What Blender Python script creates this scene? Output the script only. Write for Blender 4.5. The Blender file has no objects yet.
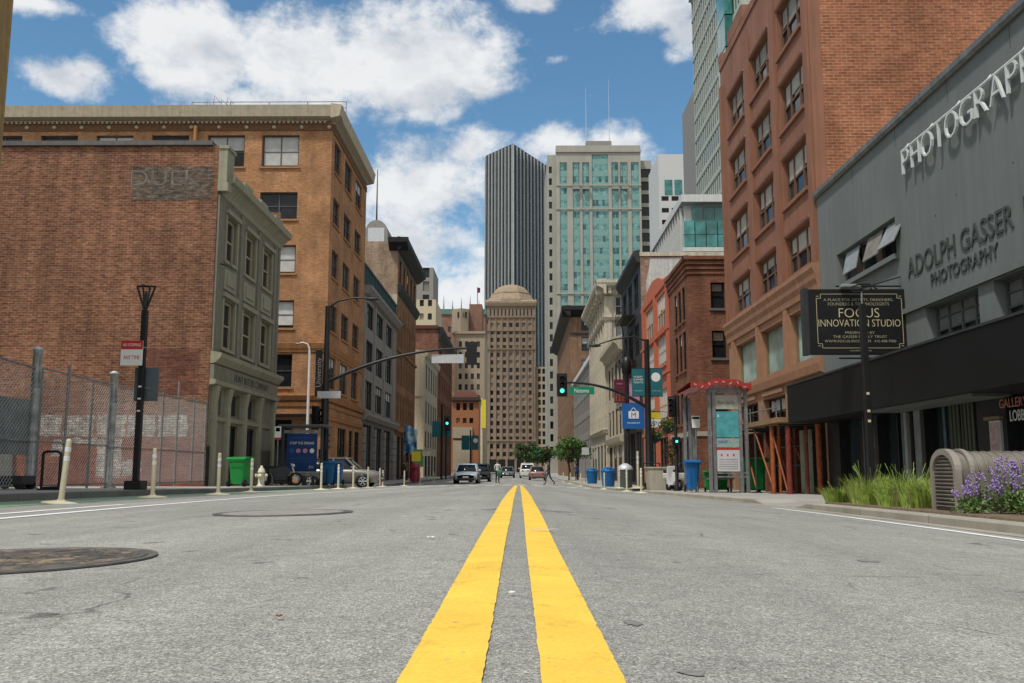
import bpy, bmesh, math, random
from mathutils import Vector, Matrix
random.seed(7)
SC = bpy.context.scene
COL = SC.collection
R = math.radians
PI = math.pi

# ------------------------------------------------------------------ materials
MATS = {}
class NT:
    def __init__(self, name):
        self.m = bpy.data.materials.new(name); self.m.use_nodes = True
        self.t = self.m.node_tree; self.n = self.t.nodes; self.b = self.n['Principled BSDF']
        MATS[name] = self.m
    def new(self, typ, **kw):
        nd = self.n.new(typ)
        for k, v in kw.items():
            if k in nd.inputs: nd.inputs[k].default_value = v
            else: setattr(nd, k, v)
        return nd
    def link(self, a, b): self.t.links.new(a, b)
    def uv(self, sx=1, sy=1, sz=1, src='UV'):
        tc = self.new('ShaderNodeTexCoord'); mp = self.new('ShaderNodeMapping')
        mp.inputs['Scale'].default_value = (sx, sy, sz)
        self.link(tc.outputs[src], mp.inputs['Vector']); return mp.outputs['Vector']
    def noise(self, vec, scale, detail=4, rough=.55):
        nd = self.new('ShaderNodeTexNoise', Scale=scale, Detail=detail, Roughness=rough)
        self.link(vec, nd.inputs['Vector']); return nd.outputs['Fac']
    def ramp(self, fac, stops):
        r = self.new('ShaderNodeValToRGB'); e = r.color_ramp.elements
        while len(e) < len(stops): e.new(.5)
        for k, (p, c) in enumerate(stops):
            e[k].position = p; e[k].color = (c, c, c, 1) if not isinstance(c, tuple) else (*c[:3], 1)
        self.link(fac, r.inputs['Fac']); return r.outputs['Color']
    def mix(self, a, b, fac=1.0, mode='MULTIPLY'):
        mx = self.new('ShaderNodeMixRGB', blend_type=mode)
        for s, v in ((mx.inputs[1], a), (mx.inputs[2], b), (mx.inputs[0], fac)):
            if hasattr(v, 'is_linked') or hasattr(v, 'links'): self.link(v, s)
            else: s.default_value = (*v, 1) if isinstance(v, tuple) and len(v) == 3 else v
        return mx.outputs[0]
    def bump(self, h, strength=.3, dist=.01):
        b = self.new('ShaderNodeBump', Strength=strength, Distance=dist)
        self.link(h, b.inputs['Height']); self.link(b.outputs['Normal'], self.b.inputs['Normal'])
    def out(self, col, rough=.8, metal=0., spec=.3):
        if hasattr(col, 'links') or hasattr(col, 'is_linked'): self.link(col, self.b.inputs['Base Color'])
        else: self.b.inputs['Base Color'].default_value = (*col, 1)
        self.b.inputs['Roughness'].default_value = rough
        self.b.inputs['Metallic'].default_value = metal
        self.b.inputs['Specular IOR Level'].default_value = spec
        return self.m

def plain(name, col, rough=.6, metal=0., var=.12, scale=3., streak=.0, spec=.35, bump=0., rand=0.):
    """painted / cast / plastic surface: base colour with soft blotches, run marks and grain"""
    if name in MATS: return MATS[name]
    t = NT(name); uv = t.uv()
    big = t.ramp(t.noise(uv, scale, 5), [(.3, 1 - var), (.7, 1 + var * .6)])
    c = t.mix(col, big)
    if streak:
        st = t.ramp(t.noise(t.uv(3.2, .16), 1.6, 5, .65), [(.38, 1 - streak), (.6, 1.)])
        c = t.mix(c, st)
    if rand:
        oi = t.new('ShaderNodeObjectInfo')
        c = t.mix(c, t.ramp(oi.outputs['Random'], [(0, 1 - rand), (1, 1 + rand)]))
    if bump: t.bump(t.noise(uv, 40, 4), bump, .01)
    return t.out(c, rough, metal, spec)

def brick(name, c1, c2, mortar, bw=.28, bh=.098, ms=.013, var=.35, streak=.25, blot=.5, bump=.4):
    if name in MATS: return MATS[name]
    t = NT(name); uv = t.uv()
    b = t.new('ShaderNodeTexBrick', Scale=1., Color1=(*c1, 1), Color2=(*c2, 1), Mortar=(*mortar, 1))
    b.inputs['Mortar Size'].default_value = ms; b.inputs['Brick Width'].default_value = bw
    b.inputs['Row Height'].default_value = bh; b.inputs['Mortar Smooth'].default_value = .2
    t.link(uv, b.inputs['Vector'])
    # per-course and per-brick unevenness
    row = t.ramp(t.noise(t.uv(3.2, 10), 1., 4, .75), [(.28, 1 - var), (.5, 1.), (.72, 1 + var * 1.5)])
    big = t.ramp(t.noise(uv, blot, 6, .6), [(.28, .64), (.72, 1.30)])
    st = t.ramp(t.noise(t.uv(1.6, .12), 1.2, 5, .65), [(.35, 1 - streak), (.62, 1.)])
    c = t.mix(t.mix(t.mix(b.outputs['Color'], row), big), st)
    t.bump(b.outputs['Fac'], -bump, .01)
    return t.out(c, .9, 0, .15)

def glass(name, col, rough=.1, spec=.28, wav=.05, rand=.5):
    if name in MATS: return MATS[name]
    t = NT(name); oi = t.new('ShaderNodeObjectInfo')
    c = t.mix(col, t.ramp(oi.outputs['Random'], [(0, 1 - rand), (1, 1 + rand)]))
    c = t.mix(c, t.ramp(t.noise(t.uv(), .7, 3), [(.3, .5), (.7, 1.5)]))
    t.bump(t.noise(t.uv(), 1.4, 2), wav, .05)
    return t.out(c, rough, 0, spec)

def emit(name, col, s):
    if name in MATS: return MATS[name]
    t = NT(name); t.b.inputs['Emission Color'].default_value = (*col, 1); t.b.inputs['Emission Strength'].default_value = s
    return t.out(col, .3)

def m_asphalt(name, base, patchy=.12):
    t = NT(name); g = t.uv(src='Object')
    gs = t.uv(1, .7, 1, 'Object'); v = t.new('ShaderNodeTexVoronoi', Scale=165.); t.link(gs, v.inputs['Vector'])
    sep = t.new('ShaderNodeSeparateColor'); t.link(v.outputs['Color'], sep.inputs[0])
    agg = t.ramp(sep.outputs[0], [(0., .55), (.3, .83), (.7, 1.0), (.88, 1.17), (1., 1.42)])
    v2 = t.new('ShaderNodeTexVoronoi', Scale=330.); t.link(gs, v2.inputs['Vector'])
    s2 = t.new('ShaderNodeSeparateColor'); t.link(v2.outputs['Color'], s2.inputs[0])
    agg2 = t.ramp(s2.outputs[1], [(0., .62), (.6, 1.0), (1., 1.4)])
    mid = t.ramp(t.noise(g, 9., 5, .7), [(.3, .86), (.7, 1.14)])
    big = t.ramp(t.noise(g, .45, 5, .6), [(.3, 1 - patchy), (.7, 1 + patchy)])
    lane = t.ramp(t.noise(t.uv(1.0, .03, 1, 'Object'), 1.1, 4, .6), [(.32, .80), (.64, 1.08)])   # tyre wear along the lane
    c = t.mix(t.mix(t.mix(t.mix(t.mix(base, agg), agg2), mid), big), lane)
    # tar drips and oil spots
    sp = t.ramp(t.noise(g, 3.1, 3, .5), [(.665, 1.), (.70, .50)])
    c = t.mix(c, sp)
    # hairline cracks
    cv = t.new('ShaderNodeTexVoronoi', Scale=.55, feature='DISTANCE_TO_EDGE')
    wn = t.new('ShaderNodeTexNoise', Scale=2.2, Detail=5.); t.link(g, wn.inputs['Vector'])
    wm = t.new('ShaderNodeMixRGB', blend_type='ADD'); wm.inputs[0].default_value = .35
    t.link(g, wm.inputs[1]); t.link(wn.outputs['Color'], wm.inputs[2]); t.link(wm.outputs[0], cv.inputs['Vector'])
    ck = t.ramp(cv.outputs['Distance'], [(0., .45), (.007, 1.)])
    gate = t.ramp(t.noise(g, .8, 3), [(.52, 0.), (.6, 1.)])
    c = t.mix(c, t.mix((1, 1, 1), ck, gate, 'MIX'))
    h = t.mix(sep.outputs[0], s2.outputs[1], .4, 'MIX')
    t.bump(h, .5, .006)
    return t.out(c, .85, 0, .25)

def m_concrete(name, base, joint=1.5, var=.16):
    t = NT(name); g = t.uv(src='Object')
    b = t.new('ShaderNodeTexBrick', Scale=1., Color1=(*base, 1), Color2=(*[x * .9 for x in base], 1), Mortar=(*[x * .5 for x in base], 1))
    b.offset = 0; b.inputs['Mortar Size'].default_value = .012
    b.inputs['Brick Width'].default_value = joint; b.inputs['Row Height'].default_value = joint
    t.link(g, b.inputs['Vector'])
    n1 = t.ramp(t.noise(g, .9, 6, .65), [(.3, 1 - var), (.7, 1 + var)])
    n2 = t.ramp(t.noise(g, 30, 4, .7), [(.3, .86), (.7, 1.12)])
    gum = t.ramp(t.noise(g, 5, 2), [(.72, 1.), (.75, .6)])
    t.bump(t.noise(g, 60, 4), .2, .004)
    return t.out(t.mix(t.mix(t.mix(b.outputs['Color'], n1), n2), gum), .9, 0, .2)

def m_roadpaint(name, col, under, wear=.5, sc=14.):
    t = NT(name); g = t.uv(src='Object')
    chip = t.noise(g, sc, 6, .72)
    f = t.ramp(chip, [(wear - .03, 0.), (wear + .03, 1.)])
    tone = t.ramp(t.noise(g, 2.2, 5, .6), [(.3, .86), (.7, 1.07)])
    tiny = t.ramp(t.noise(g, 90, 3, .7), [(.3, .86), (.7, 1.08)])
    cv = t.new('ShaderNodeTexVoronoi', Scale=3.2, feature='DISTANCE_TO_EDGE'); wn = t.new('ShaderNodeTexNoise', Scale=7., Detail=4.); t.link(g, wn.inputs['Vector'])
    wm = t.mix(g, wn.outputs['Color'], .18, 'ADD'); t.link(wm, cv.inputs['Vector'])
    ck = t.ramp(cv.outputs['Distance'], [(.0, .62), (.010, 1.)]); gate = t.ramp(t.noise(g, 1.9, 3), [(.50, 0.), (.58, 1.)])
    tone = t.mix(tone, t.mix((1, 1, 1), ck, gate, 'MIX'))
    dirt = t.ramp(t.noise(g, 5.5, 4, .7), [(.58, 1.), (.72, .74)]); tone = t.mix(tone, dirt)
    c = t.mix(under, t.mix(t.mix(col, tone), tiny), f, 'MIX')
    t.bump(t.noise(g, 110, 3), .35, .003)
    return t.out(c, .75, 0, .25)

def m_leaf(name, col, rand=.35):
    t = NT(name)
    n = t.ramp(t.noise(t.uv(src='Object'), 1.6, 3), [(.3, 1 - rand), (.7, 1 + rand)])
    n2 = t.ramp(t.noise(t.uv(src='Object'), 14, 2), [(.3, .75), (.7, 1.25)])
    c = t.mix(t.mix(col, n), n2)
    t.b.inputs['Transmission Weight'].default_value = 0
    return t.out(c, .55, 0, .3)

# ------------------------------------------------------------------ mesh builder
def root_loc(o):
    while o.parent: o = o.parent
    return Vector(o.location)

class MB:
    def __init__(self): self.v = []; self.f = []; self.mi = []; self.sm = []
    def add(self, vs, fs, m=0, smooth=False):
        n = len(self.v); self.v += [tuple(p) for p in vs]
        for f in fs: self.f.append(tuple(n + i for i in f)); self.mi.append(m); self.sm.append(smooth)
        return self
    def quad(self, a, b, c, d, m=0): return self.add([a, b, c, d], [(0, 1, 2, 3)], m)
    def box(self, x0, y0, z0, x1, y1, z1, m=0, mat=None):
        vs = [(x, y, z) for z in (z0, z1) for y in (y0, y1) for x in (x0, x1)]
        if mat is not None: vs = [mat @ Vector(p) for p in vs]
        return self.add(vs, [(0, 2, 3, 1), (4, 5, 7, 6), (0, 1, 5, 4), (2, 6, 7, 3), (0, 4, 6, 2), (1, 3, 7, 5)], m)
    def prism(self, poly, fn, a0, a1, m=0, smooth=False):
        """polygon of (p,q) pairs extruded: fn(a,p,q) -> xyz"""
        n = len(poly)
        self.add([fn(a0, *p) for p in poly], [tuple(range(n))], m)
        self.add([fn(a1, *p) for p in poly], [tuple(range(n - 1, -1, -1))], m)
        self.add([fn(a, *p) for a in (a0, a1) for p in poly], [(i, (i + 1) % n, n + (i + 1) % n, n + i) for i in range(n)], m, smooth)
        return self
    def tube(self, pts, r, seg=8, m=0, caps=True, smooth=True):
        pts = [Vector(p) for p in pts]; n = len(pts)
        rs = r if isinstance(r, (list, tuple)) else [r] * n
        t0 = (pts[1] - pts[0]).normalized()
        up = Vector((0, 0, 1)) if abs(t0.z) < .9 else Vector((1, 0, 0))
        nrm = t0.cross(up).normalized(); vs = []
        for i, p in enumerate(pts):
            if i == 0: t = pts[1] - pts[0]
            elif i == n - 1: t = pts[-1] - pts[-2]
            else: t = (pts[i + 1] - pts[i]).normalized() + (pts[i] - pts[i - 1]).normalized()
            t = t.normalized(); nrm = (nrm - t * nrm.dot(t)).normalized(); b = t.cross(nrm)
            for k in range(seg):
                a = 2 * PI * k / seg; vs.append(p + (nrm * math.cos(a) + b * math.sin(a)) * rs[i])
        fs = [(i * seg + k, i * seg + (k + 1) % seg, (i + 1) * seg + (k + 1) % seg, (i + 1) * seg + k) for i in range(n - 1) for k in range(seg)]
        self.add(vs, fs, m, smooth)
        if caps:
            self.add(vs[:seg], [tuple(range(seg - 1, -1, -1))], m); self.add(vs[-seg:], [tuple(range(seg))], m)
        return self
    def lathe(self, prof, seg=16, c=(0, 0, 0), m=0, smooth=True, axis='z', sx=1., sy=1.):
        vs = []
        for r, h in prof:
            for k in range(seg):
                a = 2 * PI * k / seg; p = (r * math.cos(a) * sx, r * math.sin(a) * sy, h)
                if axis == 'y': p = (p[0], h, p[1])
                if axis == 'x': p = (h, p[0], p[1])
                vs.append((p[0] + c[0], p[1] + c[1], p[2] + c[2]))
        n = len(prof)
        self.add(vs, [(i * seg + k, i * seg + (k + 1) % seg, (i + 1) * seg + (k + 1) % seg, (i + 1) * seg + k) for i in range(n - 1) for k in range(seg)], m, smooth)
        self.add(vs[:seg], [tuple(range(seg - 1, -1, -1))], m); self.add(vs[-seg:], [tuple(range(seg))], m)
        return self
    def ball(self, c, r, m=0, seg=12, sq=(1, 1, 1)):
        prof = [(max(r * math.sin(PI * i / 8), .001), -r * math.cos(PI * i / 8)) for i in range(9)]
        vs0 = len(self.v); self.lathe(prof, seg, (0, 0, 0), m)
        for i in range(vs0, len(self.v)):
            p = self.v[i]; self.v[i] = (c[0] + p[0] * sq[0], c[1] + p[1] * sq[1], c[2] + p[2] * sq[2])
        return self
    def xf(self, mat):
        self.v = [tuple(mat @ Vector(p)) for p in self.v]; return self
    def mesh(self, name, mats, fix=True):
        me = bpy.data.meshes.new(name); me.from_pydata(self.v, [], self.f)
        for m in (mats if isinstance(mats, (list, tuple)) else [mats]): me.materials.append(m)
        me.polygons.foreach_set('material_index', self.mi); me.polygons.foreach_set('use_smooth', self.sm)
        if fix:
            bm = bmesh.new(); bm.from_mesh(me); bmesh.ops.recalc_face_normals(bm, faces=bm.faces); bm.to_mesh(me); bm.free()
        me.update()
        uvl = me.uv_layers.new(name='UVMap'); data = uvl.data
        for p in me.polygons:
            n = p.normal; ax = max(range(3), key=lambda i: abs(n[i]))
            for li, vi in zip(p.loop_indices, p.vertices):
                c = me.vertices[vi].co
                data[li].uv = (c.y, c.z) if ax == 0 else (c.x, c.z) if ax == 1 else (c.x, c.y)
        return me
    def obj(self, name, mats, parent=None, loc=(0, 0, 0), rz=0., world=False, bevel=0., fix=True):
        if world and parent:
            r = root_loc(parent); self.v = [(p[0] - r.x, p[1] - r.y, p[2] - r.z) for p in self.v]
        o = bpy.data.objects.new(name, self.mesh(name, mats, fix)); COL.objects.link(o)
        o.location = loc; o.rotation_euler = (0, 0, rz)
        if parent: o.parent = parent
        if bevel:
            b = o.modifiers.new('Bevel', 'BEVEL'); b.width = bevel; b.segments = 2; b.limit_method = 'ANGLE'
        return o

def tag(o, label, cat, group=None, kind=None):
    if label: o['label'] = label
    if cat: o['category'] = cat
    if group: o['group'] = group
    if kind: o['kind'] = kind
    return o
def thing(name, label, cat, loc=(0, 0, 0), rz=0., group=None):
    o = bpy.data.objects.new(name, None); COL.objects.link(o); o.empty_display_size = .2
    o.location = loc; o.rotation_euler = (0, 0, rz); return tag(o, label, cat, group)
def struct(mb, name, mats):
    o = mb.obj(name, mats); o['kind'] = 'structure'; return o
CHILDREN = {}
def kids(o): return [c for c in COL.objects if c.parent == o]
def copy_tree(o, loc, label, rz=None, parent=None):
    c = o.copy(); COL.objects.link(c)
    if parent: c.parent = parent
    else:
        c.location = loc
        if rz is not None: c.rotation_euler = (0, 0, rz)
        if label: c['label'] = label
    for ch in kids(o): copy_tree(ch, None, None, None, c)
    return c

TXT = {}
THIN = 0.
def text_mesh(s, size, extrude, spacing=1.):
    cu = bpy.data.curves.new('lettering', 'FONT'); cu.body = s; cu.size = size; cu.extrude = extrude
    cu.align_x = 'CENTER'; cu.align_y = 'CENTER'; cu.space_character = spacing; cu.resolution_u = 3; cu.offset = THIN
    o = bpy.data.objects.new('lettering', cu); COL.objects.link(o)
    bpy.context.view_layer.update()
    me = bpy.data.meshes.new_from_object(o.evaluated_get(bpy.context.evaluated_depsgraph_get()))
    bpy.data.objects.remove(o); bpy.data.curves.remove(cu); return me
def lettering(s, size, mat, parent, loc, rz=0., sx=1., extrude=.004, name='lettering', bold=0., sz=1., roll=0.):
    """text standing upright, read from local -y"""
    me = text_mesh(s, size, extrude)
    M = Matrix.Rotation(rz, 4, 'Z') @ Matrix.Rotation(roll, 4, 'Y') @ Matrix.Rotation(PI / 2, 4, 'X') @ Matrix.Diagonal((sx, sz, 1, 1))
    me.transform(M); me.materials.clear(); me.materials.append(mat)
    if not me.uv_layers: me.uv_layers.new(name='UVMap')
    me.polygons.foreach_set('use_smooth', [False] * len(me.polygons))
    o = bpy.data.objects.new(name, me); COL.objects.link(o); o.location = loc; o.parent = parent
    return o

# ------------------------------------------------------------------ palette
BLACK = plain('black_paint', (.012, .012, .013), .4, var=.3)
DARK = plain('dark_grey_metal', (.035, .037, .04), .5, var=.25)
GALV = plain('galvanised_steel', (.30, .31, .31), .5, .5, var=.3, scale=5, streak=.35)
WORNPOST = plain('weathered_white_steel', (.60, .62, .60), .65, .1, var=.55, scale=3, streak=.5)
STEEL = plain('brushed_steel', (.42, .40, .37), .42, .75, var=.2, scale=4, streak=.2)
WHITE = plain('white_paint', (.72, .72, .70), .55, var=.1, streak=.12)
CREAMP = plain('cream_plastic', (.66, .60, .43), .55, var=.14, streak=.2)
REFL = plain('white_reflective_band', (.75, .76, .74), .35, var=.05)
RUSTRED = plain('rust_red_paint', (.22, .04, .024), .65, var=.45, scale=7, streak=.3)
RED = plain('red_paint', (.48, .03, .025), .5, var=.2)
ORANGEP = plain('orange_paint', (.34, .095, .03), .65, var=.45, scale=6, streak=.3)
YEL = plain('yellow_paint', (.75, .62, .04), .5, var=.1)
TEAL = plain('teal_banner', (.012, .13, .155), .6, var=.12)
MAROON = plain('maroon_banner', (.11, .012, .03), .6, var=.2)
PINKB = plain('pink_banner', (.50, .25, .36), .6, var=.3, scale=5)
BLUEB = plain('blue_banner', (.012, .11, .36), .55, var=.1)
NAVY = plain('navy_poster', (.012, .045, .15), .3, var=.2)
BINGREEN = plain('green_plastic', (.012, .24, .045), .42, var=.18, streak=.1)
BINBLUE = plain('blue_plastic', (.01, .13, .36), .42, var=.18, streak=.1)
RUBBER = plain('rubber', (.014, .014, .014), .8, var=.2)
SIGNGREEN = plain('street_sign_green', (.0, .22, .12), .4, var=.05)
GOLD = plain('gold_lettering', (.58, .52, .31), .5, var=.05)
ALU = plain('bare_aluminium', (.55, .56, .57), .5, .3, var=.1)
GLASSD = glass('dark_window_glass', (.018, .021, .024))
GLASSB = glass('shop_window_glass', (.026, .038, .042), .05, .5)
GLASST = glass('teal_window_glass', (.045, .20, .185), .08, .6, rand=.35)
GLASSPALE = glass('pale_green_glass', (.26, .40, .36), .12, .5, rand=.2)
JET = plain('soot_black_paint', (.016, .017, .018), .6, var=.25)
BLIND = plain('window_blind', (.50, .51, .48), .6, var=.18, scale=2, rand=.3)
CURTAIN = plain('tan_curtain', (.28, .22, .15), .8, var=.3, rand=.3)
DARKIN = plain('dark_interior', (.014, .013, .012), .9, var=.3)
WOODFR = plain('brown_window_frame', (.085, .055, .038), .6, var=.25)
TANFR = plain('tan_window_frame', (.20, .15, .09), .6, var=.2)
GREYFR = plain('grey_window_frame', (.10, .10, .10), .6, var=.2)
TAR = plain('tar_roof', (.05, .05, .05), .9, var=.3)
# ------------------------------------------------------------------ ground profile
def drop(y):
    if y < 6: return 0.
    if y < 22: return .0115 * (y - 6) ** 2 / 32
    if y < 66: return .092 + .0115 * (y - 22)
    return .6
def zr(x, y): return -drop(y) - (.050 * min(x, 5.2) if x > 0 else .013 * min(-x, 9))
KL, KR = -9.0, 5.2
def zl(y): return zr(KL, y) + .14          # left pavement
def zrt(y): return zr(KR, y) + .11         # right pavement
def Z(x, y): return zl(y) if x <= KL else zrt(y) if x >= KR else zr(x, y)
YS = [-12, -6, 0, 3, 6] + [6 + .5 * i for i in range(1, 33)] + [24 + 3 * i for i in range(14)] + [66, 70, 90, 120, 160, 220, 300, 420]
YS = sorted(set(YS))

def strip(mb, xs, y0, y1, zf, m=0, step=None):
    ys = [y0] + [y for y in YS if y0 < y < y1] + [y1]
    if step:
        n = max(2, int((y1 - y0) / step)); ys = [y0 + (y1 - y0) * i / n for i in range(n + 1)]
    for a, b in zip(ys, ys[1:]):
        for c, d in zip(xs, xs[1:]):
            mb.quad((c, a, zf(c, a)), (d, a, zf(d, a)), (d, b, zf(d, b)), (c, b, zf(c, b)), m)
    return mb

ASPH = m_asphalt('asphalt', (.325, .322, .290))
ASPH2 = m_asphalt('alley_asphalt', (.22, .22, .205))
CONC = m_concrete('pavement_concrete', (.36, .345, .31))
KERB = m_concrete('kerb_concrete', (.36, .335, .28), 2.4, .22)
KERBD = m_concrete('shaded_kerb_concrete', (.20, .195, .18), 2.4, .25)  # left kerb's shade put into a darker colour; gate footings reuse it
YELP = m_roadpaint('yellow_road_paint', (.83, .54, .075), (.36, .29, .15), .335, 22)
WHTP = m_roadpaint('white_road_paint', (.80, .80, .78), (.33, .33, .30), .37, 9)
GRNP = m_roadpaint('green_lane_paint', (.185, .36, .215), (.30, .31, .275), .49, 5)
SOIL = plain('planter_soil', (.17, .125, .085), .95, var=.4, scale=9, bump=.8)

struct(MB().box(-1500, -300, -1.4, 1500, 3000, -1.0), 'ground', plain('far_ground', (.16, .155, .145), .9))
struct(strip(MB(), [KL, -6, -3, 0, 2.6, KR], -12, 420, zr), 'road', ASPH)
struct(strip(MB(), [-60, KL], 48.9, 59.2, lambda x, y: zr(KL, y)), 'alley_road', ASPH2)
struct(strip(MB(), [KR, 60], 39.7, 48.2, lambda x, y: zr(KR, y)), 'side_alley_road', ASPH2)
# pavements with their kerbs
for nm, xs, ys, zf in (('left_pavement', [-46, -12.5, KL - .16], (-12, 48.9), zl), ('left_pavement', [-46, -12.5, KL - .16], (59.2, 420), zl)):
    struct(strip(MB(), xs, *ys, lambda x, y: zf(y)), nm, CONC)
    mb = MB(); yy = [ys[0]] + [y for y in YS if ys[0] < y < ys[1]] + [ys[1]]
    for a, b in zip(yy, yy[1:]):
        mb.add([(KL - .16, a, zl(a) + .003), (KL, a, zl(a) - .012), (KL, a, zl(a) - .2), (KL - .16, b, zl(b) + .003), (KL, b, zl(b) - .012), (KL, b, zl(b) - .2)], [(0, 1, 4, 3), (1, 2, 5, 4)])
    for y in ys: mb.quad((-46, y, zl(y)), (KL, y, zl(y)), (KL, y, zl(y) - .2), (-46, y, zl(y) - .2))
    struct(mb, 'left_kerb', KERBD)
def ramp_dip(y): # kerb cut on the right side
    return .085 * max(0, min(1, (y - 17.0) / .8, (20.8 - y) / .8))
for ys in ((-12, 39.7), (48.2, 420)):
    zf = lambda x, y: zrt(y) - (ramp_dip(y) * max(0, 1 - (x - KR - .2) / 1.3) if x < 6.8 else 0)
    struct(strip(MB(), [KR + .18, 6.0, 6.8, 9, 14, 60], *ys, zf, step=None), 'right_pavement', CONC)
    yy = sorted(set([ys[0], ys[1]] + [y for y in YS if ys[0] < y < ys[1]] + [y for y in (17, 17.4, 17.8, 20, 20.4, 20.8) if ys[0] < y < ys[1]]))
    mb = MB(); k = lambda y: zrt(y) - ramp_dip(y)
    for a, b in zip(yy, yy[1:]):
        mb.add([(KR + .18, a, k(a) + .004), (KR + .015, a, k(a)), (KR, a, k(a) - .02), (KR, a, k(a) - .24), (KR + .18, b, k(b) + .004), (KR + .015, b, k(b)), (KR, b, k(b) - .02), (KR, b, k(b) - .24)], [(0, 1, 5, 4), (1, 2, 6, 5), (2, 3, 7, 6)])
    for y in ys: mb.quad((KR, y, k(y)), (60, y, k(y)), (60, y, k(y) - .24), (KR, y, k(y) - .24))
    struct(mb, 'right_kerb', KERB)
struct(strip(MB(), [4.86, KR], -12, 39.7, lambda x, y: zr(x, y) + .004), 'right_gutter', KERB)
# painted markings
rj = random.Random(3)
for x0, w in ((-.234, .161), (.041, .163)):
    mb = MB(); ys = [1.2 + .04 * i for i in range(150)] + [7.2 + .4 * i for i in range(108)]
    jl = [rj.gauss(0, .0011) for _ in ys]; jr = [rj.gauss(0, .0011) for _ in ys]
    f = lambda x, y: (x, y, zr(x, y) + .005)
    for i in range(len(ys) - 1):
        a, b = ys[i], ys[i + 1]; s0, s1 = (.02 * math.sin(a * .9 + x0) * (.12), .02 * math.sin(b * .9 + x0) * .12)
        mb.quad(f(x0 + jl[i] + s0, a), f(x0 + w + jr[i] + s0, a), f(x0 + w + jr[i + 1] + s1, b), f(x0 + jl[i + 1] + s1, b))
    struct(mb, 'yellow_centre_line', YELP)
wl = lambda x, y: zr(x, y) + .005
struct(strip(MB(), [-5.10, -4.94], 2, 50, wl), 'white_lane_line', WHTP)
struct(strip(MB(), [-5.77, -5.62], 2, 13.5, wl), 'white_buffer_line', WHTP)
struct(strip(MB(), [4.43, 4.57], 2, 16.6, wl), 'white_edge_line', WHTP)
struct(strip(MB(), [-8.93, -7.15], 2, 48, wl), 'green_bike_lane', GRNP)
mb = MB()
for i in range(15):
    x = -8.3 + i * .92; strip(mb, [x, x + .46], 52, 55, wl)
struct(mb, 'crosswalk', WHTP)
mb = MB()
for i in range(15):
    x = -8.3 + i * .92; strip(mb, [x, x + .46], 64, 66.5, wl)
struct(mb, 'crosswalk', WHTP)
# planter bed behind the right kerb
struct(strip(MB(), [KR + .186, KR + .2, 6.9], 7, 16.6, lambda x, y: zrt(y) + (.03 if x > KR + .19 else -.02)), 'planter_bed', SOIL)

# oil stains and tar marks
STAIN = plain('oil_stain', (.205, .202, .185), .85, var=.35, scale=30)
rs = random.Random(8)
for x, y, a, b_ in ((.31, 2.62, .035, .05), (.36, 2.0, .03, .03), (-.27, 9.8, .12, .10), (.42, 9.7, .16, .09), (1.9, 5.2, .06, .08)):
    mb = MB(); n = 14; mb.add([(x + a * math.cos(2 * PI * i / n) * rs.uniform(.6, 1.25), y + b_ * math.sin(2 * PI * i / n) * rs.uniform(.6, 1.25), 0) for i in range(n)], [tuple(range(n))]); mb.v = [(p[0], p[1], zr(p[0], p[1]) + .0025) for p in mb.v]
    struct(mb, 'oil_stain', STAIN)
# manhole covers
IRON = None
t = NT('cast_iron'); g = t.uv(src='Object')
ch = t.new('ShaderNodeTexVoronoi', Scale=16., feature='DISTANCE_TO_EDGE'); t.link(g, ch.inputs['Vector'])
e = t.ramp(ch.outputs['Distance'], [(.03, .45), (.10, 1.)])
rust = t.ramp(t.noise(g, 5, 5, .7), [(.40, (.075, .07, .062)), (.52, (.15, .13, .11)), (.62, (.34, .26, .16))])
t.bump(ch.outputs['Distance'], .8, .02)
IRON = t.out(t.mix(rust, e), .7, .35, .4)
for k, (x, y, lab) in enumerate(((-2.46, 4.5, 'large round iron manhole cover nearest the camera, rusty and cut by the left edge'), (-2.38, 9.5, 'large round iron manhole cover farther up the left lane'))):
    t = thing('manhole_cover', lab, 'manhole cover', (x, y, zr(x, y)), group='manhole covers in the left lane')
    rot = Matrix.Translation((0, 0, .004)) @ Matrix.Rotation(-math.atan(.013), 4, 'Y')
    IR = IRON if k == 0 else plain('asphalt_filled_iron', (.27, .262, .235), .85, .0, var=.3, scale=7, bump=.4)
    MB().lathe([(.60, .002), (.60, .008), (.0005, .008)], 48, smooth=False).xf(rot).obj('cover', IR, t)
    MB().lathe([(.69, .0), (.69, .007), (.665, .009), (.66, .003), (.645, .003), (.64, .010), (.612, .010), (.605, .002)], 48, smooth=False).xf(rot).obj('rim', plain('worn_iron', (.15, .14, .125), .6, .3, var=.45, scale=8), t)
# ------------------------------------------------------------------ building kit
WCACHE = {}
def mapper(side, plane):
    if side == 'L': return lambda a, z, d=0.: (plane - d, a, z)     # street front facing +X
    if side == 'R': return lambda a, z, d=0.: (plane + d, a, z)     # street front facing -X
    return lambda a, z, d=0.: (a, plane + d, z)                     # front facing the camera side
ROT = {'L': PI / 2, 'R': -PI / 2, 'F': 0.}

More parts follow.
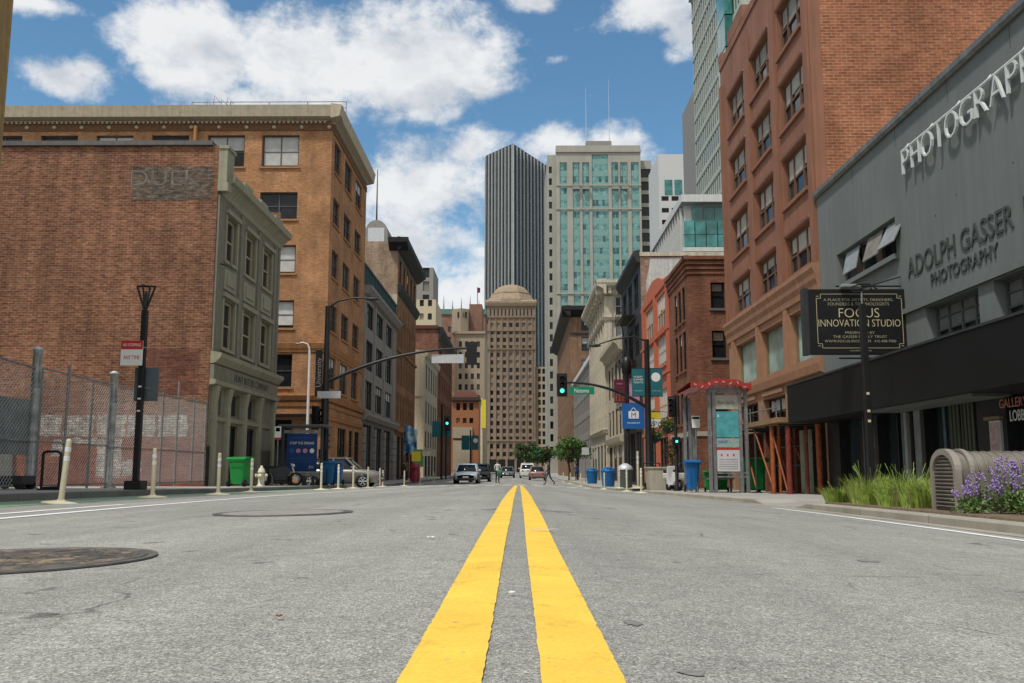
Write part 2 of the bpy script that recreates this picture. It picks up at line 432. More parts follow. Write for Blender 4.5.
class Bld:
    def __init__(s, name, label, cat, loc, group=None):
        s.t = thing(name, label, cat, loc, 0, group); s.loc = Vector(loc)
    def put(s, mb, name, mat, bevel=0, kind=None):
        o = mb.obj(name, mat, s.t, world=True, bevel=bevel)
        if kind: o['kind'] = kind
        return o
    def wall(s, mat, side, plane, a0, a1, z0, z1, holes=(), depth=.22, name='wall', top=None):
        f = mapper(side, plane); mb = MB()
        A = sorted(set([a0, a1] + [h[0] for h in holes] + [h[2] for h in holes]))
        Zs = sorted(set([z0, z1] + [h[1] for h in holes] + [h[3] for h in holes]))
        for i in range(len(A) - 1):
            ca = (A[i] + A[i + 1]) / 2; run = None
            for j in range(len(Zs) - 1):
                cz = (Zs[j] + Zs[j + 1]) / 2
                if any(h[0] < ca < h[2] and h[1] < cz < h[3] for h in holes):
                    if run is not None: mb.quad(f(A[i], run), f(A[i + 1], run), f(A[i + 1], Zs[j]), f(A[i], Zs[j])); run = None
                elif run is None: run = Zs[j]
            if run is not None: mb.quad(f(A[i], run), f(A[i + 1], run), f(A[i + 1], z1), f(A[i], z1))
        for b0, c0, b1, c1 in [h[:4] for h in holes]:
            for p, q in (((b0, c0), (b1, c0)), ((b1, c0), (b1, c1)), ((b1, c1), (b0, c1)), ((b0, c1), (b0, c0))):
                mb.quad(f(*p), f(*q), f(*q, depth), f(*p, depth))
        return s.put(mb, name, mat)
    def body(s, mat, x0, x1, y0, y1, z0, z1, skip='', roof=None, roofz=None):
        """the sides nobody looks at, and the roof"""
        mb = MB()
        if 'F' not in skip: mb.quad((x0, y0, z0), (x1, y0, z0), (x1, y0, z1), (x0, y0, z1))
        mb.quad((x0, y1, z0), (x1, y1, z0), (x1, y1, z1), (x0, y1, z1))
        if 'L' not in skip: mb.quad((x1, y0, z0), (x1, y1, z0), (x1, y1, z1), (x1, y0, z1))
        if 'R' not in skip: mb.quad((x0, y0, z0), (x0, y1, z0), (x0, y1, z1), (x0, y0, z1))
        if 'L' in skip: mb.quad((x0, y0, z0), (x0, y1, z0), (x0, y1, z1), (x0, y0, z1))
        if 'R' in skip: mb.quad((x1, y0, z0), (x1, y1, z0), (x1, y1, z1), (x1, y0, z1))
        s.put(mb, 'side_wall', mat)
        rz = (z1 - .35) if roofz is None else roofz
        s.put(MB().quad((x0, y0, rz), (x1, y0, rz), (x1, y1, rz), (x0, y1, rz)), 'roof', roof or TAR)
    def cornice(s, mat, side, plane, a0, a1, prof, name='cornice'):
        f = mapper(side, plane)
        return s.put(MB().prism([(o, z) for o, z in prof], lambda a, o, z: f(a, z, -o), a0, a1), name, mat)
    def slab(s, mat, side, plane, a0, z0, a1, z1, d0, d1, name, bevel=0, mbin=None):
        """box on a front, standing d0 inside (negative: proud) to d1"""
        f = mapper(side, plane); p = f(a0, z0, d0); q = f(a1, z1, d1); mb = mbin or MB()
        mb.box(min(p[0], q[0]), min(p[1], q[1]), min(p[2], q[2]), max(p[0], q[0]), max(p[1], q[1]), max(p[2], q[2]))
        return mb if mbin else s.put(mb, name, mat, bevel)
    def window(s, side, plane, hole, depth=.22, fr=WOODFR, gl=None, mull=(.5,), tran=(.5,), sill=None, blind=0., fw=.07, blindmat=None, simple=False, arch=False, name='window', sash=True):
        gl = gl or GLASSD; a0, z0, a1, z1 = hole[:4]; w, h = round(abs(a1 - a0), 2), round(z1 - z0, 2)
        blind = round(blind, 2)
        key = (w, h, depth, fr.name, gl.name, mull, tran, sill and sill.name, blind, fw, simple, blindmat and blindmat.name, arch)
        f = mapper(side, plane); loc = Vector(f((a0 + a1) / 2, z0)) - s.loc
        if key not in WCACHE:
            g = MB().quad((-w / 2, depth - .02, 0), (w / 2, depth - .02, 0), (w / 2, depth - .02, h), (-w / 2, depth - .02, h)).mesh('pane', gl)
            fm = None; sm = None; bm_ = None
            if not simple:
                b = MB(); y0, y1 = depth - .09, depth - .005
                b.box(-w / 2, y0, 0, -w / 2 + fw, y1, h); b.box(w / 2 - fw, y0, 0, w / 2, y1, h)
                b.box(-w / 2 + fw, y0, 0, w / 2 - fw, y1, fw); b.box(-w / 2 + fw, y0, h - fw, w / 2 - fw, y1, h)
                xs = [-w / 2 + fw] + [-w / 2 + w * m for m in mull] + [w / 2 - fw]
                for m in mull: b.box(-w / 2 + w * m - fw * .5, y0 + .005, fw, -w / 2 + w * m + fw * .5, y1, h - fw)
                for q in tran:
                    for k in range(len(xs) - 1):
                        l = xs[k] + (fw * .5 if k else 0); r_ = xs[k + 1] - (fw * .5 if k < len(xs) - 2 else 0)
                        b.box(l, y0 + .015, h * q - fw * .32, r_, y1, h * q + fw * .32)
                fm = b.mesh('window', fr)
                if sill: sm = MB().box(-w / 2 - .1, -.09, -.13, w / 2 + .1, .05, 0.0).mesh('sill', sill)
                if blind:
                    b = MB(); hb = (h - 2 * fw) * blind
                    for k in range(len(xs) - 1):
                        dz = random.choice((0, 0, .12, -.1)) * hb if blind < .9 else 0
                        b.box(xs[k] + fw * .55, depth - .045, h - fw - hb + dz, xs[k + 1] - fw * .55, depth - .03, h - fw)
                    bm_ = b.mesh('blind', blindmat or BLIND)
            WCACHE[key] = (fm, g, sm, bm_)
        fm, g, sm, bm_ = WCACHE[key]
        if fm is None:
            o = bpy.data.objects.new(name, g); COL.objects.link(o); o.parent = s.t; o.location = loc; o.rotation_euler = (0, 0, ROT[side]); return o
        o = bpy.data.objects.new(name, fm); COL.objects.link(o); o.parent = s.t; o.location = loc; o.rotation_euler = (0, 0, ROT[side])
        for nm, me in (('pane', g), ('sill', sm), ('blind', bm_)):
            if me:
                c = bpy.data.objects.new(nm, me); COL.objects.link(c); c.parent = o
        return o
    def windows(s, side, plane, holes, blinds=(0, 0, .5, .5, .35, .7), **kw):
        for h in holes: s.window(side, plane, h, blind=random.choice(blinds), **kw)
def grid(cols, rows): return [(c[0], r[0], c[1], r[1]) for r in rows for c in cols]
def even(a0, a1, n, w): # n openings of width w spread over a0..a1
    p = (a1 - a0) / n; return [(a0 + p * (i + .5) - w / 2, a0 + p * (i + .5) + w / 2) for i in range(n)]

XL, XR = -12.5, 9.0
G0 = lambda x, y: Z(x, y) - .25      # walls start a little below the pavement
# ------------------------------------------------------------------ buildings, left side of the street
BR_DARK = brick('red_brown_brick', (.165, .061, .038), (.28, .124, .068), (.27, .19, .13), var=.5, blot=.35, streak=.3)
BR_ORANGE = brick('orange_brick', (.35, .162, .072), (.43, .218, .102), (.38, .24, .14), var=.28, streak=.2)
BR_TAN = brick('tan_brick', (.30, .20, .13), (.40, .30, .21), (.30, .24, .18), var=.3)
BR_BROWN = brick('brown_brick', (.27, .14, .075), (.36, .20, .11), (.22, .14, .09), var=.2)
BR_RED = brick('dark_red_brick', (.17, .062, .036), (.24, .095, .055), (.20, .12, .085), var=.3)
BR_SIDE = brick('orange_red_brick', (.26, .088, .043), (.37, .14, .068), (.38, .235, .155), var=.3, streak=.15)
BR_WHITE = brick('whitewashed_brick', (.48, .47, .44), (.33, .30, .27), (.20, .13, .09), var=.55, blot=2.5)
BR_GHOST = brick('faded_sign_brick', (.075, .068, .058), (.165, .12, .085), (.15, .12, .10), var=.7, blot=2.2)
BR_MAR = brick('dark_patched_brick', (.135, .05, .033), (.20, .08, .05), (.17, .10, .08), var=.4, blot=.9)
GREENP = plain('sage_green_paint', (.222, .208, .153), .7, var=.14, streak=.25)
GREENL = plain('pale_sage_trim', (.32, .305, .215), .7, var=.12, streak=.2)
STONE_C = plain('cornice_stone', (.47, .41, .30), .8, var=.15, streak=.16)
STONE_T = plain('orange_terracotta', (.40, .19, .075), .8, var=.15, streak=.25)
STONE_G = plain('grey_stone', (.275, .255, .235), .8, var=.16, streak=.25)
STONE_D = plain('dark_grey_stone', (.13, .125, .12), .8, var=.16, streak=.2)
CREAMW = plain('cream_stucco', (.58, .48, .335), .8, var=.12, streak=.2)
CREAMF = plain('cream_stone', (.56, .50, .375), .8, var=.14, streak=.28)
BLUEGREEN = plain('dark_teal_metal', (.05, .10, .105), .5, var=.2)

# --- ochre building at the left edge of the frame
b = Bld('ochre_building', 'ochre plastered building corner cut off by the left edge of the frame', 'building', (XL, 21.7, zl(21)))
OCH = plain('ochre_plaster', (.34, .22, .09), .8, var=.14, streak=.3)
hs = grid(even(9, 20.6, 3, 1.5), [(2.2, 4.4), (6.2, 8.6), (10.2, 12.6)])
b.wall(OCH, 'L', XL, 8, 21.45, -.4, 15.5, hs, name='street_wall'); b.windows('L', XL, hs, fr=WOODFR)
b.body(OCH, -30, XL, 8, 21.45, -.4, 15.5, 'L'); b.cornice(OCH, 'L', XL, 8, 21.45, [(0, 14.9), (.06, 14.9), (.1, 15.4), (0, 15.4)])

# --- brick building with the sage green front
b = Bld('brick_building', 'three storey building with dark red brick side wall and sage green street front', 'building', (XL, 37.2, zl(37)))
Y0, Y1 = 37.2, 47.15
r1 = [(38.45, 9.25, 39.85, 11.15), (41.25, 9.25, 42.75, 11.15), (44.1, 9.25, 45.65, 11.15)]
r2 = [(38.45, 5.5, 39.9, 7.55), (41.2, 5.5, 42.9, 7.55), (44.1, 5.5, 45.7, 7.55)]
tr = [(37.85, 2.66, 38.75, 3.7), (39.95, 2.66, 41.35, 3.7), (42.55, 2.66, 43.85, 3.7)]
dr = [(39.9, zl(40), 41.2, 2.3), (42.65, zl(43), 43.95, 2.3)]
b.wall(GREENP, 'L', XL, Y0, Y1, -.7, 12.0, r1 + r2 + tr + dr, .2, 'street_front')
TANW = plain('cream_window_frame', (.36, .31, .20), .6, var=.12)
b.windows('L', XL, r1 + r2, depth=.2, fr=TANW, mull=(), blinds=(0,), sill=GREENL, fw=.11)
b.windows('L', XL, tr, depth=.2, fr=GREENP, mull=(), tran=(), blinds=(0,), fw=.08)
for h in dr:
    o = b.window('L', XL, h, .2, fr=BLACK, mull=(.5,), tran=(.3,), fw=.1, name='door')
# window surrounds, hoods and panels
for h in r1 + r2:
    mb = MB()
    for a in ((h[0] - .2, h[0] - .02), (h[2] + .02, h[2] + .2)): b.slab(None, 'L', XL, a[0], h[1] - .1, a[1], h[3] + .1, -.07, .02, '', mbin=mb)
    b.slab(None, 'L', XL, h[0] - .28, h[3] + .1, h[2] + .28, h[3] + .28, -.16, .02, '', mbin=mb)
    b.put(mb, 'window_surround', GREENL)
for h in r1:
    mb = MB(); b.slab(None, 'L', XL, h[0] - .1, h[1] - 1.25, h[2] + .1, h[1] - .35, -.05, .02, '', mbin=mb)
    b.slab(None, 'L', XL, h[0] + .15, h[1] - 1.05, h[2] - .15, h[1] - .55, -.1, -.05, '', mbin=mb)
    b.put(mb, 'ornament_panel', GREENL)
mb = MB()
for a0, a1 in ((Y0 + .02, 38.0), (40.35, 40.8), (43.2, 43.65), (46.1, 46.6), (46.8, Y1)): b.slab(None, 'L', XL, a0, 5.2, a1, 11.75, -.08, .02, '', mbin=mb)
b.put(mb, 'pilaster', GREENP)
b.cornice(GREENL, 'L', XL, Y0 + .25, Y1 + .1, [(0, 11.75), (.1, 11.8), (.16, 12.0), (.42, 12.28), (.58, 12.34), (.62, 12.62), (.54, 12.68), (0, 12.72)])
mb = MB(); b.slab(None, 'L', XL, Y0 + .02, 12.0, Y1, 12.95, .02, .4, '', mbin=mb); b.put(mb, 'parapet', GREENP)
for a in (39.9, 42.5, 45.2):
    mb = MB(); b.slab(None, 'L', XL, a, 12.73, a + 1.2, 13.12, -.3, -.02, '', mbin=mb); b.put(mb, 'parapet_block', GREENL)
mb = MB(); b.slab(None, 'L', XL, Y0 - .02, 12.25, Y0 + .9, 13.72, -.34, .02, '', mbin=mb); b.slab(None, 'L', XL, Y0 - .06, 13.72, Y0 + 1.0, 13.86, -.4, .02, '', mbin=mb); b.slab(None, 'L', XL, Y0 - .05, 11.9, Y0 + .35, 12.25, -.42, .02, '', mbin=mb)
b.put(mb, 'corner_block', GREENL)
b.cornice(GREENL, 'L', XL, Y0 - .04, Y1 + .1, [(0, 4.68), (.2, 4.72), (.42, 4.95), (.45, 5.12), (0, 5.2)], 'ledge')
b.cornice(GREENP, 'L', XL, Y0 - .02, Y1, [(0, 4.0), (.16, 4.0), (.16, 4.66), (0, 4.66)], 'frieze')
b.cornice(GREENL, 'L', XL, Y0 - .03, Y1 + .05, [(0, 3.82), (.24, 3.86), (.28, 4.02), (.165, 4.06), (0, 4.06)], 'lower_ledge')
lettering('HUNT BUTLER COMPANY', .44, plain('dark_green_lettering', (.045, .048, .038), .8), b.t, Vector((XL + .165, 42.6, 4.33)) - b.loc, PI / 2, 1.05, .006)
for a in (37.5, 39.25, 41.75, 44.15, 46.6):
    mb = MB(); b.slab(None, 'L', XL, a, zl(a) - .2, a + .42, 3.6, -.14, .02, '', mbin=mb)
    mb.prism([(0.0, 3.0), (.14, 3.2), (.24, 3.82), (0, 3.84)], lambda q, o, z: (XL + o, q, z), a - .02, a + .44)
    b.put(mb, 'pier', GREENL)
b.cornice(GREENL, 'L', XL, Y0 + .2, 46.4, [(0, 2.4), (.09, 2.42), (.12, 2.56), (0, 2.6)], 'transom_bar')
for a0, a1 in ((37.22, 37.5), (44.6, 46.6)): b.slab(BLACK, 'L', XL, a0, zl(a0) - .2, a1, 1.35, -.03, .02, 'plinth')
# the side wall, with its ghost sign and painted patches
b.wall(BR_DARK, 'F', Y0, -46, XL - .02, -.6, 13.85, name='brick_side_wall')
b.slab(STONE_D, 'F', Y0, -46, 13.86, XL - .3, 14.05, -.12, .5, 'coping')
def patch(mat, x0, z0, x1, z1, nm, n=7, d=-.006):
    r_ = random.Random(int(x0 * 31)); pts = []
    for k in range(n): pts.append((x0 + (x1 - x0) * k / n, z0 + r_.uniform(-.04, .04)))
    for k in range(n): pts.append((x1 + r_.uniform(-.05, .05), z0 + (z1 - z0) * k / n))
    for k in range(n): pts.append((x1 - (x1 - x0) * k / n, z1 + r_.uniform(-.04, .04)))
    for k in range(n): pts.append((x0 + r_.uniform(-.05, .05), z1 - (z1 - z0) * k / n))
    mb = MB(); mb.add([(x, Y0 + d, z) for x, z in pts], [tuple(range(len(pts)))]); return b.put(mb, nm, mat)
patch(BR_GHOST, -16.08, 11.5, -12.75, 12.95, 'ghost_sign')
lettering('DUEK', 1.0, brick('faded_white_lettering', (.17, .15, .125), (.31, .27, .22), (.16, .14, .12), var=.8, blot=3), b.t, Vector((-14.75, Y0 - .01, 12.42)) - b.loc, 0, 1.15, .001)
for x0, x1 in ((-19.4, -18.4), (-18.3, -17.1), (-16.95, -15.8), (-15.7, -14.6), (-14.5, -13.3)): patch(BR_WHITE, x0, 1.75, x1, 2.59, 'whitewashed_patch')
for x0, z0, x1, z1 in ((-18.7, .95, -18.3, 1.62), (-18.3, 1.4, -16.9, 1.66), (-16.9, .1, -15.9, 1.62), (-15.85, .15, -15.1, .8)): patch(BR_WHITE, x0, z0, x1, z1, 'whitewashed_patch', 5)
patch(BR_MAR, -15.1, 3.4, -12.9, 5.3, 'darker_brick_patch', 9)
patch(brick('red_painted_brick', (.19, .062, .036), (.26, .095, .055), (.2, .09, .06), var=.35, blot=1.1), -20.1, -.4, -12.62, 1.7, 'red_painted_base', 6, -.003)
b.slab(STONE_D, 'F', Y0, -46, -.6, -20.2, 2.3, -.12, -.01, 'grey_rendered_base')
b.body(BR_DARK, -46, XL, Y0, Y1, -.6, 13.8, 'FL', roofz=12.6)
pw = MB()
pw.tube([(XL + .1, 37.6, 8.9), (XL + .55, 37.7, 8.75), (XL + .35, 37.7, 9.25)], .035, 6)
b.put(pw, 'flag_hook', BLACK)

# --- six storey orange brick building
b = Bld('orange_brick_building', 'six storey orange brick corner building with a deep stone cornice', 'building', (XL, 59.5, zl(60)))
Y0, Y1 = 59.5, 73.5
rows = [(20.45, 22.65), (16.85, 18.7), (13.2, 15.1), (9.55, 11.4), (5.7, 7.85)]
cols = [(60.5, 62.7), (64.3, 67.0), (68.7, 71.4)]
hs = grid(cols, rows)
store = [(64.0, zl(62) + .5, 67.2, 3.3), (68.3, zl(62), 69.9, 3.3), (70.6, zl(62) + .4, 72.9, 3.3)]
b.wall(BR_ORANGE, 'L', XL, Y0, Y1, -.9, 23.9, hs + store, .2, 'street_wall')
b.windows('L', XL, hs, depth=.2, fr=GREYFR, sill=STONE_T, mull=(.5,), blinds=(0, 0, 0, .3))
b.windows('L', XL, store, depth=.2, fr=BLACK, gl=GLASSB, mull=(.33, .66), tran=(.7,), blinds=(0,), name='shop_window')
fc = [(c - 1.25, c + 1.25) for c in (-34.6, -30.85, -27.1, -23.36, -19.6, -15.94)]
hs2 = grid(fc, rows)
b.wall(BR_ORANGE, 'F', Y0, -60, XL, -.9, 23.9, hs2 + [(-18.2, zl(60), -14.6, 3.6)], .3, 'alley_wall')
for h in hs2:
    if h[0] < -20 and h[1] < 19: continue
    col = round(h[0]); st = {(-17, 20): .95, (-17, 17): 0, (-17, 13): .95, (-17, 10): .9, (-17, 6): 0, (-21, 20): .4}.get((col, round(h[1])), random.choice((0, .9, 0)))
    b.window('F', Y0, h, .3, fr=GREYFR, mull=(.5,), sill=STONE_T, blind=st)
b.window('F', Y0, (-18.2, zl(60), -14.6, 3.6), .3, fr=BLACK, mull=(.3, .6), tran=(.7,), name='garage_door')
prof = [(0, 23.6), (.2, 23.62), (.5, 23.7), (.6, 23.74), (.64, 24.0), (.72, 24.5), (0, 24.6)]
b.cornice(STONE_C, 'L', XL, Y0 - .72, Y1 + .1, prof); b.cornice(STONE_C, 'F', Y0, -60, XL + .719, [(o - .001 if o else 0, z - .001) for o, z in prof])
mb = MB()
def comb(a0, n):
    pts = [(a0 + n * .305, 23.597), (a0, 23.597)]
    for i in range(n): pts += [(a0 + i * .305, 23.42), (a0 + i * .305 + .15, 23.42), (a0 + i * .305 + .15, 23.55), (a0 + (i + 1) * .305, 23.55)]
    return pts
mb.prism(comb(-46, 109), lambda a, p, q: (p, a, q), Y0 - .2, Y0 - .002)
b.put(mb, 'dentil_course', STONE_C); mb = MB(); mb.prism(comb(Y0, 45), lambda a, p, q: (a, p, q), XL + .002, XL + .2)
b.put(mb, 'dentil_course', STONE_C)
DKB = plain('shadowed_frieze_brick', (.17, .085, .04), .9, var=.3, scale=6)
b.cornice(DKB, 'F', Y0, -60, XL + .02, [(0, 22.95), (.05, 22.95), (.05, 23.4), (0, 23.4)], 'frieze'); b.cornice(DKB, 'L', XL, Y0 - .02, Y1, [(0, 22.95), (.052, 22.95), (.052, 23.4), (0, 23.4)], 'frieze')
for i in range(19): b.put(MB().lathe([(.13, 0), (.13, -.09), (.05, -.13)], 10, (-46 + i * 1.85, Y0 - .04, 23.17), axis='y'), 'rosette', STONE_C)
for z0, z1, o in ((8.2, 8.55, .22), (7.98, 8.2, .1), (4.85, 5.15, .3), (4.45, 4.7, .12), (3.65, 3.9, .18)):
    b.cornice(STONE_T, 'L', XL, Y0 - o, Y1, [(0, z0), (o * .6, z0), (o, z1), (0, z1 + .04)], 'belt_course')
    b.cornice(STONE_T, 'F', Y0, -60, XL + o - .005, [(0, z0 + .002), (o * .6, z0 + .002), (o, z1 + .002), (0, z1 + .042)], 'belt_course')
b.body(BR_ORANGE, -60, XL, Y0, Y1, -.9, 23.6, 'FL', roofz=24.5)
b.put(MB().tube([(-21.6, Y0 - .25, 19.5), (-21.6, Y0 - .25, 23.2)], .14, 8), 'drain_pipe', STONE_T)
b.put(MB().box(-25.2, Y0 - .5, 3.75, -13.0, Y0 - .02, 3.95), 'awning', BLACK)
rl = thing('roof_railing', 'thin metal railing along the roof edge of the orange brick building', 'railing', (-17, 60.5, 24.5))
mb = MB()
for z in (.45, .9): mb.tube([(-5.4, 0, z), (5.2, 0, z)], .03, 6)
for i in range(5): mb.tube([(-5.4 + i * 2.65, 0, 0), (-5.4 + i * 2.65, 0, .9)], .03, 6)
mb.obj('rail', GALV, rl)
an = MB()
for dx, h in ((0, 1.3), (.5, 1.0), (-.5, .9), (.9, 1.2)): an.tube([(dx, 0, 0), (dx + .1, 0, h), (dx + .5, 0, h * .6)], .03, 5)
tag(an.obj('roof_antenna', GALV, None, (-20.9, 60.3, 24.5)), 'spindly rooftop antenna on the orange brick building', 'antenna')
sg = thing('blade_sign', 'tall narrow black sign with white vertical lettering on orange brick corner', 'sign', (XL - .38, 59.2, 6.6))
MB().box(-.21, -.06, -1.5, .21, .06, 1.5).obj('panel', BLACK, sg, bevel=.02)
lettering('University', .46, GALV, sg, (0.02, -.07, 0), 0, 1.0, .004, roll=-PI / 2)
MB().tube([(0, .06, 1.2), (0, .29, 1.2)], .04, 6).obj('bracket', BLACK, sg)

# --- grey stone building
b = Bld('grey_stone_building', 'four storey grey stone building with large paired windows and a dark green roof band', 'building', (XL, 73.6, zl(74)))
Y0, Y1 = 73.6, 93.5
cols = [(74.6, 78.7), (80.3, 84.4), (86.0, 90.4)]; rows = [(12.1, 14.15), (8.6, 11.05), (5.35, 7.7)]
hs = grid(cols, rows); gh = [(74.4, zl(80), 78.9, 4.1), (80.1, zl(80), 84.6, 4.1), (85.8, zl(80), 90.6, 4.1)]
b.wall(STONE_G, 'L', XL, Y0, Y1, -1, 15.2, hs + gh, .2, 'street_wall')
b.windows('L', XL, hs, depth=.2, fr=BLACK, mull=(.33, .66), tran=(.66,), blinds=(0, 0, .3), fw=.08)
b.windows('L', XL, gh, depth=.2, fr=BLACK, gl=GLASSB, mull=(.33, .66), tran=(.72,), blinds=(0,), name='shop_window')
for a in (73.7, 79.0, 84.75, 90.7):
    mb = MB()
    for i in range(7): b.slab(None, 'L', XL, a, zl(80) - .2 + i * .66, a + (1.0 if a != 90.7 else 2.6), zl(80) - .2 + i * .66 + .61, -.25, .02, '', mbin=mb)
    b.put(mb, 'rusticated_pier', STONE_G)
    b.slab(STONE_G, 'L', XL, a + .1, 5.2, a + .9, 14.6, -.08, .02, 'pilaster')
b.cornice(STONE_G, 'L', XL, Y0, Y1, [(0, 4.35), (.3, 4.4), (.5, 4.75), (.45, 5.0), (0, 5.1)], 'ledge')
b.cornice(STONE_G, 'L', XL, Y0, Y1, [(0, 14.5), (.3, 14.6), (.6, 15.0), (.6, 15.25), (0, 15.3)])
mb = MB(); b.slab(None, 'L', XL, Y0 + .1, 15.3, Y1, 17.0, .1, .3, '', mbin=mb)
for i in range(24): b.slab(None, 'L', XL, Y0 + .2 + i * .84, 15.35, Y0 + .32 + i * .84, 16.95, .0, .1, '', mbin=mb)
b.put(mb, 'roof_band', BLUEGREEN)
b.slab(GREYFR, 'L', XL, Y0, 16.98, Y1, 17.12, -.05, .35, 'band_cap')
b.body(STONE_G, -40, XL, Y0, Y1, -1, 15.2, 'L')

# --- brown brick building with heavy dark cornice
b = Bld('brown_brick_building', 'tall brown brick building with tan side wall and heavy dark overhanging cornice', 'building', (XL, 93.6, zl(94)))
Y0, Y1 = 93.6, 111
hs = grid(even(94.2, 110.5, 7, 1.25), [(5.4, 8.3), (9.2, 12.2), (13.1, 16.2)]) + grid(even(94.2, 110.5, 5, 1.6), [(19.9, 22.2)])
gh = grid(even(94.2, 110.5, 4, 3.0), [(zl(100), 3.9)])
b.wall(BR_BROWN, 'L', XL, Y0, Y1, -1, 23.5, hs + gh, .15, 'street_wall')
b.windows('L', XL, hs, depth=.15, fr=WOODFR, mull=(), blinds=(0, 0, .4))
b.windows('L', XL, gh, depth=.15, fr=BLACK, gl=GLASSB, mull=(.5,), tran=(.7,), blinds=(0,), name='shop_window')
for a0, a1 in even(94.2, 110.5, 7, 1.25):
    b.slab(BR_BROWN, 'L', XL, a0 - .75, 5.2, a0 - .3, 17.6, -.08, .02, 'pilaster')
for a0, a1 in even(94.2, 110.5, 5, 1.6):
    b.put(MB().prism([(math.cos(PI * i / 10), math.sin(PI * i / 10)) for i in range(11)], lambda q, u, v: (XL + q, (a0 + a1) / 2 + .8 * u, 22.2 + .75 * v), .0, .05), 'arch', DARK)
b.cornice(JET, 'L', XL, Y0 - .6, Y1 + .6, [(0, 22.9), (.3, 23.0), (.9, 23.5), (1.05, 23.6), (1.1, 24.1), (0, 24.3)]); b.cornice(JET, 'F', Y0, XL - .9, XL + 1.09, [(0, 22.902), (.3, 23.002), (.9, 23.502), (1.04, 23.602), (1.09, 24.098), (0, 24.298)])
b.cornice(JET, 'L', XL, Y0, Y1 + .1, [(0, 18.4), (.25, 18.6), (.4, 19.0), (.45, 19.35), (0, 19.45)], 'lower_cornice')
b.cornice(STONE_T, 'L', XL, Y0, Y1, [(0, 4.2), (.3, 4.3), (.4, 4.8), (0, 4.9)], 'ledge')
b.cornice(BR_BROWN, 'L', XL, Y0, Y1, [(0, 12.5), (.2, 12.55), (.2, 12.8), (0, 12.9)], 'belt_course')
b.body(BR_TAN, -32, XL, Y0, Y1, -1, 23.9, 'L')
b.slab(CREAMF, 'F', Y0, -13.0, 10, XL - .02, 18.3, -.02, .0, 'painted_strip')
t = thing('rooftop_penthouse', 'grey barrel roofed rooftop penthouse with a tall thin mast', 'penthouse', (-17.4, 110, 23.5))
MB().prism([(-1.4, 0), (1.4, 0), (1.4, 5.6)] + [(1.4 * math.cos(PI * i / 10), 5.6 + 1.6 * math.sin(PI * i / 10)) for i in range(1, 10)] + [(-1.4, 5.6)], lambda a, p, q: (p, a, q), 0, 6).obj('wall', plain('penthouse_grey', (.27, .25, .225), .8, var=.15), t)
MB().box(-1.0, -.05, 3.6, 1.0, 0, 6.2).obj('louvre', ALU, t)
MB().tube([(-.3, 2, 7), (-.3, 2, 14.2)], [.12, .05], 6).obj('mast', DARK, t)

# --- cream building
b = Bld('cream_building', 'cream stuccoed four storey building with narrow upright windows', 'building', (XL, 122, zl(122)))
Y0, Y1 = 122, 141.5
hs = grid(even(123, 141, 5, 1.9), [(11.2, 14.6), (6.6, 9.6), (3.4, 5.6)]); gh = grid(even(123, 141, 4, 2.8), [(-.4, 2.4)])
b.wall(CREAMF, 'L', XL, Y0, Y1, -1, 16.0, hs + gh, .15, 'street_wall')
b.windows('L', XL, hs, depth=.15, fr=GREYFR, mull=(.5,), blinds=(0,)); b.windows('L', XL, gh, depth=.15, fr=BLACK, gl=GLASSB, blinds=(0,), name='shop_window')
b.wall(CREAMW, 'F', Y0, -30, XL, -1, 16.2, [(-14.2, 12.0, -13.9, 12.6)], name='side_front')
b.cornice(CREAMF, 'L', XL, Y0, Y1, [(0, 15.2), (.35, 15.5), (.45, 16.1), (0, 16.2)]); b.cornice(CREAMW, 'F', Y0, -30, XL, [(0, 10), (.12, 10), (.12, 10.2), (0, 10.2)], 'belt_course')
b.body(CREAMW, -30, XL, Y0, Y1, -1, 16.0, 'FL')

# --- dark brick building beyond
b = Bld('dark_brick_building', 'dark brick building beyond the cream one with a black sloping cornice line', 'building', (XL, 142, zl(142)))
Y0, Y1 = 142, 172
BRK2 = brick('rust_brick', (.20, .085, .05), (.26, .13, .085), (.16, .10, .08), bw=.5, bh=.16, var=.3)
hs = grid(even(143, 171, 8, 1.7), [(16.6, 19.4), (12.6, 15.4), (8.6, 11.4), (4.6, 7.4)])
b.wall(BRK2, 'L', XL, Y0, Y1, -1, 22.0, hs, .15, 'street_wall'); b.windows('L', XL, hs, depth=.15, simple=True)
b.wall(BRK2, 'F', Y0, -26, XL, -1, 22.6, name='side_front')
b.cornice(plain('brown_cornice', (.16, .06, .045), .7), 'F', Y0, -26, XL, [(0, 22.0), (.3, 22.1), (.4, 22.6), (0, 22.7)], 'coping')
b.cornice(JET, 'L', XL, Y0, Y1, [(0, 20.3), (.35, 20.6), (.75, 21.6), (.75, 22.3), (0, 22.5)])
b.body(BRK2, -26, XL, Y0, Y1, -1, 22.0, 'FL')

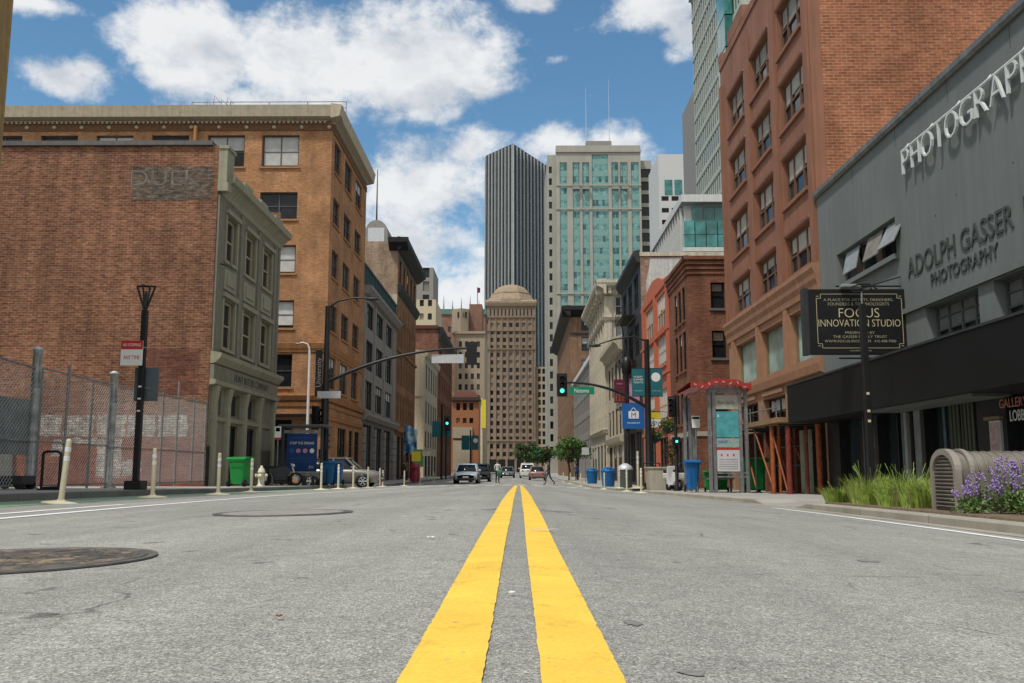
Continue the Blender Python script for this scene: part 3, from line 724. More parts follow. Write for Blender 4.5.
# --- distant left group
GLASSM = glass('mid_window_glass', (.075, .075, .07), .2, .3); GLASSL = plain('drawn_blind', (.25, .23, .19), .6, rand=.3)
def slot_tower(name, label, x0, x1, y0, y1, z1, mat, cols, rows, side_cols=0, gl=GLASSD, roofbits=None, z0=-1, crown=None, depth=.4):
    b = Bld(name, label, 'tower' if z1 > 40 else 'building', ((x0 + x1) / 2, y0, z0))
    hs = grid(cols, rows)
    b.wall(mat, 'F', y0, x0, x1, z0, z1, hs, depth, 'front_wall')
    keep = sorted(hs, key=lambda h: -h[3])[:96]
    for h in keep: b.window('F', y0, h, depth, gl=random.choice((gl, gl, gl, GLASSM, GLASSL)) if gl is GLASSD else gl, simple=True)
    rest = [h for h in hs if h not in keep]
    if rest:
        mb = MB()
        for h in rest: mb.quad((h[0], y0 + depth - .02, h[1]), (h[2], y0 + depth - .02, h[1]), (h[2], y0 + depth - .02, h[3]), (h[0], y0 + depth - .02, h[3]))
        b.put(mb, 'windows', gl, kind='stuff')
    b.body(mat, x0, x1, y0, y1, z0, z1, 'F')
    return b
PALE = plain('pale_buff_stone', (.40, .34, .25), .8, var=.12, streak=.2)
GREYT = plain('mid_grey_concrete', (.26, .245, .225), .8, var=.12)
slot_tower('pale_building', 'pale cream building rising behind the dark brick one with white top storey', -27, -18.2, 200, 215, 37.5, plain('yellowish_stone', (.52, .45, .31), .8, var=.12), even(-24, -18.6, 3, .9), [(27 + 3 * i, 28.4 + 3 * i) for i in range(4)])
slot_tower('grey_tower', 'slim grey tower with two paired windows behind the pale cream building', -30, -22.6, 240, 255, 53.5, GREYT, even(-26.2, -22.8, 1, 1.7), [(40 + 3.6 * i, 42.6 + 3.6 * i) for i in range(4)])
BRN = plain('brown_terracotta', (.23, .125, .085), .8, var=.25, scale=.6)
b = slot_tower('spired_roof_building', 'brown brick building with green copper roof edge and thin spires', -31, -11, 300, 320, 51.0, BRN, even(-29, -14, 6, .9), [(18 + 3.4 * i, 19.8 + 3.4 * i) for i in range(9)])
COPPER = plain('green_copper', (.12, .20, .16), .6, var=.3, scale=2)
b.put(MB().box(-31.3, 299.6, 51.0, -10.7, 320, 52.8), 'copper_roof_edge', COPPER)
for k in range(7): b.put(MB().tube([(-30.5 + k * 2.9, 300, 52.8), (-30.5 + k * 2.9, 300, 55.8 + (k % 3) * .8)], [.22, .04], 5), 'spire', COPPER)
BEIGE = plain('beige_limestone', (.40, .32, .23), .8, var=.12, streak=.2)
b = slot_tower('beige_stone_building', 'beige stone building with a stepped upper block beside the tan tower', -18.2, -9.7, 260, 285, 39.3, BEIGE, even(-17.4, -10.6, 4, .85), [(7.5 + 3.05 * i, 9.1 + 3.05 * i) for i in range(10)])
b.put(MB().prism([(-19.2, 262), (-16.5, 259.5), (-14.4, 261), (-14.4, 275), (-19.2, 275)], lambda a, p, q: (p, q, a), 39.3, 46.0), 'upper_block', BEIGE)
for k in range(3): b.put(MB().box(-18.4 + k * 1.1 + .9, 259.9, 43.4, -18.4 + k * 1.1 + 1.5, 260.3, 45.0), 'window', GLASSD)
b.put(MB().box(-14.3, 263, 39.3, -10.6, 275, 47.8), 'stair_tower', BRN)
b.put(MB().tube([(-12, 264, 47.8), (-12, 264, 53)], .1, 5).add([(-12, 264, 51.2), (-11.2, 264, 51.4), (-11.2, 264, 52.8), (-12, 264, 52.8)], [(0, 1, 2, 3)]), 'flagpole', MAROON)
b.cornice(BEIGE, 'F', 260, -18.4, -9.5, [(0, 38.6), (.5, 38.7), (.5, 39.4), (0, 39.4)])
b = slot_tower('small_orange_building', 'small orange brick building with dark roof cornice far down the left side', -16.6, -10.0, 230, 246, 17.6, plain('orange_stucco', (.34, .14, .065), .8, var=.15), even(-15.9, -11.0, 3, .95), [(15.1, 16.9), (11.9, 13.2)])
b.cornice(plain('dark_brown_cornice', (.05, .035, .03), .7), 'F', 230, -16.9, -9.6, [(0, 17.2), (.8, 17.5), (.8, 18.3), (0, 18.4)])
b.put(MB().prism([(-16.6, 18.3), (-10.0, 18.3), (-11, 19.8), (-15.6, 19.8)], lambda a, p, q: (p, a, q), 230.4, 244), 'hipped_roof', plain('red_roof', (.22, .09, .07), .8))
b.put(MB().box(-16.4, 229.3, 8.2, -11.5, 229.95, 10.9), 'billboard', PALE)
b.put(MB().box(-16.2, 229.4, -.6, -12.0, 229.95, 7.6), 'pale_storefront', PALE)

# --- buildings at the end of the street
TAN = plain('tan_terracotta', (.265, .195, .14), .8, var=.14, scale=.4)
TAND = plain('dark_tan_terracotta', (.17, .115, .08), .8, var=.2, scale=.6)
TANO = plain('tiled_ochre_roof', (.30, .225, .155), .8, var=.2, scale=.6)
cols = even(-13.2, 6.3, 7, 1.35); rows = [(6.2 + 3.3 * i, 8.1 + 3.3 * i) for i in range(18)]
b = slot_tower('tan_tower', 'tall tan terracotta tower with a domed tiled top closing the street', -14, 7.1, 400, 420, 74.3, TAN, cols, rows, depth=.5)
for z in (12.5, 52.2, 60.3, 66.3): b.cornice(TANO, 'F', 400, -14.3, 7.4, [(0, z), (.5, z + .1), (.6, z + .7), (0, z + .8)], 'belt_course')
mb = MB()
for c in even(-13.2, 6.3, 12, .55): mb.box(c[0], 399.92, 67.4, c[1], 400.3, 70.2)
b.put(mb, 'arcade', GLASSD)
for c in even(-13.2, 6.3, 5, 2.9): b.put(MB().box(c[0], 399.9, -.8, c[1], 400.3, 4.9), 'shaded_entrance', DARKIN)  # dark boxes put the shade of the base arches into the colour
for a in even(-14.0, 7.1, 8, .5): b.slab(TAN, 'F', 400, a[0], 5, a[1], 66, -.35, .02, 'pilaster')
b.cornice(TANO, 'F', 400, -14.7, 7.8, [(0, 71.2), (.6, 71.6), (.9, 72.8), (.9, 73.6), (0, 74.4)])
dome = [(r_ * 1.082, z) for r_, z in ((10.5, 74.2), (10.3, 75.0), (8.6, 77.7), (8.6, 78.4), (7.9, 78.6), (6.7, 80.4), (4.9, 81.8), (2.6, 82.7), (.3, 83.1))]
b.put(MB().lathe(dome, 8, smooth=False).xf(Matrix.Translation((-3.45, 410, 0)) @ Matrix.Rotation(PI / 8, 4, 'Z')), 'domed_roof', TANO)
for i in range(0): b.put(MB().lathe([(10.9 - i * 1.6, 75.4 + i * 2.6), (11.0 - i * 1.6, 75.8 + i * 2.6), (10.4 - i * 1.6, 76.1 + i * 2.6)], 8, (-3.45, 409, 0), smooth=False), 'roof_band', TAND)
slot_tower('lower_tan_wing', 'lower tan wing with paired windows right of the domed tan tower', 7.2, 14.2, 402, 420, 45.0, plain('light_tan_stone', (.42, .33, .235), .8, var=.14), even(8, 13.6, 3, 1.2), [(8 + 3.4 * i, 10.2 + 3.4 * i) for i in range(11)])
# dark ribbed tower, standing corner on
c = (-3.0, 455.); ta = math.atan2(18, -14.2); tb = math.atan2(48, 19.0)
b = Bld('ribbed_tower', 'dark glass skyscraper with pale vertical ribs standing corner on behind the tan tower', 'tower', (c[0], c[1], -1))
pl = (c[0] - 14.2, c[1] + 18); pr = (c[0] + 22.0, c[1] + 42); bk = (pl[0] + 36.2, pl[1] + 64)
NAVYG = glass('blue_black_glass', (.022, .028, .032), .25, .3, .02, rand=.0)
RIB = plain('pale_rib_metal', (.37, .38, .365), .5, .2, var=.1, scale=.2)
z1 = 164.5
b.put(MB().prism([c, pr, bk, pl], lambda a, p, q: (p, q, a), -1, z1), 'curtain_wall', NAVYG)
b.put(MB().prism([c, pr, bk, pl], lambda a, p, q: (p, q, a), z1 + .01, z1 + 1.2), 'roof_cap', DARK)
for (p, q, n, w) in ((c, pl, 8, .42), (c, pr, 12, .34)):
    d = Vector((q[0] - p[0], q[1] - p[1], 0)); nrm = Vector((d.y, -d.x, 0)).normalized()
    if nrm.y > 0: nrm = -nrm
    for i in range(n + 1):
        u = d.normalized() * (d.length * i / n); o = Vector((p[0], p[1], 0)) + u; e = d.normalized() * w
        pts = [o - e - nrm * .05, o + e - nrm * .05, o + e * .7 + nrm * .7, o - e * .7 + nrm * .7]
        b.put(MB().prism([(v.x, v.y) for v in pts], lambda a, x, y: (x, y, a), -1, z1 + .6), 'rib', RIB)
# ------------------------------------------------------------------ buildings, right side of the street
def fit_text(s, w, h, mat, parent, loc, rz=0., extrude=.004, name='lettering', roll=0.):
    o = lettering(s, 1., mat, parent, loc, 0., 1., 1., name); me = o.data
    xs = [v.co.x for v in me.vertices]; zs = [v.co.z for v in me.vertices]
    cx, cz = (min(xs) + max(xs)) / 2, (min(zs) + max(zs)) / 2
    ys = max(abs(v.co.y) for v in me.vertices) or 1
    S = Matrix.Diagonal((w / (max(xs) - min(xs)), extrude / ys, h / (max(zs) - min(zs)), 1))
    me.transform(Matrix.Rotation(rz, 4, 'Z') @ Matrix.Rotation(roll, 4, 'Y') @ S @ Matrix.Translation((-cx, 0, -cz)))
    return o
GREYP = plain('grey_painted_stucco', (.165, .182, .174), .75, var=.12, scale=.5, streak=.10)
GREYD = plain('dark_grey_paint', (.075, .082, .08), .7, var=.12)
PINKP = plain('brick_pink_paint', (.28, .128, .077), .75, var=.14, scale=.8, streak=.2)
TERRA = plain('peach_terracotta', (.36, .195, .115), .75, var=.14, streak=.2)
CORAL = plain('coral_paint', (.52, .145, .075), .75, var=.1, streak=.15)
BLKP = plain('charcoal_paint', (.040, .038, .036), .6, var=.3, streak=.2)
CANOPY = plain('black_fascia', (.008, .009, .009), .5, var=.3, scale=.6, spec=.2)
IVORY = plain('ivory_stone', (.60, .545, .425), .8, var=.16, streak=.3)

# --- grey photography building
DUSTG = plain('dusty_pane', (.25, .27, .265), .3, var=.25, scale=4)
b = Bld('grey_photo_building', 'two storey grey painted building with raised photography lettering and black canopy', 'building', (XR, 20, zrt(20)))
Y0, Y1 = 8.5, 27.2
w1 = (21.62, 5.5, 25.7, 6.42)
low = [(17.9, 3.12, 20.25, 3.95), (14.9, 3.12, 17.3, 3.95), (11.9, 3.12, 14.3, 3.95), (9, 3.12, 11.3, 3.95)]
shop = [(23.6, -.2, 26.2, 2.2), (20.9, -.2, 23.4, 2.2), (18.3, -.2, 20.7, 2.2), (14.4, -.2, 17.2, 2.2), (11.2, -.2, 14.2, 2.2)]
b.wall(GREYP, 'R', XR, Y0, Y1, 2.6, 8.6, [w1] + low, .3, 'street_wall'); b.wall(plain('black_shopfront', (.012, .013, .014), .5, var=.3, scale=2), 'R', XR, Y0, Y1, -.6, 2.6, shop, .3, 'shop_front')
b.windows('R', XR, low, depth=.3, fr=GREYFR, mull=(.25, .5, .75), tran=(.36, .7), blinds=(.36, .62), blindmat=plain('dusty_blind', (.16, .17, .16), .8, var=.2), fw=.05)
o = b.window('R', XR, w1, .3, fr=GREYFR, mull=(.33, .66), tran=(), blind=0)
for a0, tilt, mt in ((25.2, .14, DUSTG), (23.6, .18, plain('dusty_sash', (.22, .20, .16), .5, var=.3)), (22.3, .30, DUSTG)):      # hinged sashes pushed outwards
    q = [(XR + .1, a0, 6.36), (XR + .1, a0 - (1.0 if tilt < .5 else .6), 6.36), (XR + .1 - tilt, a0 - (1.0 if tilt < .5 else .6), 5.75), (XR + .1 - tilt, a0, 5.75)]
    mb = MB(); n = Vector((-.02, 0, .02)); mb.add(q + [tuple(Vector(p) - n) for p in q], [(0, 1, 2, 3), (4, 5, 6, 7), (0, 1, 5, 4), (1, 2, 6, 5), (2, 3, 7, 6), (3, 0, 4, 7)])
    b.put(mb, 'open_sash', mt)
b.slab(GREYP, 'R', XR, 21.5, 5.36, 25.8, 5.48, -.12, .05, 'sill')
b.slab(GREYP, 'R', XR, Y0, 3.98, 21.4, 4.1, -.08, .02, 'string_course')
b.cornice(plain('coping_metal', (.20, .21, .20), .5, .3, var=.25, streak=.3), 'R', XR, Y0, Y1 - .02, [(0, 8.5), (.06, 8.5), (.12, 8.56), (.12, 8.68), (-.4, 8.72), (-.4, 8.5)], 'coping')
b.body(GREYP, XR, 40, Y0, Y1 - .02, -.6, 8.6, 'R')
for a in (9.6, 12.4, 16.1, 18.6, 21.33, 24.2): b.slab(GREYD, 'R', XR, a, 8.05, a + .018, 8.5, -.004, .0, 'crack')
IND = plain('shop_interior', (.02, .021, .022), .8, var=.4)
for k, h in enumerate(shop):
    b.window('R', XR, h, .3, fr=BLACK, gl=GLASSB, mull=(.5,) if k != 1 else (.28, .62), tran=(.84,), blind=0, fw=.06, name='shop_window')
b.slab(plain('pale_door_frame', (.30, .31, .30), .6), 'R', XR, 21.95, -.15, 22.1, 1.75, .12, .2, 'door_frame')
b.slab(plain('pale_curtain', (.22, .25, .25), .7, var=.3), 'R', XR, 21.2, -.1, 21.8, 1.9, .235, .262, 'cloth_reflection_strip')
for k in range(7): b.slab(plain('olive_slat', (.075, .085, .06), .7, var=.2), 'R', XR, 19.98 - k * .16, -.1, 19.88 - k * .16, 1.9, .235, .262, 'slat')
b.slab(ALU, 'R', XR, 17.75, .72, 17.35, 1.32, -.05, .0, 'notice_board'); b.slab(plain('pink_notice', (.45, .33, .32), .6, var=.35, scale=9), 'R', XR, 17.72, .76, 17.38, 1.28, -.056, -.05, 'notice')
b.slab(TANFR, 'R', XR, 17.9, 1.34, 17.3, 1.4, -.08, .0, 'light_bracket')
fit_text('GALLERY', .95, .17, plain('salmon_lettering', (.55, .22, .15), .5), b.t, Vector((XR - .02, 16.9, 1.62)) - b.loc, -PI / 2)
fit_text('LOBBY', .62, .2, WHITE, b.t, Vector((XR - .02, 16.72, 1.38)) - b.loc, -PI / 2)
SHADT = plain('charcoal_lettering', (.062, .069, .066), .8, var=.4, scale=8)
fit_text('ADOLPH GASSER', 4.6, .46, SHADT, b.t, Vector((XR - .014, 18.72, 5.0)) - b.loc, -PI / 2, .014)
fit_text('INC', .9, .46, SHADT, b.t, Vector((XR - .014, 15.6, 5.0)) - b.loc, -PI / 2, .014)
fit_text('PHOTOGRAPHY', 2.85, .27, SHADT, b.t, Vector((XR - .014, 18.45, 4.5)) - b.loc, -PI / 2, .014)
cn = thing('black_canopy', 'long black boxed canopy projecting over the shop windows of the grey building', 'canopy', (XR, 18, 1.75))
MB().box(-1.2, -9, 0, 0.0 - .005, 8.95, 1.05).obj('fascia', CANOPY, cn, bevel=.01)
MB().box(-1.22, -9, 1.051, 0 - .005, 8.97, 1.10).obj('capping', DARK, cn)
MB().box(-1.0, -1.6, -.06, -.3, 3.2, -.002).obj('strip_light', plain('dusty_diffuser', (.13, .14, .14), .5), cn)
THIN = -.018
ps = thing('photography_sign', 'raised pale metal letters spelling PHOTOGRAPHY along the top of the grey wall', 'sign', (XR, 18.2, 7.24))
LET = plain('pale_letter_paint', (.66, .69, .68), .5, var=.1, scale=4, streak=.12)
MB().tube([(-.11, 2.56, .47), (-.11, -4.0, .47)], .035, 6).obj('rail', LET, ps)
for k in range(6): MB().tube([(-.11, 2.4 - k * 1.25, .47), (0, 2.4 - k * 1.25, .62)], .02, 5).obj('bracket', LET, ps)
yy = 2.55
for ch in 'PHOTOGRAPHY':
    w = {'P': .43, 'H': .48, 'O': .60, 'T': .42, 'G': .58, 'R': .50, 'A': .56, 'Y': .5}[ch] * .90
    fit_text(ch, w, .56, LET, ps, (-.11, yy - w / 2, .20), -PI / 2, .028, 'letter'); yy -= w + .11

THIN = 0.
rs = random.Random(4)
for k in range(9):
    a, z = rs.uniform(12, 20.5), rs.uniform(5.7, 7.0); b.slab(GREYD, 'R', XR, a, z, a + rs.uniform(.02, .05), z + rs.uniform(.02, .07), -.006, .0, 'bolt_stub')
for a, w_ in ((24.9, .16), (23.9, .1), (22.4, .12), (20.2, .1)): b.slab(plain('blue_reflection_tint', (.10, .15, .17), .7, var=.35, scale=4), 'R', XR, a, -.1, a + w_, 1.95, .235, .262, 'cloth_reflection_strip')  # added strips put the bluish glass reflections into colour
# --- brick pink building
b = Bld('brick_pink_building', 'six storey brick pink painted building with bare orange brick side wall', 'building', (XR, 33, zrt(33)))
Y0, Y1 = 27.2, 39.4
cols = [(35.4, 38.1), (31.7, 34.2), (27.95, 30.5)]; rows = [(14.5, 16.2), (11.8, 13.45), (9.15, 10.8), (6.72, 8.1)]
hs = grid(cols, rows); big = [(34.95, 3.82, 38.15, 5.48), (31.3, 3.82, 34.2, 5.48), (27.6, 3.82, 30.5, 5.48)]
lowh = [(34.9, 2.0, 38.0, 2.95), (31.3, 2.0, 34.1, 2.95), (27.7, 2.0, 30.5, 2.95)]; gr = [(27.35, -.5, 39.0, 1.8)]
b.wall(PINKP, 'R', XR, Y0, Y1, 6.3, 18.0, hs, .22, 'street_wall')
b.wall(TERRA, 'R', XR - .003, Y0, Y1, -.7, 6.3, big + lowh + gr, .3, 'lower_street_wall')
b.windows('R', XR, hs, depth=.22, fr=plain('redwood_frame', (.15, .085, .055), .6, var=.25), mull=(.3, .7), tran=(.5,), sill=PINKP, blinds=(.45, .5, .4, .6, .3), fw=.09, blindmat=plain('beige_blind', (.34, .33, .28), .7, var=.25, rand=.35))
b.windows('R', XR, big, depth=.3, fr=TANFR, gl=GLASSPALE, mull=(), tran=(), blinds=(0,), fw=.06)
b.windows('R', XR, lowh, depth=.3, fr=BLACK, mull=(.25, .5, .75), tran=(.5,), blinds=(0, .5))
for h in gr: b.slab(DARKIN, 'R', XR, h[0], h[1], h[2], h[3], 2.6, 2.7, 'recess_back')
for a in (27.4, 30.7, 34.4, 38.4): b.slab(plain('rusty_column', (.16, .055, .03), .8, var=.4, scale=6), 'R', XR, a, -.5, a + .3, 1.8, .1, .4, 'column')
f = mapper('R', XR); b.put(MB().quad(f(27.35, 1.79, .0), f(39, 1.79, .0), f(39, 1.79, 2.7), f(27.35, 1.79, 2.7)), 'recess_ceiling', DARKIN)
for a in (39.0, 35.0 - .75, 31.0 - .25, 27.25):
    b.slab(PINKP, 'R', XR, a, 6.55, a + (.4 if a in (39.0, 27.25) else .62), 17.2, -.09, .02, 'pilaster')
for h in hs:
    b.cornice(plain('lit_pink_lintel', (.36, .20, .15), .8, var=.15), 'R', XR, h[0] - .1, h[2] + .1, [(0, h[3] + .03), (.06, h[3] + .04), (.08, h[3] + .10), (0, h[3] + .12)], 'lintel')  # sunlit lintel ledge put into a colour paler than the wall
b.cornice(TERRA, 'R', XR, Y0 + .02, Y1, [(0, 5.72), (.08, 5.74), (.1, 5.95), (.16, 6.1), (.18, 6.25), (.24, 6.42), (.24, 6.55), (0, 6.6)])
for a in (38.2, 34.25, 30.55, 27.25): b.slab(TERRA, 'R', XR - .003, a, 3.4, a + .32, 5.7, -.1, .02, 'pier')
b.cornice(TERRA, 'R', XR - .003, Y0 + .02, Y1, [(0, 3.25), (.12, 3.3), (.16, 3.55), (0, 3.6)], 'sill_band')
for h in big: b.slab(TERRA, 'R', XR - .003, h[0] + .15, 3.05, h[2] - .15, 3.2, -.07, .02, 'panel')
mb = MB(); b.slab(None, 'R', XR, Y0, 18.0, Y1, 18.35, -.05, .4, '', mbin=mb); b.slab(None, 'R', XR, 35.0, 18.35, 37.6, 18.9, -.06, .4, '', mbin=mb); b.slab(None, 'R', XR, 38.9, 18.35, 39.4, 18.7, -.06, .4, '', mbin=mb); b.slab(None, 'R', XR, Y0, 18.352, 33.6, 18.75, -.055, .4, '', mbin=mb)
b.put(mb, 'parapet', PINKP)
b.wall(BR_SIDE, 'F', Y0, XR + .35, 40, -.5, 18.4, name='brick_side_wall')
b.wall(PINKP, 'F', Y0 - .004, XR, XR + .352, 6.3, 18.4, name='painted_edge')
b.body(BR_SIDE, XR, 40, Y0, Y1, -.6, 18.3, 'FR', roofz=17.9)

# scaffold canopy on the pavement below
sc = thing('sidewalk_scaffold', 'red wrapped scaffold shed with plank deck over the pavement under pink building', 'scaffold', (8.2, 32, zrt(32)))
PLANK = plain('scaffold_plank', (.26, .16, .08), .8, var=.3, scale=4)
MB().box(-.6, -4.6, 2.15, .75, .2, 2.3).obj('deck', PLANK, sc)
for k in range(4): MB().tube([(-.55, -4.5 + k * 1.5, 2.08), (.7, -4.5 + k * 1.5, 2.08)], .04, 6).obj('beam', DARK, sc)
for y, x, m, r_ in ((-4.6, .60, ORANGEP, .09), (-4.45, -.25, RUSTRED, .085), (-3.45, -.45, ORANGEP, .07), (-3.3, -.2, ORANGEP, .05), (-4.4, .3, RUSTRED, .05), (-1.6, -.5, DARK, .04), (.1, -.5, DARK, .05), (-1.6, .6, RUSTRED, .05), (.1, .6, DARK, .05)):
    mb = MB().tube([(x, y, 0), (x, y, 2.1)], r_, 8); mb.box(x - .14, y - .14, -.0, x + .14, y + .14, .05); mb.obj('post', m, sc)
for p, q in (((-.3, -4.4, .1), (-.45, -3.4, 2.0)), ((-.5, -1.6, .1), (-.5, .1, 2.0)), ((-.5, -1.6, 2.0), (-.45, -3.4, .2)), ((.5, -4.3, .1), (.6, -1.6, 2.0)), ((.6, -1.6, .3), (.6, .1, 2.0))): MB().tube([p, q], .028, 6).obj('brace', ORANGEP if p[1] < 0 else DARK, sc)
for z in (.9, 1.5): MB().tube([(.58, -4.5, z), (.58, .1, z)], .025, 6).obj('rail', DARK, sc)
MB().tube([(-.58, -4.6, 2.6), (-.58, .2, 2.6)], .02, 5).obj('guard_rail', GALV, sc)
for k in range(4): MB().tube([(-.58, -4.5 + k * 1.55, 2.3), (-.58, -4.5 + k * 1.55, 2.75)], .02, 5).obj('guard_post', GALV, sc)
for a in (-3.75, -4.4): MB().box(.42, a, .05, .47, a + .42, 1.95).obj('hoarding_panel', plain('sage_panel', (.28, .30, .23), .7, var=.2, streak=.25), sc)

# --- dark red brick building across the alley
b = Bld('dark_red_building', 'three storey dark red brick corner building with corbelled parapet beyond the side alley', 'building', (XR, 48.5, zrt(49)))
Y0, Y1 = 48.5, 54.8
hs = grid([(49.5, 50.35), (50.75, 51.6), (52.0, 52.85)], [(8.45, 10.3), (5.75, 7.85), (2.9, 4.7)])
b.wall(BR_RED, 'R', XR, Y0, Y1, -.9, 11.6, hs + [(49.2, -.4, 50.6, 2.0), (51.4, -.4, 53.8, 2.0)], .14, 'street_wall')
b.windows('R', XR, hs, depth=.14, fr=BLACK, mull=(), sill=BR_RED, blinds=(0, .3)); b.windows('R', XR, [(49.2, -.4, 50.6, 2.0), (51.4, -.4, 53.8, 2.0)], depth=.14, fr=BLACK, gl=GLASSB, blinds=(0,), name='shop_window')
fh = grid([(10.2, 10.95)], [(8.9, 10.3), (6.25, 7.7), (3.2, 4.6)])
b.wall(BR_RED, 'F', Y0, XR, 30, -.9, 11.6, fh, .25, 'alley_wall'); b.windows('F', Y0, fh, depth=.25, fr=BLACK, mull=(), sill=STONE_D, blinds=(.3, .9, .4), blindmat=CURTAIN)
for z, o in ((10.75, .06), (11.0, .12), (11.25, .18), (11.5, .26)):
    b.cornice(BR_RED, 'R', XR, Y0 - o, Y1, [(0, z), (o, z), (o, z + .2), (0, z + .24)], 'corbel'); b.cornice(BR_RED, 'F', Y0, XR - o, 30, [(0, z + .002), (o - .003, z + .002), (o - .003, z + .198), (0, z + .238)], 'corbel')
b.slab(plain('pale_band', (.38, .33, .27), .8), 'R', XR, Y0, 2.15, Y1, 2.4, -.08, .02, 'belt_course')
b.put(MB().box(XR - .04, Y0 - .06, 2.152, 14, Y0 - .002, 2.398), 'belt_course', MATS['pale_band'])
b.body(BR_RED, XR, 30, Y0, Y1, -.9, 11.6, 'FR')

# --- coral building
b = Bld('coral_building', 'coral painted building with curved parapet and tall paned windows', 'building', (XR, 60, zrt(60)))
Y0, Y1 = 54.81, 67
hs = grid([(55.6, 59.6), (60.9, 64.9)], [(9.2, 11.35), (6.85, 8.7), (3.4, 5.4)])
b.wall(CORAL, 'R', XR, Y0, Y1, -.9, 11.7, hs + [(55.5, -.6, 59.5, 2.4), (61, -.6, 65, 2.4)], .14, 'street_wall')
b.windows('R', XR, hs, depth=.14, fr=plain('pale_coral_frame', (.50, .36, .27), .6), mull=(.25, .5, .75), tran=(.5,), sill=CORAL, blinds=(.5, .9, .45)); b.windows('R', XR, [(55.5, -.6, 59.5, 2.4), (61, -.6, 65, 2.4)], depth=.14, fr=BLACK, gl=GLASSB, mull=(.33, .66), tran=(.75,), blinds=(0,), name='shop_window')
b.put(MB().prism([(Y0, 11.7), (Y1, 11.7), (Y1, 12.0), (65.5, 12.1), (63.5, 12.65), (61, 12.9), (58.5, 12.65), (56.4, 12.1), (Y0, 12.0)], lambda a, p, q: (a, p, q), XR - .08, XR + .35), 'curved_parapet', CORAL)
for a in (54.85, 59.95, 65.6): b.slab(CORAL, 'R', XR, a, -.6, a + .75, 11.7, -.1, .02, 'pilaster')
for z in (8.8, 6.2, 2.7): b.slab(CORAL, 'R', XR, Y0, z, Y1, z + .2, -.14, .02, 'belt_course')
b.body(CORAL, XR, 28, Y0, Y1, -.9, 11.7, 'R')

# --- charcoal building with whitewashed side wall
b = Bld('charcoal_building', 'narrow charcoal building with fire escape and a white patched brick side wall', 'building', (XR, 73, zrt(73)))
Y0, Y1 = 67.2, 80
hs = grid(even(68, 79.5, 3, 2.4), [(12.6, 15.2), (9.0, 11.4), (5.6, 7.9)]) + grid(even(68, 79.5, 3, 2.9), [(-.6, 3.3)])
b.wall(BLKP, 'R', XR, Y0, Y1, -.9, 16.3, hs, .14, 'street_wall'); b.windows('R', XR, hs, depth=.14, fr=BLACK, mull=(.5,), blinds=(0, 0, .3))
b.wall(brick('patchy_brick', (.24, .12, .075), (.34, .20, .14), (.36, .31, .26), var=.4, blot=1.2), 'F', Y0, XR, 30, -.9, 16.1, name='side_wall_front')
b.put(MB().add([(9.45, Y0 - .006, 9), (13.5, Y0 - .006, 9), (13.6, Y0 - .006, 16.0), (9.75, Y0 - .006, 15.95), (9.6, Y0 - .006, 15.0), (9.4, Y0 - .006, 14.2)], [(0, 1, 2, 3, 4, 5)]), 'white_patch', plain('white_wash', (.55, .54, .51), .85, var=.14, streak=.2))
b.slab(CREAMF, 'F', Y0, XR - .05, 16.1, 30, 16.4, -.1, .3, 'coping')
b.cornice(BLKP, 'R', XR, Y0, Y1, [(0, 15.6), (.25, 15.7), (.5, 16.2), (.5, 16.5), (0, 16.6)])
fe = MB()
for z in (5.2, 8.7, 12.2):
    fe.box(XR - 1.0, 70.5, z, XR - .05, 76, z + .06)
    for q in (.4, .8): fe.tube([(XR - 1, 70.5, z + q), (XR - 1, 76, z + q)], .025, 5)
    for k in range(8): fe.tube([(XR - 1, 70.5 + k * .78, z), (XR - 1, 70.5 + k * .78, z + .8)], .018, 4)
for z in (5.2, 8.7): fe.tube([(XR - .6, 71, z), (XR - .6, 75, z + 3.5)], .05, 5)
b.put(fe, 'fire_escape', BLACK); b.body(BLKP, XR, 30, Y0, Y1, -.9, 16.0, 'FR')

# --- short cream building and the ornate cream one
b = Bld('short_cream_building', 'low cream stone building with bold curved cornice between charcoal and ivory buildings', 'building', (XR, 87, zrt(87)))
Y0, Y1 = 80.05, 94
hs = grid(even(81, 93.5, 4, 1.8), [(7.2, 10.2), (3.6, 6.0)]) + grid(even(81, 93.5, 3, 3), [(-.6, 2.6)])
b.wall(CREAMF, 'R', XR, Y0, Y1, -.9, 11.4, hs, .15, 'street_wall'); b.windows('R', XR, hs, depth=.15, fr=WOODFR, blinds=(0, .3))
b.cornice(CREAMF, 'R', XR, Y0, Y1, [(0, 10.8), (.3, 10.9), (.5, 11.3), (.8, 11.5), (.8, 11.9), (0, 12.0)]); b.cornice(CREAMF, 'R', XR, Y0, Y1, [(0, 2.8), (.3, 2.9), (.4, 3.3), (0, 3.4)], 'ledge')
b.body(CREAMF, XR, 30, Y0, Y1, -.9, 11.4, 'R')
b = Bld('ivory_building', 'ornate ivory stone building with heavy bracketed cornice and tall pilasters', 'building', (XR, 94.5, zrt(95)))
Y0, Y1 = 94.5, 116
rows = [(16.3, 18.2), (12.8, 15.4), (9.2, 12.0), (5.6, 8.2)]
hs = grid(even(95.5, 115.5, 6, 1.5), rows) + grid(even(95.5, 115.5, 5, 2.6), [(-.8, 3.0)]); fh = grid([(10.0, 11.2), (12.2, 13.4)], rows)
b.wall(IVORY, 'R', XR, Y0, Y1, -1, 19.0, hs, .15, 'street_wall'); b.windows('R', XR, hs, depth=.15, fr=GREYFR, mull=(), blinds=(0, .3))
b.wall(IVORY, 'F', Y0, XR, 30, -1, 19.0, fh, .35, 'side_front'); b.windows('F', Y0, fh, depth=.35, fr=WHITE, mull=(.5,), blinds=(0, .3, .6))
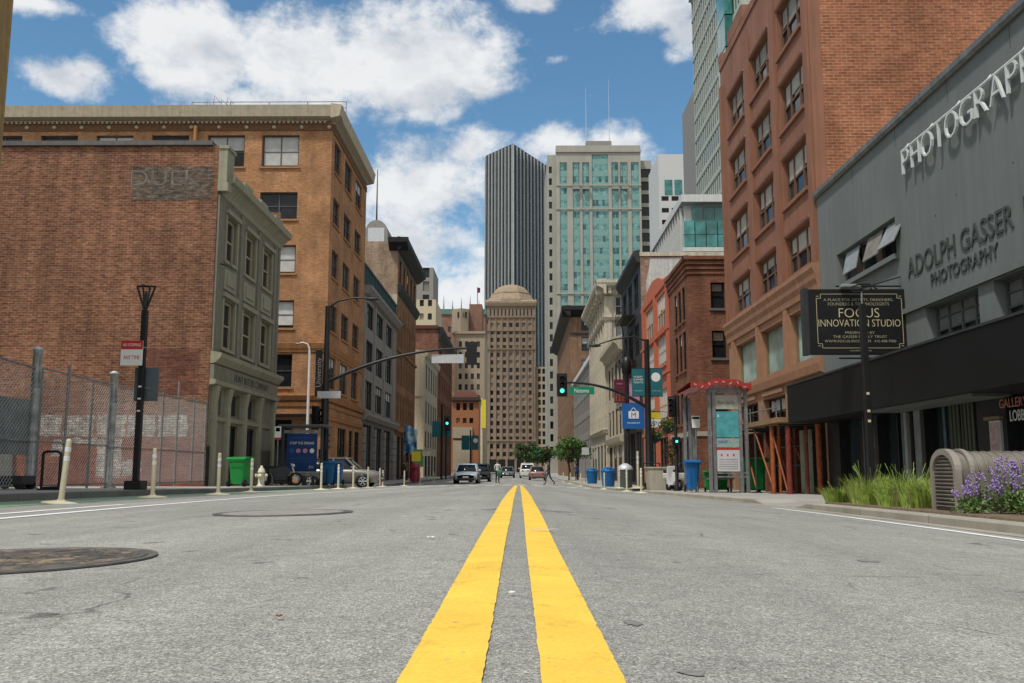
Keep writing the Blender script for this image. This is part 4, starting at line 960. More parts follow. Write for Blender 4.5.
prof = [(0, 18.3), (.25, 18.4), (.35, 18.9), (.95, 19.2), (1.05, 19.5), (1.05, 19.8), (0, 19.95)]
b.cornice(IVORY, 'R', XR, Y0 - 1.0, Y1 + .4, prof); b.cornice(IVORY, 'F', Y0, XR - 1.05, 30, prof)
for i in range(8): b.slab(IVORY, 'R', XR, 95 + i * 2.8, 18.42, 95.4 + i * 2.8, 19.18, -.75, -.3, 'bracket')
for i in range(4): b.slab(IVORY, 'F', Y0, 9.2 + i * 1.1, 18.42, 9.5 + i * 1.1, 19.18, -.75, -.3, 'bracket')
for a0, a1 in even(94.6, 116, 7, .6): b.slab(IVORY, 'R', XR, a0, 4.6, a1, 18.2, -.22, .02, 'pilaster')
b.slab(IVORY, 'F', Y0, XR - .2, -.8, XR + .6, 18.2, -.2, .02, 'corner_pilaster')
for z in (15.6, 4.1): b.cornice(IVORY, 'R', XR, Y0 - .3, Y1, [(0, z), (.3, z + .08), (.42, z + .4), (0, z + .48)], 'belt_course'); b.cornice(IVORY, 'F', Y0, XR - .42, 30, [(0, z + .002), (.3, z + .082), (.415, z + .4), (0, z + .482)], 'belt_course')
b.body(IVORY, XR, 30, Y0, Y1, -1, 19.0, 'FR')

# --- low grey and brown brick beyond
b = Bld('grey_panel_building', 'grey modern office block with white slanting roof edge beyond the ivory building', 'building', (XR, 118, zrt(118)))
hs = grid(even(118, 158, 12, 2.4), [(11.6, 13.6), (8.6, 10.6), (5.6, 7.6), (2.6, 4.6)])
b.wall(GREYT, 'R', XR + .4, 117, 159, -1, 14.6, hs, .12, 'street_wall'); b.windows('R', XR + .4, hs, depth=.12, simple=True)
b.slab(WHITE, 'R', XR + .4, 117, 14.6, 159, 15.2, -.3, .5, 'roof_edge'); b.body(GREYT, XR + .4, 30, 117, 159, -1, 14.6, 'R')
b = Bld('tall_brown_building', 'brown brick building with projecting dark cornice at far right of the street', 'building', (XR, 160, zrt(160)))
BRK3 = brick('tawny_brick', (.25, .145, .09), (.30, .185, .115), (.2, .14, .1), bw=.5, bh=.16, var=.2)
hs = grid(even(161, 214, 11, 1.6), [(24.4, 26.6), (20.8, 23.0), (17.2, 19.4), (13.6, 15.8), (10, 12.2), (6.4, 8.6)]); fh = grid([(10.9, 12.9), (15, 17)], [(24.5, 26.5), (20.9, 23.4), (17.2, 19.4)])
b.wall(BRK3, 'R', XR, 160, 215, -1, 28, hs, .15, 'street_wall'); b.windows('R', XR, hs, depth=.15, simple=True)
b.wall(BRK3, 'F', 160, XR, 32, -1, 28, fh, .4, 'side_front'); b.windows('F', 160, fh, depth=.4, fr=GREYFR, mull=(.5,), blinds=(0, .4))
prof = [(0, 26.9), (.6, 27.2), (1.5, 28.0), (1.5, 28.7), (0, 28.8)]
b.cornice(JET, 'R', XR, 158.6, 215.5, prof); b.cornice(JET, 'F', 160, XR - 1.5, 32, prof); b.slab(DARK, 'F', 160, XR - .1, 23.9, 32, 24.15, -.2, .02, 'belt_course')
b.body(BRK3, XR, 32, 160, 215, -1, 28, 'FR')

# --- glass office with white canted roof
b = Bld('white_framed_office', 'teal glass office with white frame and overhanging white roof above dark red building', 'building', (15.6, 85, -1))
WHC = plain('white_concrete', (.58, .585, .56), .7, var=.08, streak=.12)
b.body(WHC, 15.6, 34, 85, 103, -1, 25.2, '', roofz=25.0)
for j, (z0, z1, m) in enumerate(((23.55, 25.0, GLASST), (22.2, 23.5, GLASST), (21.0, 22.15, GLASST), (18.6, 20.4, GLASST))):
    for i in range(9):
        x = (16.3 if j == 0 else 15.4) + i * 1.05
        b.put(MB().box(x + .04, 84.86 - (.5 if j in (1, 2) else 0), z0, x + 1.01, 84.98, z1), 'window_pane', m)
b.put(MB().box(15.3, 84.3, 20.55, 26, 84.97, 20.95), 'balcony_slab', WHC)
b.put(MB().box(15.2, 83.9, 25.2, 34.2, 104, 25.9), 'roof_slab', WHC)
for k in range(12): b.put(MB().box(15.3, 85.6 + k * 1.45, 17, 15.57, 85.75 + k * 1.45, 25.1), 'fin', WHC)
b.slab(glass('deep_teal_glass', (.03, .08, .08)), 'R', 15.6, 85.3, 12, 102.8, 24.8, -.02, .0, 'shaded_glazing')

# --- tall pale tower with slit windows
b = Bld('pale_slit_tower', 'very tall pale green grey tower with rows of narrow slit windows at upper right', 'tower', (25.4, 116, -1))
PGRN = plain('pale_green_concrete', (.40, .43, .37), .75, var=.1, streak=.1)
cols = even(100.2, 128, 22, .74); rows = [(8 + 3.05 * i, 10.1 + 3.05 * i) for i in range(21)]
hs = grid(cols, rows)
b.wall(PGRN, 'R', 25.4, 99.5, 128.2, -1, 72.5, hs, .08, 'street_wall')
hs.sort(key=lambda h: (-h[1] < -30, h[0])); near = [h for h in hs if h[1] > 38 and h[0] > 108]
near.sort(key=lambda h: h[0]); keep = near[:96]; ks = set(keep)
for h in keep: b.window('R', 25.4, h, .08, gl=GLASSD, simple=True)
mb = MB(); f = mapper('R', 25.4)
for h in hs:
    if h not in ks: mb.quad(f(h[0], h[1], .06), f(h[2], h[1], .06), f(h[2], h[3], .06), f(h[0], h[3], .06))
b.put(mb, 'windows', GLASSD, kind='stuff')
for z in [7.2 + 3.05 * i for i in range(22)]: b.slab(PGRN, 'R', 25.4, 99.5, z, 128.2, z + .35, -.08, .02, 'floor_band')
for j in range(7):
    for i in range(2): b.put(MB().box(24.4, 103.6 + i * 2.1, 46 + j * 4.0, 25.38, 105.6 + i * 2.1, 49.8 + j * 4.0), 'bay_pane', GLASST)
b.put(MB().box(25.0, 127.2, 68.5, 26.0, 128.3, 72.4), 'corner_cap', PGRN)
b.body(PGRN, 25.4, 45, 99.5, 128.2, -1, 72.5, 'R')
slot_tower('fine_grid_tower', 'grey tower with a fine window grid peeking out left of the pale slit tower', 39.6, 60, 200, 215, 85.5, plain('grid_grey', (.23, .225, .21), .8, var=.1), even(39.8, 45, 6, .5), [(50 + 2.3 * i, 51.3 + 2.3 * i) for i in range(15)])
WTOW = plain('white_panel', (.52, .525, .51), .7, var=.06)
b = slot_tower('white_slab_tower', 'white tower with three large square windows above thin slit rows', 40.6, 58, 260, 280, 91.5, WTOW, [(41.3 + 2.9 * i, 43.4 + 2.9 * i) for i in range(6)], [(60 + 3.5 * i, 61.4 + 3.5 * i) for i in range(6)])
for i in range(5): b.put(MB().box(42.3 + 2.85 * i, 259.9, 79.3, 44.5 + 2.85 * i, 260.3, 83.8), 'large_window', GLASST)

# --- green glass tower
b = Bld('green_glass_tower', 'wide pale stone tower with teal glass strips and two thin roof masts', 'tower', (28, 330, -1))
PST = plain('pale_tower_stone', (.36, .35, .30), .8, var=.1, scale=.15, streak=.15)
strips = [(15.1, 17.8), (19.9, 22.5), (23.4, 26.0), (27.0, 33.0), (34.2, 36.7), (37.4, 40.0), (41.4, 44.3)]
strips = [(p[0], 2.0 if k not in (0, 3, 6) else 2.0, p[1], 113.0 if k != 3 else 116.0) for k, p in enumerate(strips)]
b.wall(PST, 'F', 330, 13.8, 45.0, -1, 119.5, strips, .5, 'front_wall')
TG = [glass('teal_glass_light', (.19, .36, .335), .12, .5, .02, 0), glass('teal_glass_mid', (.12, .265, .25), .1, .5, .02, 0), glass('teal_glass_dark', (.035, .11, .115), .08, .5, .02, 0), plain('teal_spandrel', (.18, .33, .305), .4, var=.1)]
rg = random.Random(5)
for k, (x0, z0, x1, z1) in enumerate(strips):
    mb = MB(); n = 2 if x1 - x0 < 3 else 5; z = z0
    while z < z1 - .5:
        for i in range(n):
            a, c2 = x0 + (x1 - x0) * i / n + .07, x0 + (x1 - x0) * (i + 1) / n - .07
            mb.quad((a, 330.4, z), (c2, 330.4, z), (c2, 330.4, min(z + 2.3, z1)), (a, 330.4, min(z + 2.3, z1)), rg.choice((1, 1, 1, 2, 1)))
            mb.quad((a, 330.38, z + 2.3), (c2, 330.38, z + 2.3), (c2, 330.38, min(z + 4.3, z1)), (a, 330.38, min(z + 4.3, z1)), 3)
        mb.quad((x0, 330.42, z), (x1, 330.42, z), (x1, 330.42, z + 4.5), (x0, 330.42, z + 4.5), 0)
        z += 4.5
    b.put(mb, 'glass_strip', TG)
for i in range(0): b.slab(PST, 'F', 330, 13.8, 3.5 + 4.5 * i, 27, 3.62 + 4.5 * i, -.12, .0, 'joint_band')
for i in (0, 7, 13, 20, 22): b.slab(PST, 'F', 330, 13.7, 5 + 4.5 * i, 45.1, 5.5 + 4.5 * i, -.3, .0, 'belt_course')
b.slab(PST, 'F', 330, 13.6, 116.8, 45.2, 117.6, -.5, .0, 'belt_course')
sl = [(11.2, 6 + 4.5 * i, 12.3, 8.6 + 4.5 * i) for i in range(24)]
b.wall(PST, 'F', 332, 10.5, 13.8, -1, 116.5, sl, .5, 'left_wing_wall')
for h in sl: b.window('F', 332, h, .5, gl=GLASSD, simple=True)
sl = [(45.3, 30 + 4.9 * i, 49.2, 33.4 + 4.9 * i) for i in range(17)]
b.wall(PST, 'F', 334, 45.0, 49.5, -1, 115, sl, .5, 'right_wing_wall')
for h in sl: b.window('F', 334, h, .5, gl=GLASSD, simple=True)
b.body(PST, 10.5, 49.5, 334.5, 370, -1, 115, ''); b.body(PST, 13.8, 45.0, 330.05, 334.4, -1, 119.5, 'F')
b.put(MB().box(25, 331, 119, 34.5, 334, 121.6), 'roof_plant', GREYT)
for x, h in ((25.2, 143), (33.8, 146)): b.put(MB().tube([(x, 332, 119), (x, 332, h)], [.16, .05], 6), 'mast', ALU)
for x in (20.0, 23.6, 34.4, 38.0):
    t = thing('window_cradle', {20.0: 'leftmost window cleaning cradle hung on the green glass tower', 23.6: 'second window cleaning cradle from the left on the green glass tower', 34.4: 'third window cleaning cradle from the left on the green glass tower', 38.0: 'rightmost window cleaning cradle hung on the green glass tower'}[x], 'window cradle', (x, 329, 102.4), 0, 'window cleaning cradles on the green glass tower')
    MB().box(-.2, -.4, 0, 2.4, .4, 1.1).obj('basket', GREYT, t); MB().tube([(.2, 0, 1.1), (.2, 0, 10)], .05, 4).tube([(2, 0, 1.1), (2, 0, 10)], .05, 4).obj('cable', DARK, t)
# ------------------------------------------------------------------ street furniture
# cream flexible posts along the bike lane
def make_post(loc, label, group, h=1.0, rz=0, base=True):
    t = thing('delineator_post', label, 'traffic post', loc, rz, group)
    if base: MB().lathe([(.30, .0), (.30, .018), (.22, .032), (.07, .05), (.05, .075)], 24, sy=.62).obj('base', CREAMP, t)
    MB().lathe([(.044, .05), (.042, h - .04), (.034, h - .008), (.012, h)], 14).obj('post', CREAMP, t)
    for z in (.80, .66): MB().lathe([(.0455, h * z), (.0455, h * z + .075)], 14).obj('reflective_band', REFL, t)
    return t
GP = 'cream delineator posts beside the green bike lane'
pl = [(-7.1, 14.5, 'nearest cream traffic post on the left, in front of the black bike hoop'), (-7.4, 18.9, 'second cream traffic post on the left, just right of the black lamp post'), (-7.2, 22.4, 'third cream traffic post on the left, left of the green wheeled bin'), (-7.9, 27.6, 'fourth cream traffic post on the left, at the right edge of the green bin'), (-7.4, 35, 'cream traffic post in front of the left blue recycling bin'), (-7.3, 37.8, 'cream traffic post at the right side of the left blue bins'), (-7.3, 41.2, 'cream traffic post in front of the silver car door'), (-7.3, 45.2, 'cream traffic post in front of the front wheel of silver car'), (-7.35, 49.4, 'cream traffic post by the nose of the silver car')]
P0 = None
for x, y, lab in pl:
    P0 = make_post((x, y, zr(x, y)), lab, GP) if P0 is None else P0
    if lab != pl[0][2]: copy_tree(P0, (x, y, zr(x, y)), lab)
P0.rotation_euler = (0, R(4), 0)
GP2 = 'pale posts along the right kerb'
for k, (x, y, lab) in enumerate([(5.0, 43.5, 'pale kerb post in front of the beige planter box on the right'), (5.35, 50, 'pale kerb post right of the grey litter bin'), (4.9, 37.6, 'pale kerb post in front of the white scooter'), (5.1, 56, 'pale kerb post left of the grey litter bin'), (4.75, 72, 'pale post beside the rightmost blue barrel bin'), (4.6, 84, 'pale post near the leftmost blue barrel bin'), (4.55, 96, 'farthest pale post on the right kerb under the trees'), (6.1, 48.0, 'taller white pipe post right of the dark banner pole')]):
    c = copy_tree(P0, (x, y, Z(x, y)), lab); c['group'] = GP2; c.rotation_euler = (0, 0, 0)
    if k == 7: c.scale = (1.4, 1.4, 1.9)
for x, y, lab in [(-7.6, 62, 'far cream post by the walking people on the left'), (-7.4, 70, 'far cream post right of the red bin'), (-7.3, 80, 'far cream post left of the light blue oncoming car'), (-8.3, 57, 'cream post under the brown building doorway')]:
    c = copy_tree(P0, (x, y, zr(x, y)), lab); c.rotation_euler = (0, 0, 0)

# black lamp posts with triangular heads
def lamp_post(loc, label, h, rz=0):
    t = thing('lamp_post', label, 'lamp post', loc, rz)
    MB().box(-.21, -.21, 0, .21, .21, .22).obj('base', BLACK, t, bevel=.02)
    mb = MB().box(-.07, -.07, .22, .07, .07, h - .6); mb.obj('pole', BLACK, t, bevel=.012)
    hd = MB()
    a, b_, c_ = (0, 0, h - .66), (-.23, 0, h), (.23, 0, h)
    hd.tube([a, b_], .028, 6).tube([a, c_], .028, 6).tube([b_, c_], .028, 6).tube([(0, -.02, h - .66), (0, -.22, h), (0, .22, h), (0, .02, h - .66)], .024, 6)
    hd.obj('lamp_frame', BLACK, t)
    MB().tube([(0, 0, h - .66), (0, 0, h - .14)], .035, 8).obj('lamp_tube', DARK, t)
    for z in (1.9, 2.2, 2.5): MB().box(-.04, -.0725, z, .04, -.0705, z + .04).obj('sticker', REFL, t)
    return t
lamp_post((-9.36, 22.8, zl(22.8)), 'tall black lamp post with triangular head on the left pavement before the fence', 5.05)
t = thing('slim_post', 'slim square black post with small loop on top in front of the black projecting sign', 'post', (6.98, 18.6, zrt(18.6)))
MB().box(-.16, -.16, 0, .16, .16, .12).obj('base', BLACK, t, bevel=.02); MB().box(-.062, -.062, .12, .062, .062, 3.95).obj('shaft', BLACK, t, bevel=.01); MB().tube([(0, 0, 3.95), (0, 0, 4.2)], .022, 8).obj('spigot', GALV, t)
MB().tube([(-.17, 0, 4.2), (-.2, 0, 4.3), (-.05, 0, 4.36), (.18, 0, 4.36), (.2, 0, 4.26), (.0, 0, 4.2), (-.17, 0, 4.2)], .022, 8).obj('loop', BLACK, t)
for z in (1.55, 1.75, 2.1): MB().box(-.03, -.0645, z, .03, -.0625, z + .05).obj('sticker', GOLD, t)
t = thing('parking_sign', 'small red and white parking sign on the left black lamp post', 'sign', (-9.55, 22.6, 2.95))
MB().box(-.27, -.012, 0, .27, .012, .62).obj('panel', REFL, t, bevel=.005)
MB().box(-.27, -.016, .40, .27, -.0125, .62).obj('red_band', RED, t)
fit_text('NO STOPPING', .44, .07, REFL, t, (0, -.017, .51), 0, .002)
fit_text('ANY TIME', .40, .10, RED, t, (0, -.0135, .2), 0, .002)
MB().tube([(.27, .03, .45), (.33, .1, .45)], .02, 5).obj('bracket', GALV, t)
t = thing('reversed_sign', 'blank blue grey sign board seen from behind on the left lamp post', 'sign', (-9.3, 22.98, 2.1))
MB().box(-.30, -.012, 0, .30, .012, .84).obj('panel', plain('blue_grey_metal', (.105, .135, .15), .5, .2, var=.15), t, bevel=.005)
MB().box(-.1, -.03, .3, .1, -.013, .36).obj('bracket', GALV, t)

# litter lying on the road
for nm, lab, cat, x, y, s, mt_, rz_ in (('metal_strip', 'bent grey metal strip lying across the right yellow line', 'litter', .17, 6.25, (.19, .03), ALU, .1), ('paper_scrap', 'white paper scrap on the asphalt left of the yellow lines', 'litter', -.52, 5.6, (.05, .04), REFL, .5), ('rust_flake', 'small orange brown flake on the asphalt in the left lane', 'litter', -.66, 2.62, (.018, .018), ORANGEP, .3), ('leaf_scrap', 'small pale scrap on the asphalt between the yellow lines', 'litter', -.022, 3.05, (.02, .02), REFL, .9)):
    mb = MB(); n = 6
    for i in range(n + 1):
        u = -1 + 2 * i / n; z = .008 + .012 * abs(math.sin(u * 2.5)) * min(1, s[0] * 8)
        for v in (-1, 1):
            for dz in (0, .003): mb.v.append((u * s[0] / 2, v * s[1] / 2 * (1 - .3 * u * u), z + dz))
    for i in range(n):
        q = i * 4
        for f_ in ((q, q + 4, q + 6, q + 2), (q + 1, q + 3, q + 7, q + 5), (q, q + 1, q + 5, q + 4), (q + 2, q + 6, q + 7, q + 3)): mb.f.append(f_); mb.mi.append(0); mb.sm.append(False)
    mb.f += [(0, 2, 3, 1), (n * 4, n * 4 + 1, n * 4 + 3, n * 4 + 2)]; mb.mi += [0, 0]; mb.sm += [False, False]
    tag(mb.obj(nm, mt_, None, (x, y, zr(x, y) + .002), rz_), lab, cat)
# bike hoop
t = thing('bike_rack', 'black square bike hoop standing on the left pavement', 'bike rack', (-11.0, 21.9, zl(21.9)), R(0))
w, h = .21, .9
pts = [(w, 0, .06), (-w, 0, .06), (-w, 0, .1), (-w, 0, h - .08), (-w + .02, 0, h - .03), (-w + .08, 0, h), (w - .08, 0, h), (w - .02, 0, h - .03), (w, 0, h - .08), (w, 0, 0)]
MB().tube(pts, .034, 10).obj('hoop', BLACK, t)
MB().box(-w - .06, -.07, 0, w + .06, .07, .035).obj('foot_plate', BLACK, t)

# chain link fence on the lot side
WIRE = plain('fence_wire', (.42, .43, .43), .5, .4, var=.2)
def wire_panel(x0, y0, x1, y1, zb0, zt0, zb1, zt1, sp=.10, r_=.0054):
    L = math.hypot(x1 - x0, y1 - y0); mb = MB(); d = Vector(((x1 - x0) / L, (y1 - y0) / L, 0)); n = Vector((d.y, -d.x, 0))
    H = max(zt0, zt1) - min(zb0, zb1); zmin = min(zb0, zb1)
    top = lambda u: zt0 + (zt1 - zt0) * u / L
    k = -H
    while k < L:
        for s in (1, -1):
            u0 = k if s == 1 else k + H; pts = []
            for q in range(0, 41):
                z = zmin + H * q / 40; u = u0 + s * (z - zmin)
                if 0 <= u <= L and z <= top(u): pts.append((u, z))
            if len(pts) > 1:
                a, c = pts[0], pts[-1]
                A = Vector((x0, y0, 0)) + d * a[0] + Vector((0, 0, a[1])); C = Vector((x0, y0, 0)) + d * c[0] + Vector((0, 0, c[1])); e = d * r_
                mb.add([A - e, A + e, A + n * r_ * 1.5, C - e, C + e, C + n * r_ * 1.5], [(0, 1, 4, 3), (1, 2, 5, 4), (2, 0, 3, 5)])
        k += sp * 1.414
    return mb
def fence(name, label, p0, p1, z0, zt0, zt1, posts, mat_post=GALV, solid=None, cat='fence'):
    t = thing(name, label, cat, (p0[0], p0[1], z0)); dx, dy = p1[0] - p0[0], p1[1] - p0[1]
    wire_panel(0, 0, dx, dy, .05, zt0 - z0, .05, zt1 - z0).obj('wire_mesh', WIRE, t)
    MB().tube([(0, 0, zt0 - z0), (dx, dy, zt1 - z0)], .028, 6).obj('top_rail', mat_post, t)
    MB().tube([(0, 0, .12), (dx, dy, .12)], .022, 6).obj('bottom_rail', mat_post, t)
    MB().tube([(0, 0, 1.25), (dx, dy, 1.25)], .02, 6).obj('middle_rail', mat_post, t)
    for u, hh in posts: MB().tube([(dx * u, dy * u, 0), (dx * u, dy * u, zt0 + (zt1 - zt0) * u - z0 + hh)], .038, 8).obj('post', mat_post, t)
    if solid: MB().add([(-.05, 0, .9), (dx - .05, dy, .9), (dx - .05, dy, 2.3), (-.05, 0, 2.3), (-.08, 0, .9), (dx - .08, dy, .9), (dx - .08, dy, 2.3), (-.08, 0, 2.3)], [(0, 1, 2, 3), (4, 5, 6, 7), (0, 1, 5, 4), (3, 2, 6, 7), (0, 3, 7, 4), (1, 2, 6, 5)]).obj('windscreen_panel', solid, t)
    return t
zf = zl(26)
fence('chain_link_fence', 'chain link fence with dull grey privacy screen at the far left edge', (XL, 19.5), (XL, 23.8), zf, 3.2, 3.0, [(.0, .1), (.5, .0)], solid=plain('grey_green_screen', (.20, .22, .21), .8, var=.3, streak=.2))
fence('chain_link_gate', 'tall chain link gate between the two painted steel posts', (XL, 23.95), (XL, 28.3), zf, 3.05, 3.0, [(.03, 0), (.36, .25), (.7, .0), (.97, 0)], cat='gate')
g2 = fence('chain_link_fence', 'chain link fence in front of the brick wall right of the painted posts', (XL, 28.6), (XL, 37.1), zf - .04, 3.0, 3.05, [(.22, .0), (.45, .1), (.62, .6), (.82, .15), (.98, .1)])
for y, h, lab in ((23.8, 3.6, 'thick weathered steel gate post on the left beside wheeled gate carriage'), (28.4, 3.5, 'thick weathered steel gate post nearer the brick wall corner')):
    t = thing('gate_post', lab, 'post', (XL, y, zl(y) - .02), group='weathered gate posts of the lot')
    MB().lathe([(.115, 0), (.115, h - .02), (.135, h - .01), (.135, h + .04), (.05, h + .09)], 16).obj('shaft', WORNPOST, t)
    for z in (1.2, 2.6): MB().lathe([(.13, z), (.13, z + .06)], 16).obj('strap', GALV, t)
    MB().lathe([(.22, 0), (.22, .05), (.16, .09)], 16).obj('footing', KERBD, t)
t = thing('gate_carriage', 'small dark wheeled gate carriage at the foot of the left gate post', 'gate carriage', (XL - .3, 23.35, zl(23)))
MB().box(-.3, -.35, .12, .55, .3, .34).obj('frame', DARK, t, bevel=.02)
for x, y in ((-.2, -.3), (.45, -.3), (-.2, .25), (.45, .25)): MB().lathe([(.12, -.03), (.12, .03)], 14, (x, y, .12), axis='y').obj('wheel', RUBBER, t)

# wheeled bins
def make_bin(name, label, loc, mat, rz=0, s=1., group=None, wheels=True):
    t = thing(name, label, 'bin', loc, rz, group)
    mb = MB(); sec = [(.23, .22, .10), (.25, .24, .45), (.30, .29, .92)]
    vs = []
    for a, d, z in sec:
        for k in range(20):
            th = 2 * PI * k / 20; c, s_ = math.cos(th), math.sin(th); e = .35
            vs.append((a * math.copysign(abs(c) ** e, c), d * math.copysign(abs(s_) ** e, s_), z))
    mb.add(vs, [(i * 20 + k, i * 20 + (k + 1) % 20, (i + 1) * 20 + (k + 1) % 20, (i + 1) * 20 + k) for i in range(2) for k in range(20)], 0, True)
    mb.add(vs[:20], [tuple(range(20))])
    mb.obj('body', mat, t)
    MB().box(-.33, -.32, .90, .33, .32, .95).obj('rim', mat, t, bevel=.015)
    MB().prism([(-.35, .952), (.33, .952), (.33, .975), (.2, 1.03), (-.15, 1.05), (-.35, 1.0)], lambda a, p, q: (a, p, q), -.335, .335).obj('lid', mat, t, bevel=.012)
    MB().tube([(-.26, .34, .93), (-.26, .41, .96), (.26, .41, .96), (.26, .34, .93)], .02, 8).obj('handle', mat, t)
    for x in (-.27, .27):
        w = MB().lathe([(.11, -.03), (.125, -.02), (.125, .02), (.11, .03)], 16, (x, .2, .125), axis='x').obj('wheel', RUBBER, t)
        MB().lathe([(.06, -.034), (.06, .034)], 12, (x, .2, .125), axis='x').obj('hub', DARK, w)
    MB().tube([(-.24, .2, .125), (.24, .2, .125)], .015, 6).obj('axle', DARK, t)
    for x in (-.12, .12): MB().box(x - .012, -.285, .3, x + .012, -.255, .86).obj('rib', mat, t)
    t.scale = (s, s, s); return t
GB = make_bin('wheeled_bin', 'bright green wheeled bin on the left pavement by the sage green shopfront', (-10.45, 35.0, zl(35)), BINGREEN, R(160), 1.05)
GB.scale = (1.3, 1.05, 1.06)
BB = make_bin('recycling_bin', 'blue recycling bin behind the cream post, nearer of the two by the silver car', (-9.35, 45.6, zl(45)), BINBLUE, R(10), 1.12, 'blue recycling bins by the silver car')
copy_tree(BB, (-9.3, 47.6, zl(47.6)), 'blue recycling bin half hidden behind the other one by the silver car', R(-5))
c = copy_tree(BB, (5.98, 32.4, zrt(32)), 'tall blue bin behind the bus shelter frame on the right', R(0)); c.scale = (.8, 1.0, 1.05); c['group'] = 'bins around the right bus shelter'
c = copy_tree(GB, (7.95, 31.7, zrt(32)), 'big green wheeled bin right of the bus shelter panel', R(20)); c.scale = (1.15, 1.1, 1.13); c['group'] = 'bins around the right bus shelter'
for x, y, s, lab in ((6.75, 33.2, .72, 'low green bin seen under the bus shelter map, left of the pair'), (7.3, 33.8, .72, 'low green bin seen under the bus shelter map, right of the pair')):
    c = copy_tree(GB, (x, y, zrt(y)), lab, R(180)); c.scale = (s, s, s); c['group'] = 'bins around the right bus shelter'
def barrel(loc, label):
    t = thing('barrel_bin', label, 'bin', loc, 0, 'blue barrel bins on the right pavement')
    MB().lathe([(.40, 0), (.42, .1), (.50, .9), (.52, 1.0), (.54, 1.02), (.54, 1.08), (.48, 1.1)], 20).obj('body', BINBLUE, t)
    MB().lathe([(.49, 1.1), (.46, 1.2), (.25, 1.3), (.02, 1.33)], 20).obj('lid', BINBLUE, t); MB().box(-.16, -.46, 1.14, .16, -.38, 1.24).obj('slot', BLACK, t)
barrel((6.25, 80, zrt(80)), 'leftmost blue barrel bin far down the right pavement'); barrel((6.1, 64, zrt(64)), 'rightmost blue barrel bin down the right pavement')
t = thing('litter_bin', 'dark grey litter bin with pale domed top on the right pavement', 'bin', (5.9, 52, zrt(52)))
MB().lathe([(.36, 0), (.38, .06), (.40, .95), (.42, 1.0)], 18).obj('body', plain('grey_green_bin', (.09, .11, .10), .6, var=.2), t); MB().lathe([(.44, 1.0), (.44, 1.06), (.36, 1.2), (.14, 1.34), (.02, 1.36)], 18).obj('domed_top', ALU, t)

# hydrant
t = thing('fire_hydrant', 'cream fire hydrant beside the green wheeled bin', 'fire hydrant', (-10.1, 36.6, zl(36.6)))
HY = plain('hydrant_paint', (.62, .58, .45), .5, var=.15)
MB().lathe([(.17, 0), (.17, .05), (.12, .07), (.115, .5), (.15, .52), (.15, .57), (.13, .60), (.11, .68), (.05, .75), (.045, .8), (.01, .81)], 18).obj('barrel', HY, t)
for d in (-1, 1): MB().lathe([(.06, .08 * d), (.06, .17 * d), (.075, .17 * d), (.075, .22 * d), (.03, .25 * d)], 12, (0, 0, .42), axis='x').obj('outlet', HY, t)
MB().lathe([(.08, -.08), (.08, -.18), (.095, -.18), (.095, -.23), (.03, -.26)], 12, (0, 0, .40), axis='y').obj('pumper_outlet', HY, t)

# left poster shelter
t = thing('poster_shelter', 'dark framed bus shelter panel with a navy blue poster on the left pavement', 'bus shelter', (-10.25, 44, zl(44)))
for x in (-.92, .92):
    MB().box(x - .05, -.09, 0, x + .05, .09, 2.75).obj('post', DARK, t); MB().box(x - .04, 1.3, 0, x + .04, 1.4, 2.7).obj('rear_post', DARK, t)
MB().box(-1.1, -.25, 2.75, 1.1, 1.6, 2.86).obj('roof', GREYFR, t, bevel=.02); MB().box(-.87, -.06, .45, .87, .06, .62).obj('lower_rail', GALV, t); MB().box(-.87, -.06, 2.45, .87, .06, 2.6).obj('upper_rail', GALV, t)
po = MB().box(-.72, -.075, .64, .72, -.03, 2.43).obj('poster', NAVY, t)
for s, w, h, z, m in (('STAY SAFE', 1.0, .09, 2.22, BLUEB), ('STOP THE SPREAD', 1.15, .12, 1.98, REFL), ('WASH COVER DISTANCE', 1.15, .09, 1.26, BLUEB), ('HELP YOUR CITY', 1.0, .07, 1.12, BLUEB), ('311', .2, .12, .86, REFL)): fit_text(s, w, h, m, po, (0 if s != '311' else .45, -.078, z), 0, .002)
for k in range(4): MB().lathe([(.11, -.077), (.11, -.0775)], 14, (-.48 + k * .32, 0, 1.62), axis='y').obj('picture_dot', (BLUEB, PINKB, PINKB, REFL)[k], po)
for x in (-.5, .1, .55): MB().box(x - .07, -.05, 0, x + .07, .05, .45).obj('leg', DARK, t)
# kerb-side sign posts
def sign_pole(loc, label, h, plates, rz=0):
    t = thing('sign_post', label, 'sign', loc, rz); MB().tube([(0, 0, 0), (0, 0, h)], .03, 8).obj('post', GALV, t)
    for z, w, hh, m in plates: MB().box(-w / 2, -.05, z, w / 2, -.032, z + hh).obj('plate', m, t, bevel=.004)
    return t
t = sign_pole((-10.9, 42, zl(42)), 'slim sign post with red and white plate left of the navy poster', 2.7, [(2.15, .3, .5, REFL), (2.05, .28, .095, RED), (2.42, .2, .18, RED)])
sign_pole((6.12, 32.2, zrt(32)), 'thin post with small white and red notice inside the right shelter', 2.6, [(2.2, .28, .42, REFL), (2.5, .26, .08, RED)])
sign_pole((-8.6, 78, zl(78)), 'short post with a yellow plate left of the light blue car', 2.6, [(1.7, .75, .8, YEL)])
sign_pole((6.4, 90, zrt(90)), 'signpost with pale plate on the right pavement near the trees', 3.4, [(2.6, .7, .7, ALU)])
sign_pole((-9.5, 96, zl(96)), 'post with small white plate in front of the brown building', 3.4, [(2.4, .9, .5, CREAMP)])
